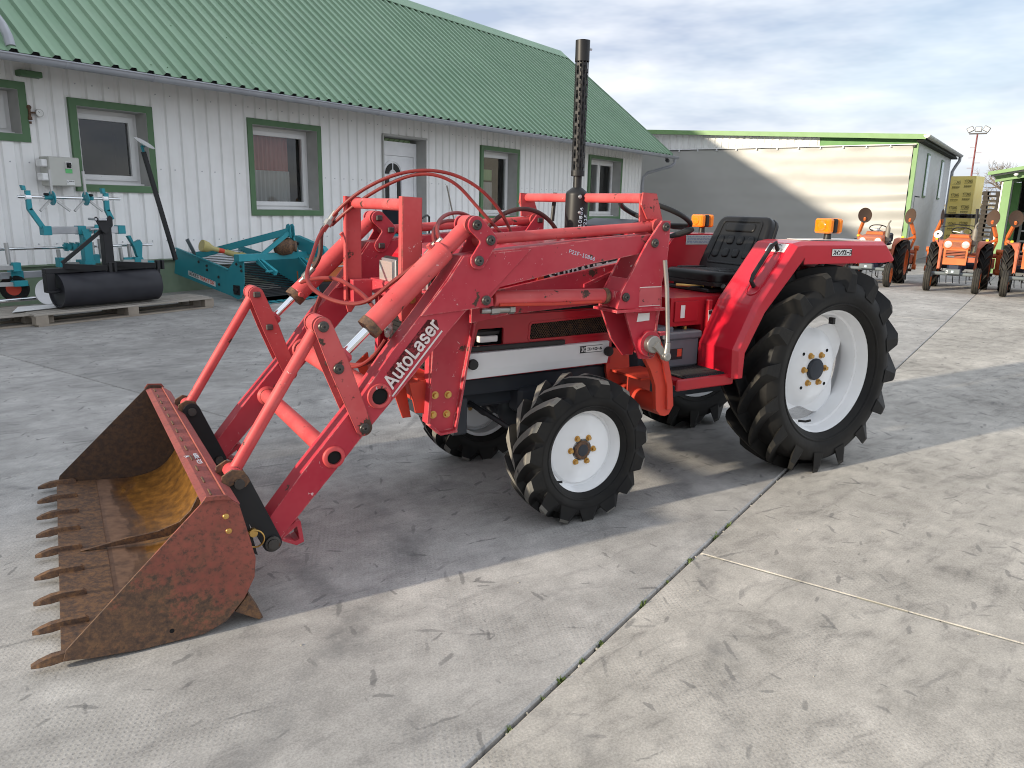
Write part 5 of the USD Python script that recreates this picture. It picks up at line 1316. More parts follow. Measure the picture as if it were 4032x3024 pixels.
    lcm = lc.build('lift_cylinder', M['loader_pink'], TR)
    MB().cyl(a + u * .645, a + u * .668, .0375, n=24).build('gland_ring', M['rust'], lcm)
    MB().cyl(a + u * .66, a + u * .70, .017, n=18).build('piston_rod', M['chrome'], lcm)
    MB().cyl(a + u * .685, e, .027, n=18).cyl((e[0], sg * .515, e[2]), (e[0], sg * .585, e[2]), .032, n=18).build('rod_eye', M['loader_red'], lcm)
    MB().tube([a + u * .08 + np.array([0, sg * .030, -.022]), a + u * .35 + np.array([0, sg * .034, -.026]), a + u * .62 + np.array([0, sg * .030, -.022])], .0075, 8).build('oil_pipe', M['loader_orange'], lcm)
    pins(lcm, [(2.237, 1.097)], .6075)
    # lower arm behind the lift cylinder: brace to the post
    MB().prism(Polygon([(2.20, 1.03), (2.08, 1.110), (1.738, 1.166), (1.38, 1.222), (1.38, 1.03), (2.0, 1.00), (2.20, .97)]), sg * .385, sg * .405).prism(Polygon([(1.60, 1.125), (1.37, 1.205), (1.37, 1.19), (1.60, 1.108)]), sg * .406, sg * .418).build('loader_brace', M['loader_red'], TR, smooth=False)
    # post
    up = Polygon([(1.268, 1.430), (1.318, 1.430), (1.402, 1.325), (1.461, 1.228), (1.535, 1.105), (1.556, 1.028), (1.290, 1.020), (1.297, 1.143), (1.272, 1.25), (1.268, 1.36)])
    pm = MB().prism(up, sg * .6105, sg * .6225).prism(up, sg * .476, sg * .488)
    web = [(1.556, 1.03), (1.535, 1.105), (1.500, 1.165)]
    for (p, q_) in zip(web, web[1:]):
        pm.beam((p[0] - .008, sg * .55, p[1]), (q_[0] - .008, sg * .55, q_[1]), .122, .010, up=(1, 0, 0.3))
    pm.box((1.57, sg * .455, 1.012), (1.275, sg * .64, 1.024))
    post = pm.build('loader_post', M['loader_red'], TR, smooth=False)
    pins(post, [(1.296, 1.402), (1.357, 1.328), (1.511, 1.082)], .6225)
    lo = Polygon([(1.492, 1.012), (1.278, 1.012), (1.294, .867), (1.306, .772), (1.388, .777), (1.43, .86)])
    lw = MB().prism(lo, sg * .588, sg * .600).prism(Polygon([(1.53, 1.012), (1.30, 1.012), (1.32, .77), (1.38, .77), (1.46, .86)]), sg * .455, sg * .467)
    lw.beam((1.292, sg * .53, 1.012), (1.305, sg * .53, .78), .15, .010, up=(1, 0, 0)).box((1.29, sg * .60, .885), (1.245, sg * .625, .905), .003)
    lw.build('post_foot', M['loader_red'], post, smooth=False)
    if sg > 0:
        MB().box((1.43, .6226, 1.035), (1.30, .6232, 1.125)).build('worn_decal', M['sticker_pink'], post, smooth=False)
        MB().box((1.43, .6232, 1.122), (1.30, .6238, 1.126)).box((1.43, .6232, 1.034), (1.30, .6238, 1.037)).build('decal_border', M['letter_white'], post, smooth=False)
        MB().prism(Polygon([(1.418, .958), (1.342, .962), (1.342, .998), (1.412, .998)]), .6002, .6012).build('white_sticker', M['sticker'], post, smooth=False)
    MB().cyl((1.345, sg * .59, .852), (1.345, sg * .625, .852), .062, n=28).build('boss', M['loader_red'], post)
    lk = MB().cyl((1.345, sg * .60, .852), (1.345, sg * .655, .852), .042, n=24, chamfer=.004).beam((1.345, sg * .662, .855), (1.285, sg * .662, .795), .014, .034, up=(0, 0, 1)).cyl((1.285, sg * .65, .793), (1.285, sg * .69, .793), .022, n=16, chamfer=.006)
    lock = lk.build('lock_lever', M['steel'], TR)
    MB().tube([(1.283, sg * .672, .80), (1.279, sg * .67, .86)], [.017, .014], 12).tube([(1.279, sg * .67, .86), (1.276, sg * .662, .92), (1.292, sg * .655, 1.12), (1.312, sg * .65, 1.25)], .0105, 10).build('lock_rod', M['steel'], lock)
    MB().beam((1.345, sg * .54, 1.425), (1.352, sg * .54, 1.552), .010, .085, up=(1, 0, 0)).prism(Polygon([(1.308, 1.553), (1.388, 1.556), (1.395, 1.50), (1.354, 1.434), (1.262, 1.434)]), sg * .548, sg * .559).build('post_head', M['loader_pink'], post, smooth=False)
    # hooks and sub-frame
    hk = Polygon([(1.345, .775), (1.300, .71), (1.264, .630), (1.250, .502), (1.222, .472), (1.190, .463), (1.163, .470), (1.136, .512), (1.150, .624), (1.190, .754), (1.265, .885)]).buffer(0)
    hm = MB().prism(hk, sg * .560, sg * .586).prism(Polygon([(1.265, .85), (1.205, .76), (1.168, .63), (1.160, .50), (1.190, .50), (1.200, .62), (1.235, .74), (1.29, .82)]), sg * .586, sg * .602)
    hkp = hm.build('mount_hook', M['loader_orange'], TR, smooth=30)
    sf = MB().prism(Polygon([(1.325, .760), (1.170, .760), (1.142, .470), (1.20, .44), (1.279, .52), (1.315, .64)]), sg * .235, sg * .250)
    sf.box((1.285, sg * .25, .638), (1.085, sg * .50, .650)).prism(Polygon([(1.27, .637), (1.12, .637), (1.12, .52), (1.27, .52)]), sg * .37, sg * .382).cyl((1.195, sg * .20, .515), (1.195, sg * .565, .515), .050, n=20)
    sfm = sf.build('sub_frame', M['loader_orange'], TR, smooth=30)
    for x, z in ((1.305, .735), (1.19, .735), (1.29, .56)):
        MB().bolt((x, sg * .25, z), (0, sg, 0), .012, .014).build('bolt', M['yellow_zinc'], sfm)
    # front mounting plate with its four bolts
    fp = Polygon([(2.370, 1.06), (2.363, .842), (2.374, .671), (2.390, .513), (2.340, .466), (2.258, .471), (2.221, .671), (2.213, .720), (2.165, .960), (2.10, 1.06)])
    fm = MB().prism(fp, sg * .338, sg * .350)
    edge = [(2.10, 1.06), (2.165, .960), (2.213, .720), (2.221, .671), (2.258, .471)]
    for p, q_ in zip(edge, edge[1:]):
        fm.beam((p[0], sg * .362, p[1]), (q_[0], sg * .362, q_[1]), .026, .010, up=(1, 0, 0))
    fm.beam((2.363, sg * .318, 1.06), (2.374, sg * .318, .68), .045, .012, up=(1, 0, 0)).beam((2.374, sg * .33, .68), (2.388, sg * .33, .515), .06, .012, up=(1, 0, 0)).beam((2.39, sg * .36, .514), (2.34, sg * .36, .467), .05, .01, up=(1, 0, 1)).beam((2.34, sg * .36, .466), (2.256, sg * .36, .471), .05, .01)
    fpm = fm.build('front_mount_plate', M['loader_red'], TR, smooth=False)
    for x, z in ((2.353, .644), (2.288, .640), (2.363, .554), (2.295, .550)):
        MB().bolt((x, sg * .350, z), (0, sg, 0), .0125, .014).build('bolt', M['yellow_zinc'], fpm)
    # engine guard post
    gp = MB()
    gp.prism(Polygon([(2.425, 1.508), (2.510, 1.512), (2.522, 1.00), (2.505, .935), (2.488, .935), (2.430, 1.02)]), sg * .372, sg * .384)
    gp.beam((2.508, sg * .362, 1.512), (2.520, sg * .362, 1.00), .034, .010, up=(1, 0, 0))
    gpm = gp.build('guard_post', M['loader_pink'], TR, smooth=False)
    MB().box((2.50, sg * .300, .985), (2.40, sg * .371, 1.105), .002).build('guard_bracket', M['loader_red'], gpm, smooth=False)
    for z in (1.085, 1.010):
        MB().bolt((2.475, sg * .384 if sg > 0 else sg * .371, z), (0, 1, 0), .012, .012).build('bolt', M['yellow_zinc'], gpm)
for (x, z, r_, n_) in ((2.903, .509, .036, 'loader_pink'), (2.710, .735, .043, 'loader_pink')):
    MB().cyl((x, -.50, z), (x, .50, z), r_, n=28).lathe([(r_ + .014, 0), (r_, .014)], (x, -.50, z), np.array([[1, 0, 0], [0, 0, 1], [0, 1, 0]], float), 20).build('cross_tube', M[n_], TR)
MB().cyl((1.345, -.545, 1.530), (1.345, .545, 1.530), .0235, n=22).build('post_crossbar', M['loader_pink'], TR)
MB().cyl((2.465, -.375, 1.478), (2.465, .375, 1.478), .0255, n=22).build('guard_crossbar', M['loader_pink'], TR)
tt = MB().box((2.30, -.372, 1.035), (2.40, .372, 1.110), .012)
tt.build('torque_beam', M['loader_red'], TR)
cm_ = MB().box((2.28, -.30, .60), (2.42, .30, .72), .006).box((2.42, -.12, .66), (2.50, .12, .745), .006)
for sg in (-1, 1):
    cm_.prism(Polygon([(2.26, .72), (2.46, .70), (2.43, .56), (2.26, .54)]), sg * .30, sg * .312).prism(Polygon([(2.46, .75), (2.52, .70), (2.46, .52), (2.42, .52)]), sg * .22, sg * .232)
cm_.build('front_bumper', M['loader_orange'], TR)
cw = MB().box((2.16, -.30, .42), (2.24, .30, .60), .008)
cw.build('axle_guard', M['engine_grey'], TR)
# the loader's lettering
AD = np.array([2.439 - 2.661, 0, .991 - .736]); AD /= np.linalg.norm(AD)
AU = np.array([-AD[2], 0, AD[0]]) * -1
if AU[2] < 0: AU = -AU
o_ = np.array([2.655, .6005, .745])
def onarm(dx, dy, off=0.0):
    dy -= .008
    return np.array([2.656, .6005 + off, .728]) + AD * dx + AU * dy
dec = MB()
p4 = [onarm(.03, .028), onarm(.335, .028), onarm(.355, .055), onarm(.33, .088), onarm(.06, .088)]
dec.add(np.array(p4), np.array([[0, 1, 2], [0, 2, 3], [0, 3, 4]]))
dec.add(np.array(p4)[::-1], np.array([[0, 1, 2], [0, 2, 3], [0, 3, 4]]))
dec.build('lettering_ground', M['decal_dark'], stage.GetPrimAtPath('/World/loader_tractor/loader_arm'), smooth=False)
lt = MB().text('AutoLaser', .058, onarm(.02, .026, .0006), AD, AU, .0012, True, width=.325)
for dx0, dx1, dy in ((0, .335, .008),):
    R = np.stack([AD, AU, np.cross(AD, AU)], 1)
    lt.obox(onarm((dx0 + dx1) / 2, dy, .0012), (dx1 - dx0, .007, .0012), R)
lt.build('arm_lettering', M['letter_white'], stage.GetPrimAtPath('/World/loader_tractor/loader_arm'), smooth=False)
MB().text('P21F-10866', .017, (1.825, .6003, 1.287), (-1, 0, -.26), (0.3, 0, 1), .0006).build('arm_marking', M['ink_pale'], stage.GetPrimAtPath('/World/loader_tractor/loader_arm'), smooth=False)

# hoses
hs = MB()
hs.tube([(2.575, -.42, 1.385), (2.535, -.36, 1.455), (2.44, -.28, 1.545), (2.24, -.14, 1.635), (2.06, -.06, 1.622), (1.93, 0, 1.545), (1.84, .03, 1.44), (1.79, .05, 1.335)], .0085, 10, smooth=60)
hs.build('hydraulic_hose', M['hose_red'], TR)
MB().tube([(2.56, -.42, 1.37), (2.50, -.34, 1.445), (2.33, -.22, 1.575), (2.17, -.10, 1.622), (2.06, -.04, 1.578), (1.99, 0, 1.50), (1.92, .05, 1.41), (1.85, .08, 1.33)], .0085, 10, smooth=60).build('hydraulic_hose', M['hose_red'], TR)
MB().tube([(2.40, .50, 1.345), (2.34, .36, 1.405), (2.18, .18, 1.445), (2.05, .08, 1.43), (1.93, .04, 1.35)], .0085, 10, smooth=40).build('hydraulic_hose', M['hose_red'], TR)
MB().tube([(2.42, .50, 1.325), (2.36, .36, 1.375), (2.22, .20, 1.410), (2.08, .12, 1.395), (1.98, .08, 1.34)], .0085, 10, smooth=40).build('hydraulic_hose', M['hose_red'], TR)
MB().tube([(1.93, 0.0, 1.33), (1.87, .02, 1.415), (1.72, .03, 1.468), (1.60, .02, 1.442), (1.50, 0, 1.37), (1.46, -.02, 1.32)], .0115, 10, smooth=40).build('hydraulic_hose', M['hose_dark'], TR)
MB().tube([(2.08, .1, 1.31), (2.02, .12, 1.345), (1.95, .12, 1.352), (1.88, .10, 1.31)], .0095, 10, smooth=24).build('hydraulic_hose', M['hose_red'], TR)
# in front of the guard
MB().tube([(2.585, -.40, 1.372), (2.640, -.35, 1.33), (2.72, -.22, 1.24), (2.79, -.08, 1.14), (2.775, .05, 1.085), (2.70, .18, 1.055), (2.635, .28, 1.075), (2.56, .35, 1.15), (2.47, .42, 1.235), (2.415, .48, 1.31)], .0095, 10, smooth=70).build('hydraulic_hose', M['hose_red'], TR)
MB().tube([(2.59, -.42, 1.365), (2.625, -.40, 1.315), (2.63, -.40, 1.24), (2.655, -.42, 1.17), (2.69, -.44, 1.125)], .0115, 10, smooth=40).build('hydraulic_hose', M['hose_dark'], TR)
MB().tube([(2.715, -.46, 1.085), (2.70, -.30, 1.115), (2.66, -.10, 1.135), (2.64, .10, 1.115), (2.62, .28, 1.06), (2.62, .42, .99), (2.63, .50, .975)], .0095, 10, smooth=60).build('hydraulic_hose', M['hose_red'], TR)
for k in range(2):
    MB().tube([(2.62 - .02 * k, .44, .93), (2.68 - .02 * k, .40, .84), (2.72, .2, .78 + .015 * k), (2.73, -.10, .77 + .02 * k), (2.70, -.35, .86), (2.62, -.46, 1.0 + .02 * k)], .0085, 8, smooth=50).build('hydraulic_hose', M['hose_red'], TR)
ft = MB()
for p, q_, r_ in (((2.545, -.40, 1.435), (2.61, -.41, 1.340), .016), ((2.66, -.425, 1.16), (2.72, -.46, 1.085), .015), ((2.440, .46, 1.275), (2.395, .51, 1.345), .016), ((2.60, .44, .995), (2.645, .53, .965), .014)):
    p, q_ = np.array(p), np.array(q_)
    MB().cyl(p, p + (q_ - p) * .45, r_, n=14).cyl(p + (q_ - p) * .45, p + (q_ - p) * .7, r_ * 1.35, n=6).cyl(p + (q_ - p) * .7, q_, r_ * .8, n=12).build('hose_fitting', M['steel'], TR)
f2 = MB().cyl((2.235, .56, 1.045), (2.19, .56, 1.045), .012, n=12).cyl((2.19, .56, 1.045), (2.15, .56, 1.046), .019, n=6).cyl((2.15, .56, 1.046), (2.10, .56, 1.047), .016, n=12).cyl((2.10, .56, 1.047), (2.075, .56, 1.047), .021, n=6)
f2.build('quick_couplings', M['steel'], TR)
f3 = MB().tube([(1.26, -.40, 1.40), (1.245, -.40, 1.56)], .012, 8).tube([(1.23, -.30, 1.42), (1.17, -.30, 1.49)], .007, 8)
f3.build('valve_levers', M['black_plastic'], TR)

# ---- bucket
BY0, BY1 = -1.00, .82
bk_ = Polygon([(3.872, .036), (3.862, .070), (3.424, .492), (3.410, .508), (3.352, .502), (3.337, .487), (3.306, .464), (3.280, .345), (3.262, .255), (3.270, .185), (3.308, .112), (3.374, .040), (3.448, .012), (3.650, .010), (3.79, .022)])
prof_in = np.array([(3.872, .036), (3.65, .020), (3.46, .020), (3.385, .048), (3.318, .115), (3.281, .19), (3.272, .255), (3.289, .345), (3.315, .46), (3.345, .488), (3.352, .492)])
sp_ = spline(np.column_stack([prof_in[1:9], np.zeros(8)]), 22)[:, :2]
line = np.vstack([prof_in[:1], sp_, prof_in[9:10]])
nrm_ = np.gradient(line, axis=0); nrm_ /= np.linalg.norm(nrm_, axis=1, keepdims=True); nrm_ = np.stack([-nrm_[:, 1], nrm_[:, 0]], 1)
out = line + nrm_ * .007
if out[8, 0] > line[8, 0]:
    out = line - nrm_ * .007
sh = Polygon(np.vstack([line, out[::-1]])).buffer(0)
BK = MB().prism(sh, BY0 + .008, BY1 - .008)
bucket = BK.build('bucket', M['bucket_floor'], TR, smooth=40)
MB().prism(bk_, BY1 - .0075, BY1).build('side_plate', M['bucket_side'], bucket, smooth=False)
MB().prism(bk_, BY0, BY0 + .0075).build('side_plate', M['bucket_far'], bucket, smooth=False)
lipm = MB()
lipm.prism(Polygon([(3.345, .486), (3.400, .492), (3.424, .484), (3.420, .476), (3.398, .484), (3.345, .478)]), BY0 + .008, BY1 - .008)
lipm.prism(Polygon([(3.345, .487), (3.306, .458), (3.302, .464), (3.343, .496)]), BY0 + .008, BY1 - .008)
lipm.prism(Polygon([(3.424, .484), (3.452, .448), (3.446, .444), (3.419, .477)]), BY0 + .008, BY1 - .10) if False else None
lipm.build('top_lip', M['bucket_top'], bucket, smooth=False)
wl2 = MB()
for k in range(13):
    y_ = BY0 + .07 + k * .138
    wl2.obox((3.385, y_, .4925), (.008, .06, .006), rotm([0, 1, 0], -.1)[:3, :3], .002)
wl2.build('weld_beads', M['rust'], bucket)
sidecap = MB()
for yy in (BY1, BY0 - .010):
    sidecap.prism(Polygon([(3.430, .49), (3.412, .514), (3.345, .509), (3.33, .49), (3.36, .495), (3.405, .499)]), yy, yy + .010)
sidecap.build('side_stiffener', M['bucket_side'], bucket, smooth=False)
# cutting edge strip
MB().prism(Polygon([(3.875, .030), (3.878, .040), (3.70, .0265), (3.70, .0215)]), BY0 + .01, BY1 - .01).build('cutting_edge', M['rust'], bucket, smooth=False)
# inner rib
rib = [(3.80, .036), (3.60, .030), (3.46, .034), (3.38, .072), (3.33, .13), (3.31, .2), (3.33, .19), (3.36, .135), (3.41, .09), (3.50, .064), (3.62, .058)]
MB().prism(Polygon(rib).buffer(0), -.055, -.043).build('inner_rib', M['rust'], bucket, smooth=False)
for k in range(9):
    y_ = BY0 + .025 + k * (BY1 - BY0 - .05) / 8
    tm = MB()
    ze = .037
    secs = []
    for x, hw_, zb, zt_ in ((3.790, .010, ze - .001, ze + .006), (3.80, .013, ze - .004, ze + .016), (3.868, .015, ze - .008, ze + .019), (3.905, .017, ze - .012, ze + .016), (3.940, .015, ze - .012, ze + .006), (3.962, .009, ze - .012, ze - .003)):
        secs.append([(x, y_ - hw_, zb), (x, y_ + hw_, zb), (x, y_ + hw_ * .8, zt_), (x, y_ - hw_ * .8, zt_)])
    tm.loft(secs)
    tm.build('tooth', M['rust'], bucket, smooth=False)
for z in (.430, .375):
    MB().lathe([(.011, 0), (.009, .004), (0, .006)], (3.352 - (.43 - z) * .12, BY1, z), np.array([[1, 0, 0], [0, 0, 1], [0, 1, 0]], float), 14).build('rivet', M['yellow_zinc'], bucket)
MB().cyl((3.55, BY1 + .001, .052), (3.55, BY1 - .01, .052), .008, n=12).build('drain_hole', M['hole'], bucket)
MB().prism(Polygon([(3.34, .06), (3.292, .115), (3.245, .012), (3.26, .008)]), BY1 - .12, BY1 - .015).build('heel_plate', M['rust'], bucket, smooth=False)
MB().text('P21F-10866', .016, (3.372, .40, .4925), (0, -1, 0), (-1, 0, .05), .0006).text('A', .026, (3.405, .30, .4925), (.1, -1, 0), (-1, 0, 0), .0006).build('bucket_marking', M['ink_pale'], bucket, smooth=False)
for sg in (1, -1):
    for yy in (sg * .485, sg * .605):
        br = unary_union([capsule((3.268, .470), (3.158, .207), .040, .036), Polygon([(3.215, .17), (3.288, .22), (3.31, .44), (3.25, .36)])])
        MB().prism(br, yy, yy + .012 * sg).build('bucket_bracket', M['black_metal'], bucket, smooth=30)
        hk2 = Polygon([(3.33, .455), (3.325, .505), (3.29, .525), (3.248, .515), (3.228, .475), (3.245, .455), (3.262, .452), (3.285, .470)])
        MB().prism(hk2, yy + .0125 * sg, yy + .024 * sg).build('hook_plate', M['rust'], bucket, smooth=30)
    pm_ = MB().cyl((3.268, sg * .47, .470), (3.268, sg * .64, .470), .019, n=18).cyl((3.158, sg * .47, .207), (3.158, sg * .635, .207), .020, n=18).lathe([(.030, 0), (.030, .010), (.014, .012), (0, .012)], (3.158, sg * .618, .207), np.array([[1, 0, 0], [0, 0, sg], [0, 1, 0]], float), 18)
    pm_.build('pivot_pin', M['dark_bolt'], bucket)
    MB().ring((3.225, sg * .632, .245), (0.3, 1, 0), .034, .0035, 24, 6).cyl((3.228, sg * .615, .268), (3.228, sg * .635, .268), .016, n=14).build('locking_ring', M['yellow_zinc'], bucket)

# ------------------------------------------------------------------ storage shed with the tarpaulin front
SX = 25.8
SY = 3.70
shed = empty('storage_shed')
tag(shed, 'low grey sheet metal shed with light green roof edge behind the tractor', 'building')
def zroof(y):
    return 3.66 + (y - 3.55) * 0.0475
wm = MB()
wm.prism([(SY, -.3), (13.5, -.3), (13.5, 3.45), (SY, 3.45)], SX, SX + .08, 'x')
wm.build('front_wall', M['shed_wall'], shed, smooth=False)
# white trapezoid strip above the tarpaulin and the open green part
strip = MB()
prof = [(0.0, 0.0), (0.05, 0.0), (0.07, 0.03), (0.20, 0.03)]
y = 6.42
xs = []
while y < 13.5:
    for a, d in prof:
        xs.append((y + a, d))
    y += .235
for (ya, da), (yb, db) in zip(xs, xs[1:]):
    strip.quad((SX - .02 - da, yb if False else ya, 3.44), (SX - .02 - da, ya, zroof(ya) - .10), (SX - .02 - db, yb, zroof(yb) - .10), (SX - .02 - db, yb, 3.44))
strip.build('upper_cladding', M['wall_white'], shed, smooth=False)
MB().prism([(SY - .02, 3.40), (6.41, 3.40), (6.41, zroof(6.41) - .1), (SY - .02, zroof(SY) - .10)], SX - .01, SX + .06, 'x').build('green_beam', M['mid_green'], shed, smooth=False)
fa = MB()
fa.prism([(3.45, zroof(3.45) + .03), (13.6, zroof(13.6) + .03), (13.6, zroof(13.6) - .11), (3.45, zroof(3.45) - .11)], SX - .34, SX - .30, 'x')
fa.build('roof_fascia', M['light_green'], shed, smooth=False)
MB().prism([(3.46, zroof(3.46) + .02), (13.6, zroof(13.6) + .02), (13.6, zroof(13.6) - .05), (3.46, zroof(3.46) - .05)], SX - .299, 34.6, 'x').build('roof', M['galvanised'], shed, smooth=False)
MB().box((SX - .06, SY - .05, -.3), (SX + .10, SY + .07, 3.46)).build('corner_post', M['light_green'], shed, smooth=False)
sw = MB()
x = SX + .10
while x < 34.3:
    sw.quad((x, SY - .01, -.3), (x + .19, SY - .01, -.3), (x + .19, SY - .01, 3.56), (x, SY - .01, 3.56))
    sw.quad((x + .19, SY - .01, -.3), (x + .20, SY + .004, -.3), (x + .20, SY + .004, 3.56), (x + .19, SY - .01, 3.56))
    sw.quad((x + .20, SY + .004, -.3), (x + .21, SY - .01, -.3), (x + .21, SY - .01, 3.56), (x + .20, SY + .004, 3.56))
    x += .21
sw.build('side_wall', M['shed_wall'], shed, smooth=False)
MB().box((34.25, SY, -.3), (34.31, 13, 3.5)).build('rear_wall', M['shed_wall'], shed, smooth=False)
for xa in (28.0, 31.6):
    w_ = MB().box((xa, SY - .035, 1.98), (xa + .62, SY - .011, 3.33)).build('slit_window', M['trim_green'], shed, smooth=False)
    MB().box((xa + .06, SY - .045, 2.04), (xa + .56, SY - .036, 3.27)).build('pane', M['glass_pane'], w_, smooth=False)
    MB().box((xa + .06, SY - .0355, 2.04), (xa + .56, SY - .0352, 3.27)).build('dark_room', M['room_dark'], w_, smooth=False)
MB().box((26.55, SY - .014, 0), (26.60, SY - .012, 2.0)).box((26.55, SY - .014, 1.97), (27.6, SY - .012, 2.0)).build('door_seam', M['flat_black'], shed, smooth=False)
gs = MB()
pr_ = [(math.cos(a), math.sin(a)) for a in np.linspace(PI, 2 * PI, 9)]
sec = [(3.42 + .085 * c, 3.66 + .085 * s) for c, s in pr_] + [(3.42 + .078 * c, 3.66 + .078 * s) for c, s in pr_[::-1]]
gs.prism(sec, SX - .42, 34.7, 'x')
gs.prism([(3.42 + .085 * c, 3.66 + .085 * s) for c, s in pr_], SX - .425, SX - .415, 'x')
sg_ = gs.build('gutter', M['galvanised'], shed, smooth=40)
gc = MB()
for x in np.arange(26.2, 34.6, .82):
    gc.prism([(3.42 + .090 * c, 3.66 + .090 * s) for c, s in pr_] + [(3.42 + .083 * c, 3.66 + .083 * s) for c, s in pr_[::-1]], x, x + .035, 'x')
gc.build('gutter_clips', M['gutter'], sg_, smooth=40, kind='stuff')
MB().tube([(34.45, 3.42, 3.58), (34.45, 3.42, 3.45), (34.40, 3.52, 3.25), (34.36, 3.60, 3.05), (34.36, 3.61, -.2)], .055, 12).build('downpipe', M['gutter'], shed, smooth=50)
MB().box((SX - .2, 3.5, 3.5), (34.5, SY - .005, 3.565)).build('soffit', M['shed_dark'], shed, smooth=False)
# tarpaulin
tarp = empty('tarpaulin')
tag(tarp, 'pale grey tarpaulin stretched across the whole front of the low shed', 'tarpaulin')
NY, NZ = 170, 80
ys = np.linspace(SY + .082, 13.2, NY); zs = np.linspace(-.28, 3.40, NZ)
Yg, Zg = np.meshgrid(ys, zs, indexing='ij')
edge = np.exp(-(Yg - ys[0]) / 1.3)
fold = np.zeros_like(Yg)
for zc, wd, am in ((.55, .16, .05), (1.02, .13, .04), (1.50, .18, .06), (2.02, .13, .05), (2.60, .16, .05), (3.1, .14, .03)):
    zz = zc + .05 * np.sin(Yg * .9 + zc * 3) - .06 * (1 - edge)
    fold += am * (0.04 + .9 * edge) * (np.exp(-((Zg - zz) / wd) ** 2) - .6 * np.exp(-((Zg - zz + wd * 1.3) / (wd * .8)) ** 2))
nz_ = meshkit.fbm(np.stack([Yg * .8, Zg * 2.0, 0 * Yg], -1), 4, 3) - .5
disp = (fold + .022 * nz_) * np.clip((3.40 - Zg) / .3, 0, 1)
hem = np.exp(-((3.40 - Zg) / .08) ** 2) * .012 * np.sin(Yg * 5.0)
Xg = SX - .075 - disp - hem
V = np.stack([Xg, Yg, Zg], -1).reshape(-1, 3)
i, j = np.meshgrid(np.arange(NY - 1), np.arange(NZ - 1), indexing='ij')
q = np.stack([i * NZ + j, i * NZ + j + 1, (i + 1) * NZ + j + 1, (i + 1) * NZ + j], -1).reshape(-1, 4)
MB().add(V, q).build('sheet', M['tarp'], tarp, smooth=True)
MB().cyl((SX - .10, SY - .0, 3.432), (SX - .10, 13.3, 3.432), .016, n=10).build('rail', M['pvc_white'], tarp)
MB().cyl((SX - .10, SY + .02, 3.405), (SX - .10, 13.3, 3.405), .007, n=8).build('rope', M['flat_black'], tarp)
for k, y in enumerate(np.arange(SY + .68, 13, .66)):
    MB().box((SX - .13, y - .03, 3.355), (SX - .105, y + .03, 3.385), .006).box((SX - .13, y - .012, 3.37), (SX - .11, y + .012, 3.42)).build('hook', M['pvc_white'], tarp)
MB().box((SX - .14, SY + .02, 3.35), (SX - .07, SY + .09, 3.42)).build('rail_end', M['black_plastic'], tarp)

# ------------------------------------------------------------------ open fronted shed on the right
os_ = empty('open_shed')
tag(os_, 'light green open fronted shed with dark inside at the right edge', 'building')
OX = 23.9
MB().box((OX, 1.13, -.1), (OX + .16, 1.31, 2.42)).build('post', M['light_green'], os_, smooth=False)
MB().box((OX + .02, 1.315, -.1), (OX + .10, 1.345, 2.40)).build('post_trim', M['pvc_white'], os_, smooth=False)
MB().box((OX + .17, 1.16, -.1), (31, 1.24, 2.38)).build('side_wall', M['shed_wall'], os_, smooth=False)
MB().box((OX + 1.6, .98, -.1), (OX + 1.75, 1.155, 2.35)).build('inner_post', M['mid_green'], os_, smooth=False)
def zr3(y):
    return 2.52 + (1.66 - y) * .185
MB().prism([(1.66, zr3(1.66) + .03), (-2.2, zr3(-2.2) + .03), (-2.2, zr3(-2.2) - .055), (1.66, zr3(1.66) - .055)], OX - .42, OX - .36, 'x').build('roof_edge', M['light_green'], os_, smooth=False)
MB().prism([(1.62, zr3(1.62) + .02), (-2.2, zr3(-2.2) + .02), (-2.2, zr3(-2.2) - .04), (1.62, zr3(1.62) - .04)], OX - .358, 31, 'x').build('roof', M['mid_green'], os_, smooth=False)
MB().prism([(1.50, zr3(1.50) - .10), (-2.2, zr3(-2.2) - .10), (-2.2, zr3(-2.2) - .24), (1.50, zr3(1.50) - .24)], OX - .06, OX + .0, 'x').build('lintel', M['light_green'], os_, smooth=False)
MB().prism([(1.60, zr3(1.60) - .045), (-2.2, zr3(-2.2) - .045), (-2.2, zr3(-2.2) - .09), (1.60, zr3(1.60) - .09)], OX - .30, OX - .05, 'x').build('soffit', M['reveal'], os_, smooth=False)
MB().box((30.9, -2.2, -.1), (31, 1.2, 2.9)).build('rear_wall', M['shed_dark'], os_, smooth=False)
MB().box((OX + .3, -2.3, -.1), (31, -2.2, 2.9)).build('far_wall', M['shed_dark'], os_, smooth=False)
lam = MB().lathe([(0, .0), (.05, -.01), (.055, -.04), (.03, -.07), (0, -.075)], (OX - .2, 1.06, zr3(1.06) - .10), None, 14)
lam.build('lamp', M['pvc_white'], os_)
lad = empty('grey_frame'); tag(lad, 'grey metal ladder frame standing inside the open green shed', 'frame')
for y in (.62, .86):
    MB().beam((25.6, y, 0), (26.4, y, 1.55), .06, .09).build('rail', M['galvanised'], lad, smooth=False)
for k in range(5):
    t = .15 + k * .18
    MB().beam((25.6 + .8 * t, .60, 1.55 * t), (25.6 + .8 * t, .88, 1.55 * t), .05, .05).build('rung', M['galvanised'], lad, smooth=False)

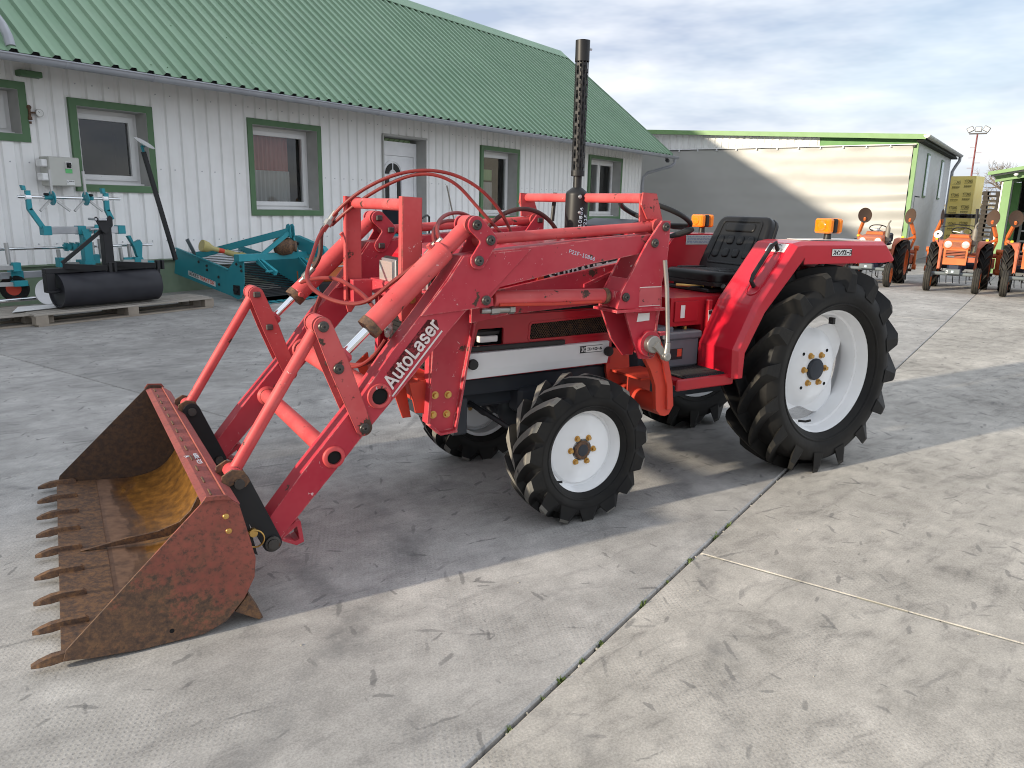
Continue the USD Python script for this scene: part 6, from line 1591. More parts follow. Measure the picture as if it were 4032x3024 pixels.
# pallets stacked beside it
def pallet(name, loc, rz, w, l, h, mat_t, mat_b, nb=5, seed=0, gap=.03):
    r = np.random.default_rng(seed)
    p = empty(name, loc, rz)
    bw = (w - gap * (nb - 1)) / nb
    for k in range(nb):
        y0_ = -w / 2 + k * (bw + gap)
        ang = r.normal(0, .004)
        MB().obox((r.normal(0, .012), y0_ + bw / 2, h - .011 + r.normal(0, .001)), (l + r.normal(0, .03), bw, .022), rotm([0, 0, 1], ang), .003).build('top_board', mat_t, p, smooth=False)
    for k in range(3):
        yy = (-w / 2 + .05, 0, w / 2 - .05)[k]
        MB().box((-l / 2 + .02, yy - .05, .0), (l / 2 - .02, yy + .05, .02)).build('bottom_board', mat_b, p, smooth=False)
        for x_ in (-l / 2 + .07, 0, l / 2 - .07):
            MB().box((x_ - .07, yy - .05, .021), (x_ + .07, yy + .05, h - .046)).build('block', mat_b, p, smooth=False)
    for x_ in (-l / 2 + .07, 0, l / 2 - .07):
        MB().box((x_ - .07, -w / 2, h - .0455), (x_ + .07, w / 2, h - .023)).build('stringer', mat_b, p, smooth=False)
    return p
proto = None
for k in range(16):
    loc = (28.5, 1.60 + rng.normal(0, .012), .137 * k)
    if proto is None:
        proto = pallet('stacked_pallet', loc, 90, .86, .86, .134, M['wood_dark'], M['wood_dark'], seed=2)
        p = proto
    else:
        p = copy_of(proto, 'stacked_pallet', loc, 90 + rng.normal(0, 1.2))
    names_ = ['topmost', 'second', 'third', 'fourth', 'fifth', 'sixth', 'seventh', 'eighth', 'ninth', 'tenth', 'eleventh', 'twelfth', 'thirteenth', 'fourteenth', 'fifteenth', 'sixteenth']
    w0 = names_[15 - k]
    tag(p, f'dark wooden pallet, {w0} from the top of the stack by the open shed' if k < 15 else 'topmost dark wooden pallet of the stack by the open shed', 'pallet', 'pallets stacked beside the open shed')

# yellow wrapped block pallets
def wrapped(loc, rz, z0, z1, label):
    b = empty('block_pallet', loc, rz)
    m = MB()
    W_, D_ = .36, .36
    n_ = 10
    secs = []
    for z in np.linspace(z0, z1, 7):
        ring_ = []
        for cx_, cy_, a0 in ((W_, D_, 0), (-W_, D_, 90), (-W_, -D_, 180), (W_, -D_, 270)):
            for a in np.linspace(0, 90, 4):
                t = math.radians(a0 + a)
                ring_.append((cx_ + .03 * math.cos(t) + rng.normal(0, .004), cy_ + .03 * math.sin(t) + rng.normal(0, .004), z))
        secs.append(ring_)
    m.loft(secs)
    w = m.build('wrapping', M['yellow_wrap'], b, smooth=30, label='yellow plastic wrapping')
    for fx, fd in ((0, (-1, 0)), (1, (0, 1))):
        for r_ in range(3):
            for c_ in range(2):
                zz = z0 + (z1 - z0) * (.12 + .34 * r_) + .03 * c_
                if zz > z1 - .1:
                    continue
                off = -.33 + .36 * c_
                t = MB()
                if fx == 0:
                    o, xd = (-.396, -off - .02, zz), (0, -1, 0)
                else:
                    o, xd = (-off - .3 + .30, .396, zz), (-1, 0, 0)
                    o = (.33 - .36 * c_, .396, zz)
                o = np.array(o); xd = np.array(xd, float)
                t.text('YTONG', .095, o, xd, (0, 0, 1), .002, True, width=.25)
                for dz_, wd in ((-.03, .25), (-.16, .20)):
                    a_ = o + np.array([0, 0, dz_]); b2 = a_ + xd * wd
                    t.beam(a_, b2, .004, .008)
                for j_ in range(7):
                    a_ = o + xd * (.01 + .033 * j_) + np.array([0, 0, -.11])
                    t.beam(a_, a_ + xd * .02, .004, .045 if j_ % 2 else .06)
                t.build('wrap_print', M['ink_olive'], w, smooth=False)
    return tag(b, label, 'block pallet')
wrapped((30.6, 2.72, 0), -14, 1.50, 2.72, 'upper yellow wrapped pallet of building blocks beside the shed wall')
wrapped((30.6, 2.70, 0), -13, .14, 1.36, 'lower yellow wrapped pallet of building blocks behind the middle orange tractor')
pallet('carrier_pallet', (30.6, 2.72, 1.365), -14, .82, .82, .132, M['wood_dark'], M['wood_dark'], seed=5)
tag(stage.GetPrimAtPath('/World/carrier_pallet'), 'dark pallet sandwiched between the two yellow block pallets', 'pallet')
bg_ = MB()
for k in range(5):
    bg_.box((36, 2.2 + rng.normal(0, .02), .02 + k * .35), (36.8, 2.95 + rng.normal(0, .02), .33 + k * .35), .03)
tag(bg_.build('wrapped_bales', M['sticker'], smooth=False), 'pale wrapped bales far behind the yellow block pallets', 'bales')

# floodlight mast
mast = empty('floodlight_mast', (60, 5.13, 0)); tag(mast, 'thin dark red floodlight mast with climbing rungs and three lamps', 'mast')
MB().cyl((0, 0, 0), (0, .03, 6.55), .07, .05, n=10).build('pole', M['mast_red'], mast)
for k in range(12):
    z = 2.2 + k * .32
    sg = 1 if k % 2 else -1
    MB().cyl((0, sg * .04, z), (0, sg * .36, z), .012, n=6).build('rung', M['mast_red'], mast)
MB().box((-.06, -.5, 6.55), (.06, .5, 6.63)).build('crossarm', M['floodlight'], mast)
for y, a in ((-.45, .5), (0, 0), (.45, -.5)):
    f_ = MB().obox((-.05, y, 6.85), (.18, .38, .32), rotm([1, 0, 0], a), .02).build('floodlight', M['floodlight'], mast)
    MB().obox((-.145, y, 6.85), (.02, .32, .25), rotm([1, 0, 0], a)).build('lamp_glass', M['lamp_glass'], f_)

# bare trees far behind
def bare_tree(loc, h, spread, seed, mat, label, levels=6, r0=.14, trunk=.3):
    r = np.random.default_rng(seed)
    t = empty('bare_tree', loc)
    tr, cr = MB(), MB()
    def grow(p, d, L_, rad, lev):
        n_ = 4
        pts = [p]
        for k in range(n_):
            d = d + r.normal(0, .14, 3) + np.array([0, 0, .03]); d /= np.linalg.norm(d)
            p = p + d * L_ / n_
            pts.append(p)
        (tr if lev < 2 else cr).tube(pts, np.linspace(rad, rad * .62, n_ + 1), 6 if lev < 2 else 4 if lev < 4 else 3)
        if lev >= levels:
            return
        nb = 3 if lev < 3 else r.integers(2, 4)
        for k in range(nb):
            a = r.uniform(0, 2 * PI)
            side = np.cross(d, [math.cos(a), math.sin(a), .3]); side /= np.linalg.norm(side)
            nd = d * r.uniform(.55, .9) + side * spread * r.uniform(.5, 1.0)
            st = pts[r.integers(2, n_ + 1)] if lev else pts[-1 if k == 0 else r.integers(2, n_ + 1)]
            grow(st, nd / np.linalg.norm(nd), L_ * r.uniform(.60, .80), max(rad * .60, .012), lev + 1)
    grow(np.zeros(3), np.array([0, 0, 1.0]), h * trunk, r0, 0)
    tr.build('trunk', mat, t, smooth=40)
    cr.build('crown', mat, t, smooth=False)
    return tag(t, label, 'tree')
bare_tree((66, 3.50, 0), 6.3, .70, 4, M['bark'], 'tall bare tree rising above the open shed roof at right', trunk=.36, r0=.17)
bare_tree((64, 4.15, 0), 4.9, .80, 9, M['bark_yellow'], 'bare yellowish bush like tree right of the floodlight mast', trunk=.30, r0=.09)
bare_tree((72, 2.3, 0), 6.0, .9, 12, M['bark'], 'bare tree partly hidden by the open shed roof edge', trunk=.3)
bare_tree((70, 6.35, 0), 4.9, .9, 15, M['bark_yellow'], 'small bare tree peeping out left of the mast above the yellow pallets', trunk=.25, r0=.10)

# ------------------------------------------------------------------ small orange tractors (x forward, origin under the rear axle)
def orange_tractor(loc, rz, label, num, mirror=False, seed=0):
    T = empty('orange_tractor', loc, rz)
    tag(T, label, 'tractor', None)
    wb = 1.20
    Rm = np.array([[1, 0, 0], [0, 0, 1], [0, 1, 0]], float)
    for sg in (1, -1):
        # ribbed front wheel
        hw = .062
        m = MB().lathe([(.150, -hw * .8), (.185, -hw), (.215, -hw * .98), (.236, -hw * .8), (.243, -hw * .55), (.243, -hw * .42), (.234, -hw * .36), (.234, -hw * .24), (.245, -hw * .16), (.245, hw * .16), (.234, hw * .24), (.234, hw * .36), (.243, hw * .42), (.243, hw * .55), (.236, hw * .8), (.215, hw * .98), (.185, hw), (.150, hw * .8)], (wb, sg * .415, .245), Rm, 36)
        ft_ = m.build('front_tyre', M['rubber_dusty'], T, smooth=30)
        MB().lathe([(.152, .055), (.150, .062), (.135, .055), (.11, .02), (.05, .03), (.045, .055), (0, .058)], (wb, sg * .415, .245), np.array([[1, 0, 0], [0, 0, sg], [0, 1, 0]], float), 24).lathe([(.152, -.055), (.13, -.04), (.06, -.03), (0, -.03)], (wb, sg * .415, .245), np.array([[1, 0, 0], [0, 0, sg], [0, 1, 0]], float), 24).build('front_rim', M['orange'], T, smooth=35)
        lugged_tyre('rear_tyre', 0, .455, sg * .455, .105, .470, .425, .265, 14, .018, .5, T, top='rubber_dusty', phase=.1 * seed)
        MB().lathe([(.272, .085), (.275, .092), (.262, .088), (.245, .05), (.14, .02), (.05, .03), (0, .035)], (0, sg * .455, .455), np.array([[1, 0, 0], [0, 0, sg], [0, 1, 0]], float), 30).lathe([(.27, -.09), (.24, -.03), (0, -.02)], (0, sg * .455, .455), np.array([[1, 0, 0], [0, 0, sg], [0, 1, 0]], float), 24).build('rear_rim', M['orange'], T, smooth=35)
        # fender
        P_ = [(.52, .42), (.50, .66), (.42, .85), (.24, .955), (-.15, .965), (-.30, .92)]
        wf = [.335, .335, .35, .43, .50, .50]
        secs = [[(x, sg * .315, z), (x, sg * w_, z), (x * .985, sg * (w_ + .015), z - .03), (x * .98, sg * (w_ + .005), z - .032), (x * .985, sg * (w_ - .005), z - .012), (x * .985, sg * .315, z - .012)] for (x, z), w_ in zip(P_, wf)]
        fe = MB().loft(secs).build('fender', M['orange_pink'], T, smooth=20)
        MB().prism(Polygon([(.52, .40), (.50, .66), (.42, .84), (.24, .945), (-.15, .955), (-.25, .6), (.2, .38)]), sg * .300, sg * .312).build('inner_panel', M['orange_pink'], fe, smooth=False)
        MB().box((.12, sg * .42, .967), (.17, sg * .47, 1.005), .006).build('marker_lamp', M['bright_yellow'], fe)
    # axle bar and weight
    MB().cyl((wb + .02, -.39, .355), (wb + .02, .39, .355), .035, n=14).box((wb - .03, -.39, .28), (wb + .05, -.345, .38), .008).box((wb - .03, .345, .28), (wb + .05, .39, .38), .008).build('front_axle', M['axle_grey'], T)
    wt = MB().box((wb + .02, -.13, .355), (wb + .16, .13, .455), .012).build('front_weight', M['axle_grey'], T)
    if num:
        MB().text(num, .055, (wb + .1605, -.105 + .0, .375) if False else (wb + .1605, -.115, .375), (0, 1, 0), (0, 0, 1), .002, True).build('painted_number', M['sticker'], wt, smooth=False)
    MB().box((wb + .16, -.02, .385), (wb + .164, .02, .425)).build('number_sticker', M['ink_pale'], wt, smooth=False)
    MB().box((.0, -.11, .33), (wb, .11, .60), .03).cyl((0, -.35, .455), (0, .35, .455), .07, n=16).box((.25, -.16, .40), (.62, .16, .62), .02).build('chassis', M['navy'], T)
    MB().box((.72, -.12, .5), (1.1, .12, .82), .02).build('engine', M['navy'], T)
    # bonnet
    secs = []
    for x, w0, z0, z1, r_ in ((1.23, .215, .84, .985, .02), (1.21, .228, .835, 1.000, .03), (1.05, .225, .80, 1.025, .035), (.70, .215, .80, 1.045, .035)):
        secs.append([(x, -w0, z0), (x, w0, z0), (x, w0, z1 - r_), (x, w0 - r_, z1), (x, -w0 + r_, z1), (x, -w0, z1 - r_)])
    bo = MB().loft(secs).build('bonnet', M['orange_pink'] if seed == 1 else M['orange'], T, smooth=25)
    tk = MB().loft([[(.84, -.17, 1.04), (.84, .17, 1.04), (.82, .15, 1.085), (.82, -.15, 1.085)], [(.74, -.185, 1.04), (.74, .185, 1.04), (.74, .17, 1.105), (.74, -.17, 1.105)], [(.56, -.18, 1.00), (.56, .18, 1.00), (.58, .165, 1.10), (.58, -.165, 1.10)]])
    tk.build('fuel_tank', M['orange'], T, smooth=20)
    no = MB().loft([[(1.225, -.20, .53), (1.225, .20, .53), (1.215, .205, .84), (1.215, -.205, .84)], [(1.10, -.19, .53), (1.10, .19, .53), (1.10, .20, .84), (1.10, -.20, .84)]])
    nose = no.build('nose', M['orange'], T, smooth=False)
    MB().box((1.222, -.165, .66), (1.228, .165, .80)).build('grille_opening', M['hole'], nose, smooth=False)
    for k in range(5):
        MB().box((1.229, -.17, .665 + k * .028), (1.240, .17, .677 + k * .028), .003).build('grille_bar', M['orange_pink'], nose, smooth=False)
    MB().box((1.241, -.13, .672), (1.246, -.01, .700)).build('maker_plate', M['axle_grey'], nose, smooth=False)
    MB().box((1.228, -.075, .865), (1.236, .075, .965)).build('upper_grille', M['rust'], bo, smooth=False)
    for k in range(6):
        MB().box((1.237, -.075, .868 + k * .016), (1.244, .075, .876 + k * .016)).build('upper_bar', M['orange_pink'], bo, smooth=False)
    for sg in (1, -1):
        h = MB().lathe([(.078, 0), (.080, .012), (.070, .016), (.070, .006), (0, .006)], (1.228, sg * .148, .918), frame((1, 0, 0)), 24).build('headlight_rim', M['orange'], bo)
        MB().lathe([(.069, .008), (.05, .018), (.025, .023), (0, .024)], (1.228, sg * .148, .918), frame((1, 0, 0)), 24).build('headlight', M['lamp_glass'], bo)
    # steering
    sc_ = np.array([.45, 0, 1.155]); sn = np.array([-.45, 0, .89]); sn /= np.linalg.norm(sn)
    s_ = MB().ring(sc_, sn, .175, .0115, 36, 8).build('steering_wheel', M['black_plastic'], T, smooth=True)
    sp = MB(); Fm_ = frame(sn)
    for k in range(3):
        a = k * 2 * PI / 3 + .5
        sp.tube([sc_ - sn * .03, sc_ + Fm_ @ [.172 * math.cos(a), .172 * math.sin(a), 0]], .009, 6)
    sp.cyl(sc_ - sn * .06, sc_, .03, n=12).build('spokes', M['zinc'], s_)
    MB().tube([sc_ - sn * .05, (.66, 0, .95)], .016, 8).build('steering_column', M['black_plastic'], T)
    MB().box((.12, -.2, .80), (-.22, .2, .87), .03).box((-.18, -.2, .86), (-.26, .2, 1.06), .03).build('seat', M['seat_navy'], T)
    # exhaust on its left side
    ex = MB().tube([(.86, .235, .74), (.84, .245, .82), (.83, .25, .90)], .018, 8).lathe([(0, 0), (.02, 0), (.046, .04), (.046, .31), (.02, .36), (0, .36)], (.83, .25, .87), None, 16).tube([(.83, .25, 1.22), (.83, .25, 1.27), (.80, .28, 1.33)], .016, 8)
    ex.build('exhaust', M['muffler'], T)
    # ridging discs on their arms and the rotary tiller behind
    for sg in (1, -1):
        ar = MB().tube([(-.55, sg * .52, .72), (-.60, sg * .58, .95), (-.52, sg * .56, 1.10)], .028, 6).beam((-.52, sg * .56, 1.05), (-.42, sg * .46, 1.36), .05, .06).box((-.48, sg * .44, 1.30), (-.40, sg * .48, 1.38), .005).beam((-.5, sg * .35, .88), (-.58, sg * .57, .98), .05, .05)
        dm_ = ar.build('marker_arm', M['orange'], T)
        dn = np.array([.75, -sg * .66, .08])
        if num == '2' and sg < 0:
            dn = np.array([.1, -sg * .99, .05])
        dn /= np.linalg.norm(dn)
        dc = np.array([-.42, sg * .47, 1.42])
        MB().lathe([(0, -.010), (.10, -.006), (.165, .012), (.167, .016), (.10, 0), (0, -.003)], dc, frame(dn), 30).build('marker_disc', M['disc_rust'], dm_)
        MB().box((-.60, sg * .62, .30), (-.50, sg * .66, .74), .01).cyl((-.55, sg * .60, .74), (-.55, sg * .69, .74), .055, n=14).cyl((-.55, sg * .60, .33), (-.55, sg * .68, .33), .06, n=14).build('tiller_end', M['orange'], T)
    MB().cyl((-.55, -.62, .66), (-.55, .62, .66), .045, n=12).prism(Polygon([(-.40, .42), (-.46, .60), (-.66, .60), (-.78, .40), (-.76, .38), (-.65, .56), (-.47, .56), (-.42, .41)]), -.60, .60).build('tiller_hood', M['orange_pink'], T, smooth=False)
    tl = MB().cyl((-.55, -.6, .26), (-.55, .6, .26), .03, n=10)
    rr = np.random.default_rng(seed + 3)
    for k in range(16):
        a = rr.uniform(0, 2 * PI); y_ = -.56 + k * .075
        e = np.array([math.cos(a), 0, math.sin(a)])
        tl.tube([np.array([-.55, y_, .26]), np.array([-.55, y_, .26]) + e * .16, np.array([-.55, y_ + .04, .26]) + e * .2 + np.array([e[2], 0, -e[0]]) * .05], .010, 5)
    tl.build('tiller_rotor', M['disc_rust'], T, smooth=False, kind='stuff')
    tn = MB()
    for k in range(6):
        y_ = -.30 + k * .12
        tn.tube([(.25, y_, .36), (.22, y_, .24), (.25, y_ + .01, .14), (.29, y_ + .02, .11)], .008, 5)
    tn.build('tines', M['black_metal'], T, smooth=False, kind='stuff')
    if mirror:
        mr = MB().tube([(.50, -.38, .93), (.52, -.40, 1.02)], .008, 6).build('mirror_arm', M['black_plastic'], T)
        MB().lathe([(0, 0), (.075, .005), (.08, .02), (.06, .035), (0, .04)], (.53, -.40, 1.08), frame((.9, -.2, .35)), 22).build('mirror', M['mirror_white'], mr)
        MB().lathe([(0, .041), (.022, .041), (.02, .055), (0, .058)], (.53, -.40, 1.08), frame((.9, -.2, .35)), 14).build('mirror_pivot', M['black_plastic'], mr)
        MB().tube([(-.35, .2, 1.0), (-.38, .16, 1.6)], .028, 8).build('roll_post', M['black_metal'], T)
        MB().tube([(-.36, .18, 1.25), (-.2, -.15, 1.28), (.05, -.42, 1.22)], .008, 6).build('cable', M['black_plastic'], T)
        MB().box((.05, .30, .60), (.12, .34, .74), .01).build('yellow_tag', M['bright_yellow'], T)
    return T
orange_tractor((18.62, 3.13, 0), 180, 'small faded orange tractor in front of the tarpaulin, half hidden by the red fender', '', seed=1)
orange_tractor((18.46, 1.57, 0), 181, 'small orange tractor with round white mirror and number 2 on its front weight', '2', mirror=True, seed=2)
orange_tractor((18.30, .25, 0), 180, 'small orange tractor cut off by the right edge of the view', '5', seed=3)

# ------------------------------------------------------------------ implements by the workshop wall
# pallet under the roller
pp = pallet('wooden_pallet', (5.24, 9.78, 0), 1.5, .62, 2.35, .145, M['wood_grey'], M['wood_block'], nb=5, seed=8, gap=.02)
tag(pp, 'weathered grey wooden pallet carrying the black land roller', 'pallet')
p2 = pallet('wooden_pallet', (3.55, 10.05, 0), -4, .9, 1.6, .14, M['wood_grey'], M['wood_block'], nb=6, seed=18, gap=.03)
tag(p2, 'weathered wooden pallet at the left edge with a white sheet on it', 'pallet')
sh_ = MB().add(np.array([(3.95, 9.72, .158), (4.55, 9.78, .160), (4.62, 10.10, .160), (4.20, 10.16, .158)]), np.array([[0, 1, 2], [0, 2, 3]])).add(np.array([(3.95, 9.72, .153), (4.55, 9.78, .153), (4.62, 10.10, .153), (4.20, 10.16, .153)]), np.array([[0, 2, 1], [0, 3, 2]]))
tag(sh_.build('white_sheet', M['paper'], smooth=False), 'white sheet lying on the pallets left of the black roller', 'sheet')
# roller
ro = empty('land_roller'); tag(ro, 'black steel land roller in a black frame with three point mast', 'roller')
RX0, RX1, RYc, RZc, RR = 4.46, 5.70, 9.72, .365, .205
cb = MB().lathe([(RR - .02, 0), (RR, 0), (RR, RX1 - RX0), (RR - .012, RX1 - RX0), (RR - .012, RX1 - RX0 - .03), (0, RX1 - RX0 - .03)], (RX0, RYc, RZc), frame((1, 0, 0)), 56)
cb.lathe([(RR - .02, .0), (RR - .02, .02), (.03, .03), (.03, -.02), (0, -.02)], (RX0, RYc, RZc), frame((1, 0, 0)), 40)
cb.build('drum', M['roller_black'], ro, smooth=40)
fr = MB()
fr.box((4.34, RYc - .05, .575), (5.76, RYc + .05, .635), .004).box((4.34, RYc - .05, .35), (4.44, RYc + .05, .574), .004).box((5.72, RYc - .05, .35), (5.77, RYc + .05, .574), .004)
fr.build('frame', M['black_metal'], ro, smooth=False)
MB().box((4.33, RYc - .11, .355), (4.46, RYc - .02, .375), .003).cyl((4.44, RYc, RZc), (4.50, RYc, RZc), .03, n=12).build('bearing', M['black_metal'], ro)
mt = MB().box((5.06, RYc - .05, .636), (5.17, RYc + .05, 1.12), .004)
mt.prism(Polygon([(4.96, 1.22), (4.985, 1.235), (5.02, 1.20), (5.10, 1.21), (5.14, 1.235), (5.155, 1.20), (5.12, 1.06), (5.08, 1.03), (5.04, 1.06)]), RYc - .075, RYc - .055)
mt.prism(Polygon([(5.165, 1.06), (5.20, 1.06), (5.25, 1.12), (5.255, 1.22), (5.225, 1.245), (5.195, 1.22)]), RYc + .06, RYc + .08)
mt.build('mast', M['black_metal'], ro, smooth=False)
MB().beam((4.56, RYc, .69), (5.06, RYc, 1.06), .03, .04).build('brace', M['black_metal'], ro, smooth=False)
MB().cyl((4.97, RYc - .09, 1.205), (4.97, RYc + .08, 1.205), .014, n=12).cyl((5.0, RYc - .08, 1.2), (5.10, RYc - .08, 1.2), .016, n=10).build('hitch_pin', M['zinc'], ro)
for xa, xb in ((4.56, 4.93), (5.17, 5.55)):
    MB().beam((xa, RYc - .02, .655), (xb, RYc - .34, .635), .06, .06).box((xb - .01, RYc - .38, .585), (xb + .03, RYc - .32, .70), .003).box((xb + .055, RYc - .38, .585), (xb + .085, RYc - .32, .70), .003).build('hitch_arm', M['black_metal'], ro, smooth=False)
# planter
pl = empty('row_planter'); tag(pl, 'teal and silver row planter with wheels and star shaped spools behind the roller', 'planter')
yu = 10.30
MB().tube([(4.40, yu, 1.452), (5.655, yu, 1.447)], .017, 14).build('spool_bar', M['chrome'], pl)
for x, kind in ((4.50, 0), (5.44, 1)):
    b = MB()
    if kind == 0:
        b.beam((x + .02, yu, 1.53), (x + .02, yu, 1.30), .04, .055).beam((x + .02, yu, 1.31), (4.66, yu, 1.07), .04, .055).prism(Polygon([(x - .035, 1.53), (x - .005, 1.535), (x - .01, 1.585), (x - .05, 1.59)]), yu - .03, yu + .03)
    else:
        b.beam((x + .03, yu, 1.52), (x + .03, yu, 1.29), .04, .06).beam((x + .03, yu, 1.30), (5.52, yu, 1.18), .04, .06).prism(Polygon([(x - .02, 1.51), (x + .02, 1.515), (x + .01, 1.58), (x - .03, 1.58)]), yu - .03, yu + .03)
    b.build('spool_bracket', M['teal'], pl, smooth=False)
    MB().cyl((x - .015, yu, 1.45), (x + .05, yu, 1.45), .032, n=14).build('bearing', M['pvc_white'], pl)
for x in (4.80, 5.21):
    b = MB().cyl((x - .006, yu, 1.445), (x + .006, yu, 1.445), .088, n=28).cyl((x - .09 if x < 5 else x, yu, 1.45), (x if x < 5 else x + .09, yu, 1.45), .027, n=14)
    hub = b.build('spool_hub', M['teal'], pl)
    for a in (90, 222, 318):
        d = np.array([math.sin(math.radians(20)) * (1 if a != 90 else .0) * (1 if a > 300 else -1), 0, 0]) + np.array([0, math.cos(math.radians(a)) * .6, math.sin(math.radians(a))])
        if a != 90:
            d = np.array([.72 if a > 300 else -.70, -.15, -.62])
        else:
            d = np.array([-.02, 0, 1.0])
        d /= np.linalg.norm(d)
        o = np.array([x, yu - .01, 1.445])
        MB().beam(o + d * .05, o + d * (.34 if a == 90 else .24), .026, .026, up=(0, 1, 0)).build('spool_arm', M['galvanised'], hub, smooth=False)
    MB().lathe([(0, 0), (.03, .004), (.034, .02), (.02, .03), (0, .03)], (x - .075 if x < 5 else x + .055, yu - .02, 1.475), None, 12).build('clamp_knob', M['black_plastic'], hub)
MB().box((4.66, yu - .045, 1.005), (5.66, yu + .045, 1.095), .004).build('upper_beam', M['zinc'], pl, smooth=False)
b = MB()
for xa, xb in ((4.63, 4.73), (5.05, 5.15), (5.57, 5.67)):
    b.box((xa, yu - .055, .995), (xb, yu + .055, 1.105), .004)
b.box((5.10, yu - .05, .62), (5.21, yu + .05, .994), .004).box((5.09, yu - .06, .60), (5.22, yu + .06, .66)).prism(Polygon([(5.06, 1.06), (5.20, 1.07), (5.16, .96), (5.13, .92), (5.09, .94)]), yu - .12, yu - .10).prism(Polygon([(5.24, 1.12), (5.28, 1.12), (5.30, 1.05), (5.26, .98), (5.22, .99)]), yu - .11, yu - .09)
b.build('upper_mast', M['teal'], pl, smooth=False, kind='stuff')
MB().cyl((5.15, yu - .14, 1.06), (5.28, yu - .1, 1.065), .016, n=10).build('hitch_pin', M['zinc'], pl)
yl = 10.62
MB().tube([(3.2, yl, .815), (6.24, yl, .822)], .018, 14).build('drive_rod', M['chrome'], pl)
b = MB().cyl((5.02, yl, .825), (5.26, yl, .822), .035, n=12)
for x in (5.05, 5.12, 5.20):
    b.prism(Polygon([(x, .77), (x + .05, .80), (x + .05, .85), (x, .88)]), yl - .05, yl + .05)
b.build('rod_coupling', M['teal'], pl, smooth=False)
MB().box((3.2, yl - .04, .455), (6.3, yl + .04, .535), .004).build('lower_beam', M['zinc'], pl, smooth=False)
MB().tube([(3.2, yl - .25, .205), (4.70, yl - .25, .222)], .025, 12).build('floor_tube', M['chrome'], pl)
for x in (4.40, 5.20, 5.95):
    MB().box((x - .06, yl - .06, .44), (x + .08, yl + .06, .55), .004).box((x - .07, yl - .16, .551), (x + .02, yl - .055, .66), .004).box((x - .10, yl - .2, .37), (x + .06, yl - .1, .439), .004).build('unit_bracket', M['teal'], pl, smooth=False)
for lo_, hi_ in (((5.30, yl - .12, .60), (5.42, yl, .72)), ((5.75, yl - .12, .62), (6.02, yl - .04, .66)), ((4.86, yl - .2, .58), (4.93, yl - .08, .70))):
    MB().box(lo_, hi_, .004).build('small_bracket', M['teal'], pl, smooth=False)
for x, z0, z1 in ((4.32, .64, .90), (4.92, .57, .80), (5.36, .64, .88), (5.46, .66, .92), (5.74, .60, .80), (5.86, .66, .84)):
    MB().tube([(x, yl - .08, z0), (x - .01, yl - .08, z1)], .024, 12).build('socket_post', M['galvanised'], pl)
for x in (4.28, 5.28, 6.02):
    MB().beam((x - .3, yl - .13, .61), (x + .05, yl - .13, .60), .04, .05).beam((x - .3, yl - .15, .41), (x + .05, yl - .15, .40), .04, .05).build('parallel_link', M['galvanised'], pl, smooth=False)
for x in (4.37, 5.44, 6.15):
    r_ = .165
    w = MB().lathe([(.085, -.035), (.12, -.05), (r_ - .01, -.045), (r_, -.02), (r_, .02), (r_ - .01, .045), (.12, .05), (.085, .035)], (x, yl - .02, .335 if x < 5 else .33), frame((.62, .78, 0)), 32).build('press_wheel', M['rubber'], pl)
    MB().lathe([(0, -.03), (.06, -.028), (.086, -.036), (.086, .036), (.06, .028), (0, .03)], (x, yl - .02, .335 if x < 5 else .33), frame((.62, .78, 0)), 20).build('wheel_rim', M['ink_red'] if x < 5 else M['zinc'], w)
MB().lathe([(0, 0), (.10, .01), (.155, .04), (.16, .045), (.155, .05), (.10, .022), (0, .012)], (4.62, 10.25, .30), frame((-.85, -.5, .1)), 36).build('seed_disc', M['pvc_white'], pl)
b = MB().prism(Polygon([(5.82, .95), (5.86, .96), (5.90, .86), (5.99, .90), (6.02, .85), (6.00, .66), (6.10, .52), (6.02, .50), (5.93, .68), (5.90, .80)]), yl - .14, yl - .08).box((5.9, yl - .13, .46), (6.18, yl - .03, .60), .004)
b.build('end_bracket', M['teal'], pl, smooth=False)
ma = MB().beam((6.36, 10.25, .62), (5.985, 10.20, 2.07), .045, .05, up=(1, 0, .2)).build('marker_arm', M['black_metal'], pl, smooth=False)
MB().tube([(5.985, 10.20, 2.07), (5.965, 10.20, 2.15)], .018, 10).cyl((5.972, 10.19, 2.145), (5.985, 10.18, 2.165), .035, n=14).build('marker_joint', M['teal'], ma)
MB().lathe([(0, 0), (.08, .004), (.135, .022), (.137, .027), (.08, .012), (0, .008)], (5.984, 10.18, 2.16), frame((.30, -.45, .84)), 36).build('marker_disc', M['galvanised'], ma)
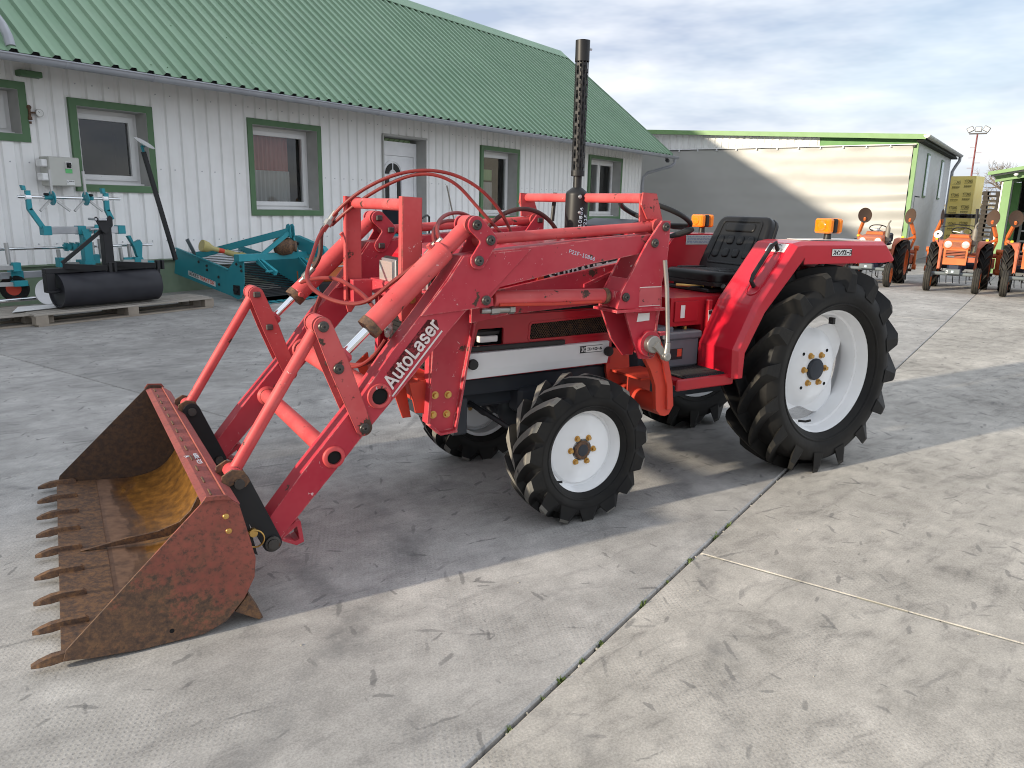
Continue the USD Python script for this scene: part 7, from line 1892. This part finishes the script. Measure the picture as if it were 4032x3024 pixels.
# potato digger
dg = empty('potato_digger', (7.04, 9.75, 0), 0); tag(dg, 'teal potato digger with black bar conveyor beside the roller', 'digger')
def D(f, l, z): return (l, -f, z)
plate = [(-1.55, .72), (-.25, .47), (-.10, .60), (-.02, .67), (.12, .64), (.11, .42), (.10, .27), (.02, .06), (-.07, .03), (-.22, .07), (-1.66, .31)]
for l0, nm in ((0.0, 'near'), (1.14, 'far')):
    g_ = Polygon([(-f, z) for f, z in plate])
    mm = MB().prism(g_, l0, l0 + .010, 'x')
    if nm == 'far':
        mm = MB().prism(Polygon([(1.66, .31), (1.55, .72), (.45, .56), (.15, .66), (-.08, .62), (-.30, .40), (-.42, .08), (.07, .03)]), l0, l0 + .010, 'x')
    else:
        mm.prism(Polygon([(1.55, .72), (.25, .47), (.25, .455), (1.55, .705)]), -.03, 0, 'x')
    pp_ = mm.build('side_plate', M['teal'], dg, smooth=False)
    if nm == 'near':
        xd = np.array([0, -1.0, -.187])
        MB().add(*(lambda o, a, b_: (np.array([o, o + a, o + a + b_, o + b_]), np.array([[0, 2, 1], [0, 3, 2]])))(np.array([-.002, 1.27, .305]), np.array([0, -.68, -.127]), np.array([0, 0, .075]))).build('maker_label', M['sticker'], pp_, smooth=False)
        MB().text('BÉKÉS', .052, (-.003, 1.255, .318), xd, (0, 0, 1), .001, True, width=.24).build('label_black', M['ink_black'], pp_, smooth=False)
        MB().text('TRAKTOR', .052, (-.003, 1.00, .272), xd, (0, 0, 1), .001, True, width=.38).build('label_red', M['ink_red'], pp_, smooth=False)
        MB().box((-.02, .0, .10), (-.001, .14, .24), .004).cyl((-.02, .07, .17), (-.045, .07, .17), .04, n=16).build('bearing', M['black_metal'], pp_)
        bb = MB()
        for f, z in ((-.98, .53), (-.78, .48), (-.78, .42), (-.50, .22), (-.50, .33), (-.05, .55), (.05, .52), (.06, .46)):
            bb.bolt((0, -f, z), (-1, 0, 0), .016, .014)
        bb.build('bolts', M['dark_bolt'], pp_, kind='stuff')
for k in range(30):
    f = -1.5 + k * .062
    z = .64 - (f + 1.5) * .33 if f < .0 else .145 - f * .2
    MB().cyl(D(f, .02, z), D(f, 1.13, z), .011, n=8).build('conveyor_bar', M['black_metal'] if k > 8 else M['zinc'], dg)
tb = MB()
tb.add(np.array([D(.05, .0, .10), D(.05, 1.15, .10), D(.42, 1.15, .03), D(.42, .0, .03)]), np.array([[0, 1, 2], [0, 2, 3], [0, 2, 1], [0, 3, 2]]))
for k in range(8):
    l0 = .02 + k * .143
    tb.hull([D(.40, l0, .035), D(.40, l0 + .125, .035), D(.40, l0, .022), D(.40, l0 + .125, .022), D(.56, l0 + .10, .008), D(.56, l0 + .112, .006)])
tb.build('share', M['teal'], dg, smooth=False)
MB().box(D(.14, -.09, .60), D(.02, 1.20, .70), .004).build('cross_beam', M['teal'], dg, smooth=False)
tw = MB()
ap_ = np.array(D(.25, .75, 1.0))
for l0 in (.33, 1.02):
    tw.beam(D(.08, l0, .66), ap_ + [0.02 if l0 > .5 else -.02, 0, .0], .05, .06)
tw.beam(D(-1.05, .02, .62), ap_ + [-.03, 0, .02], .04, .10, up=(0, 0, 1))
for dx in (-.035, .035):
    tw.prism(Polygon([(-.31, .93), (-.21, .93), (-.19, 1.05), (-.215, 1.12), (-.265, 1.135), (-.30, 1.10)]), .76 + dx - .006, .76 + dx + .006, 'x')
tw.build('headstock', M['teal'], dg, smooth=False)
for l0 in (.30, 1.05):
    MB().beam(D(.10, l0, .60), D(.42, l0 + .03, .43), .05, .07).prism(Polygon([(-.1, .66), (-.1, .56), (-.40, .44), (-.36, .47)]), l0 - .07, l0 - .055, 'x').cyl(D(.38, l0 - .12, .46), D(.38, l0 + .05, .46), .014, n=10).build('lower_hitch', M['teal'], dg, smooth=False)
MB().lathe([(0, 0), (.10, .0), (.13, .04), (.14, .12), (.12, .24), (.08, .28), (.08, .32), (0, .32)], D(.05, .62, .79), frame((.6, -.75, .05)), 20).build('gearbox', M['rust'], dg)
MB().cyl(D(-.05, .70, .80), D(-.05, 1.14, .82), .028, n=12).build('drive_axle', M['black_metal'], dg)
bg2 = unary_union([capsule((.12, .84), (-.45, .70), .10, .10)])
MB().prism(Polygon([(-x * -1, z) for x, z in bg2.exterior.coords]), 1.155, 1.24, 'x').build('belt_guard', M['teal'], dg, smooth=30)
MB().beam(D(-1.2, .10, .60), D(-1.28, .02, .86), .09, .012, up=(1, 0, .3)).build('deflector', M['axle_grey'], dg, smooth=False)
# yellow drive shaft lying on the digger
ds = empty('drive_shaft'); tag(ds, 'olive yellow drive shaft guard lying across the potato digger', 'drive shaft')
o = np.array([6.86, 10.36, .80]); e = np.array([7.50, 10.30, .62]); u = (e - o) / np.linalg.norm(e - o)
MB().lathe([(0, 0), (.085, 0), (.09, .02), (.075, .10), (.045, .16), (.035, .20), (.035, .60), (0, .60)], o, frame(u), 20).build('guard_cone', M['plastic_yellow'], ds)
MB().lathe([(.042, .0), (.042, .22), (.06, .25), (.06, .33), (0, .33)], o + u * .40, frame(u), 18).build('guard_tube', M['plastic_yellow'], ds)
MB().lathe([(.0365, .27), (.0365, .36)], o, frame(u), 18).build('guard_sticker', M['ink_red'], ds)
# switch box, gauge, stick, further machines
sbx = empty('switch_box'); tag(sbx, 'grey electrical switch box with green label on the wall below the small window', 'switch box')
MB().box((5.22, YW - .30, 1.60), (5.63, YW - .04, 1.985), .012).build('case', M['box_grey'], sbx)
for z in (1.72, 1.90):
    MB().box((5.14, YW - .27, z - .05), (5.225, YW - .12, z + .045), .01).build('socket', M['paper'], sbx)
MB().box((5.435, YW - .315, 1.835), (5.515, YW - .299, 1.925), .003).build('switch_plate', M['sticker'], sbx)
MB().box((5.445, YW - .320, 1.845), (5.505, YW - .3155, 1.915)).cyl((5.475, YW - .32, 1.88), (5.475, YW - .35, 1.88), .02, n=14).build('switch_knob', M['black_plastic'], sbx)
MB().box((5.43, YW - .305, 1.775), (5.52, YW - .2995, 1.83)).build('green_label', M['label_green'], sbx)
MB().box((5.43, YW - .304, 1.62), (5.535, YW - .3, 1.685)).build('warning_label', M['sticker'], sbx)
MB().text('VESZÉLYES', .014, (5.458, YW - .3045, 1.66), (1, 0, 0), (0, 0, 1), .0006, True, width=.07).prism(Polygon([(5.445, 1.675), (5.438, 1.652), (5.446, 1.654), (5.440, 1.63), (5.452, 1.66), (5.445, 1.658)]), YW - .3052, YW - .3045).build('warning_print', M['ink_black'], sbx, smooth=False)
ga = empty('pressure_gauge'); tag(ga, 'small round pressure gauge on a pipe fitting beside the left window', 'gauge')
MB().tube([(5.165, YW - .05, 2.40), (5.165, YW - .06, 2.63)], .017, 8).tube([(5.165, YW - .06, 2.54), (5.23, YW - .08, 2.545)], .012, 8).cyl((5.165, YW - .03, 2.61), (5.165, YW - .06, 2.61), .03, n=10).cyl((5.165, YW - .055, 2.45), (5.165, YW - .055, 2.49), .028, n=8).build('fitting', M['rust'], ga)
gd = MB().cyl((5.275, YW - .06, 2.545), (5.275, YW - .10, 2.545), .05, n=24).build('gauge_case', M['steel'], ga)
MB().cyl((5.275, YW - .10, 2.545), (5.275, YW - .102, 2.545), .043, n=24).build('dial', M['sticker'], gd)
MB().beam((5.275, YW - .1035, 2.545), (5.255, YW - .1035, 2.565), .002, .004).build('needle', M['ink_black'], gd)
MB().beam((5.14, YW - .06, 2.435), (5.20, YW - .07, 2.44), .02, .012).build('tap_handle', M['zinc'], ga)
stk = MB().tube([(13.98, 11.02, .0), (13.77, 11.38, 1.87)], .017, 8)
tag(stk.build('broom_stick', M['wood_grey']), 'wooden stick leaning on the white wall right of the door', 'stick')
gm = empty('garden_tractor', (10.75, 10.0, 0), 25); tag(gm, 'dark machine with navy seat and green body half hidden behind the loader', 'machine')
MB().loft([[(-.2, -.25, .95), (.2, -.25, .95), (.2, .25, .95), (-.2, .25, .95)], [(-.24, -.27, 1.0), (.24, -.27, 1.0), (.24, .27, 1.0), (-.24, .27, 1.0)], [(-.25, -.25, 1.06), (.22, -.25, 1.06), (.22, .25, 1.06), (-.25, .25, 1.06)]]).loft([[(-.30, -.24, 1.05), (-.18, -.24, 1.05), (-.18, .24, 1.05), (-.30, .24, 1.05)], [(-.40, -.20, 1.42), (-.30, -.20, 1.42), (-.30, .20, 1.42), (-.40, .20, 1.42)]]).build('seat', M['seat_navy'], gm)
MB().box((-.45, -.4, .45), (.55, .4, .92), .05).build('body', M['teal'], gm)
MB().tube([(.9, -.3, .9), (.9, -.3, 1.22), (.75, -.3, 1.25), (.4, -.3, 1.2)], .02, 8).build('handle_bar', M['black_plastic'], gm)
for y_ in (-.5, .38):
    MB().cyl((0, y_, .32), (0, y_ + .12, .32), .32, n=28, chamfer=.03).build('wheel', M['rubber'], gm)
oi = empty('orange_implement', (8.75, 9.95, 0), -20); tag(oi, 'orange implement with black base on the ground behind the far loader arm', 'implement')
MB().box((-.5, -.35, .20), (.7, .35, .42), .04).box((-.45, -.3, .42), (.65, .3, .48), .02).build('cover', M['orange'], oi)
MB().box((-.55, -.4, .0), (.75, .4, .20), .03).build('base', M['black_metal'], oi)
MB().tube([(-.3, -.36, .45), (.0, -.37, .43), (.4, -.36, .46)], .012, 6).build('chain', M['zinc'], oi)
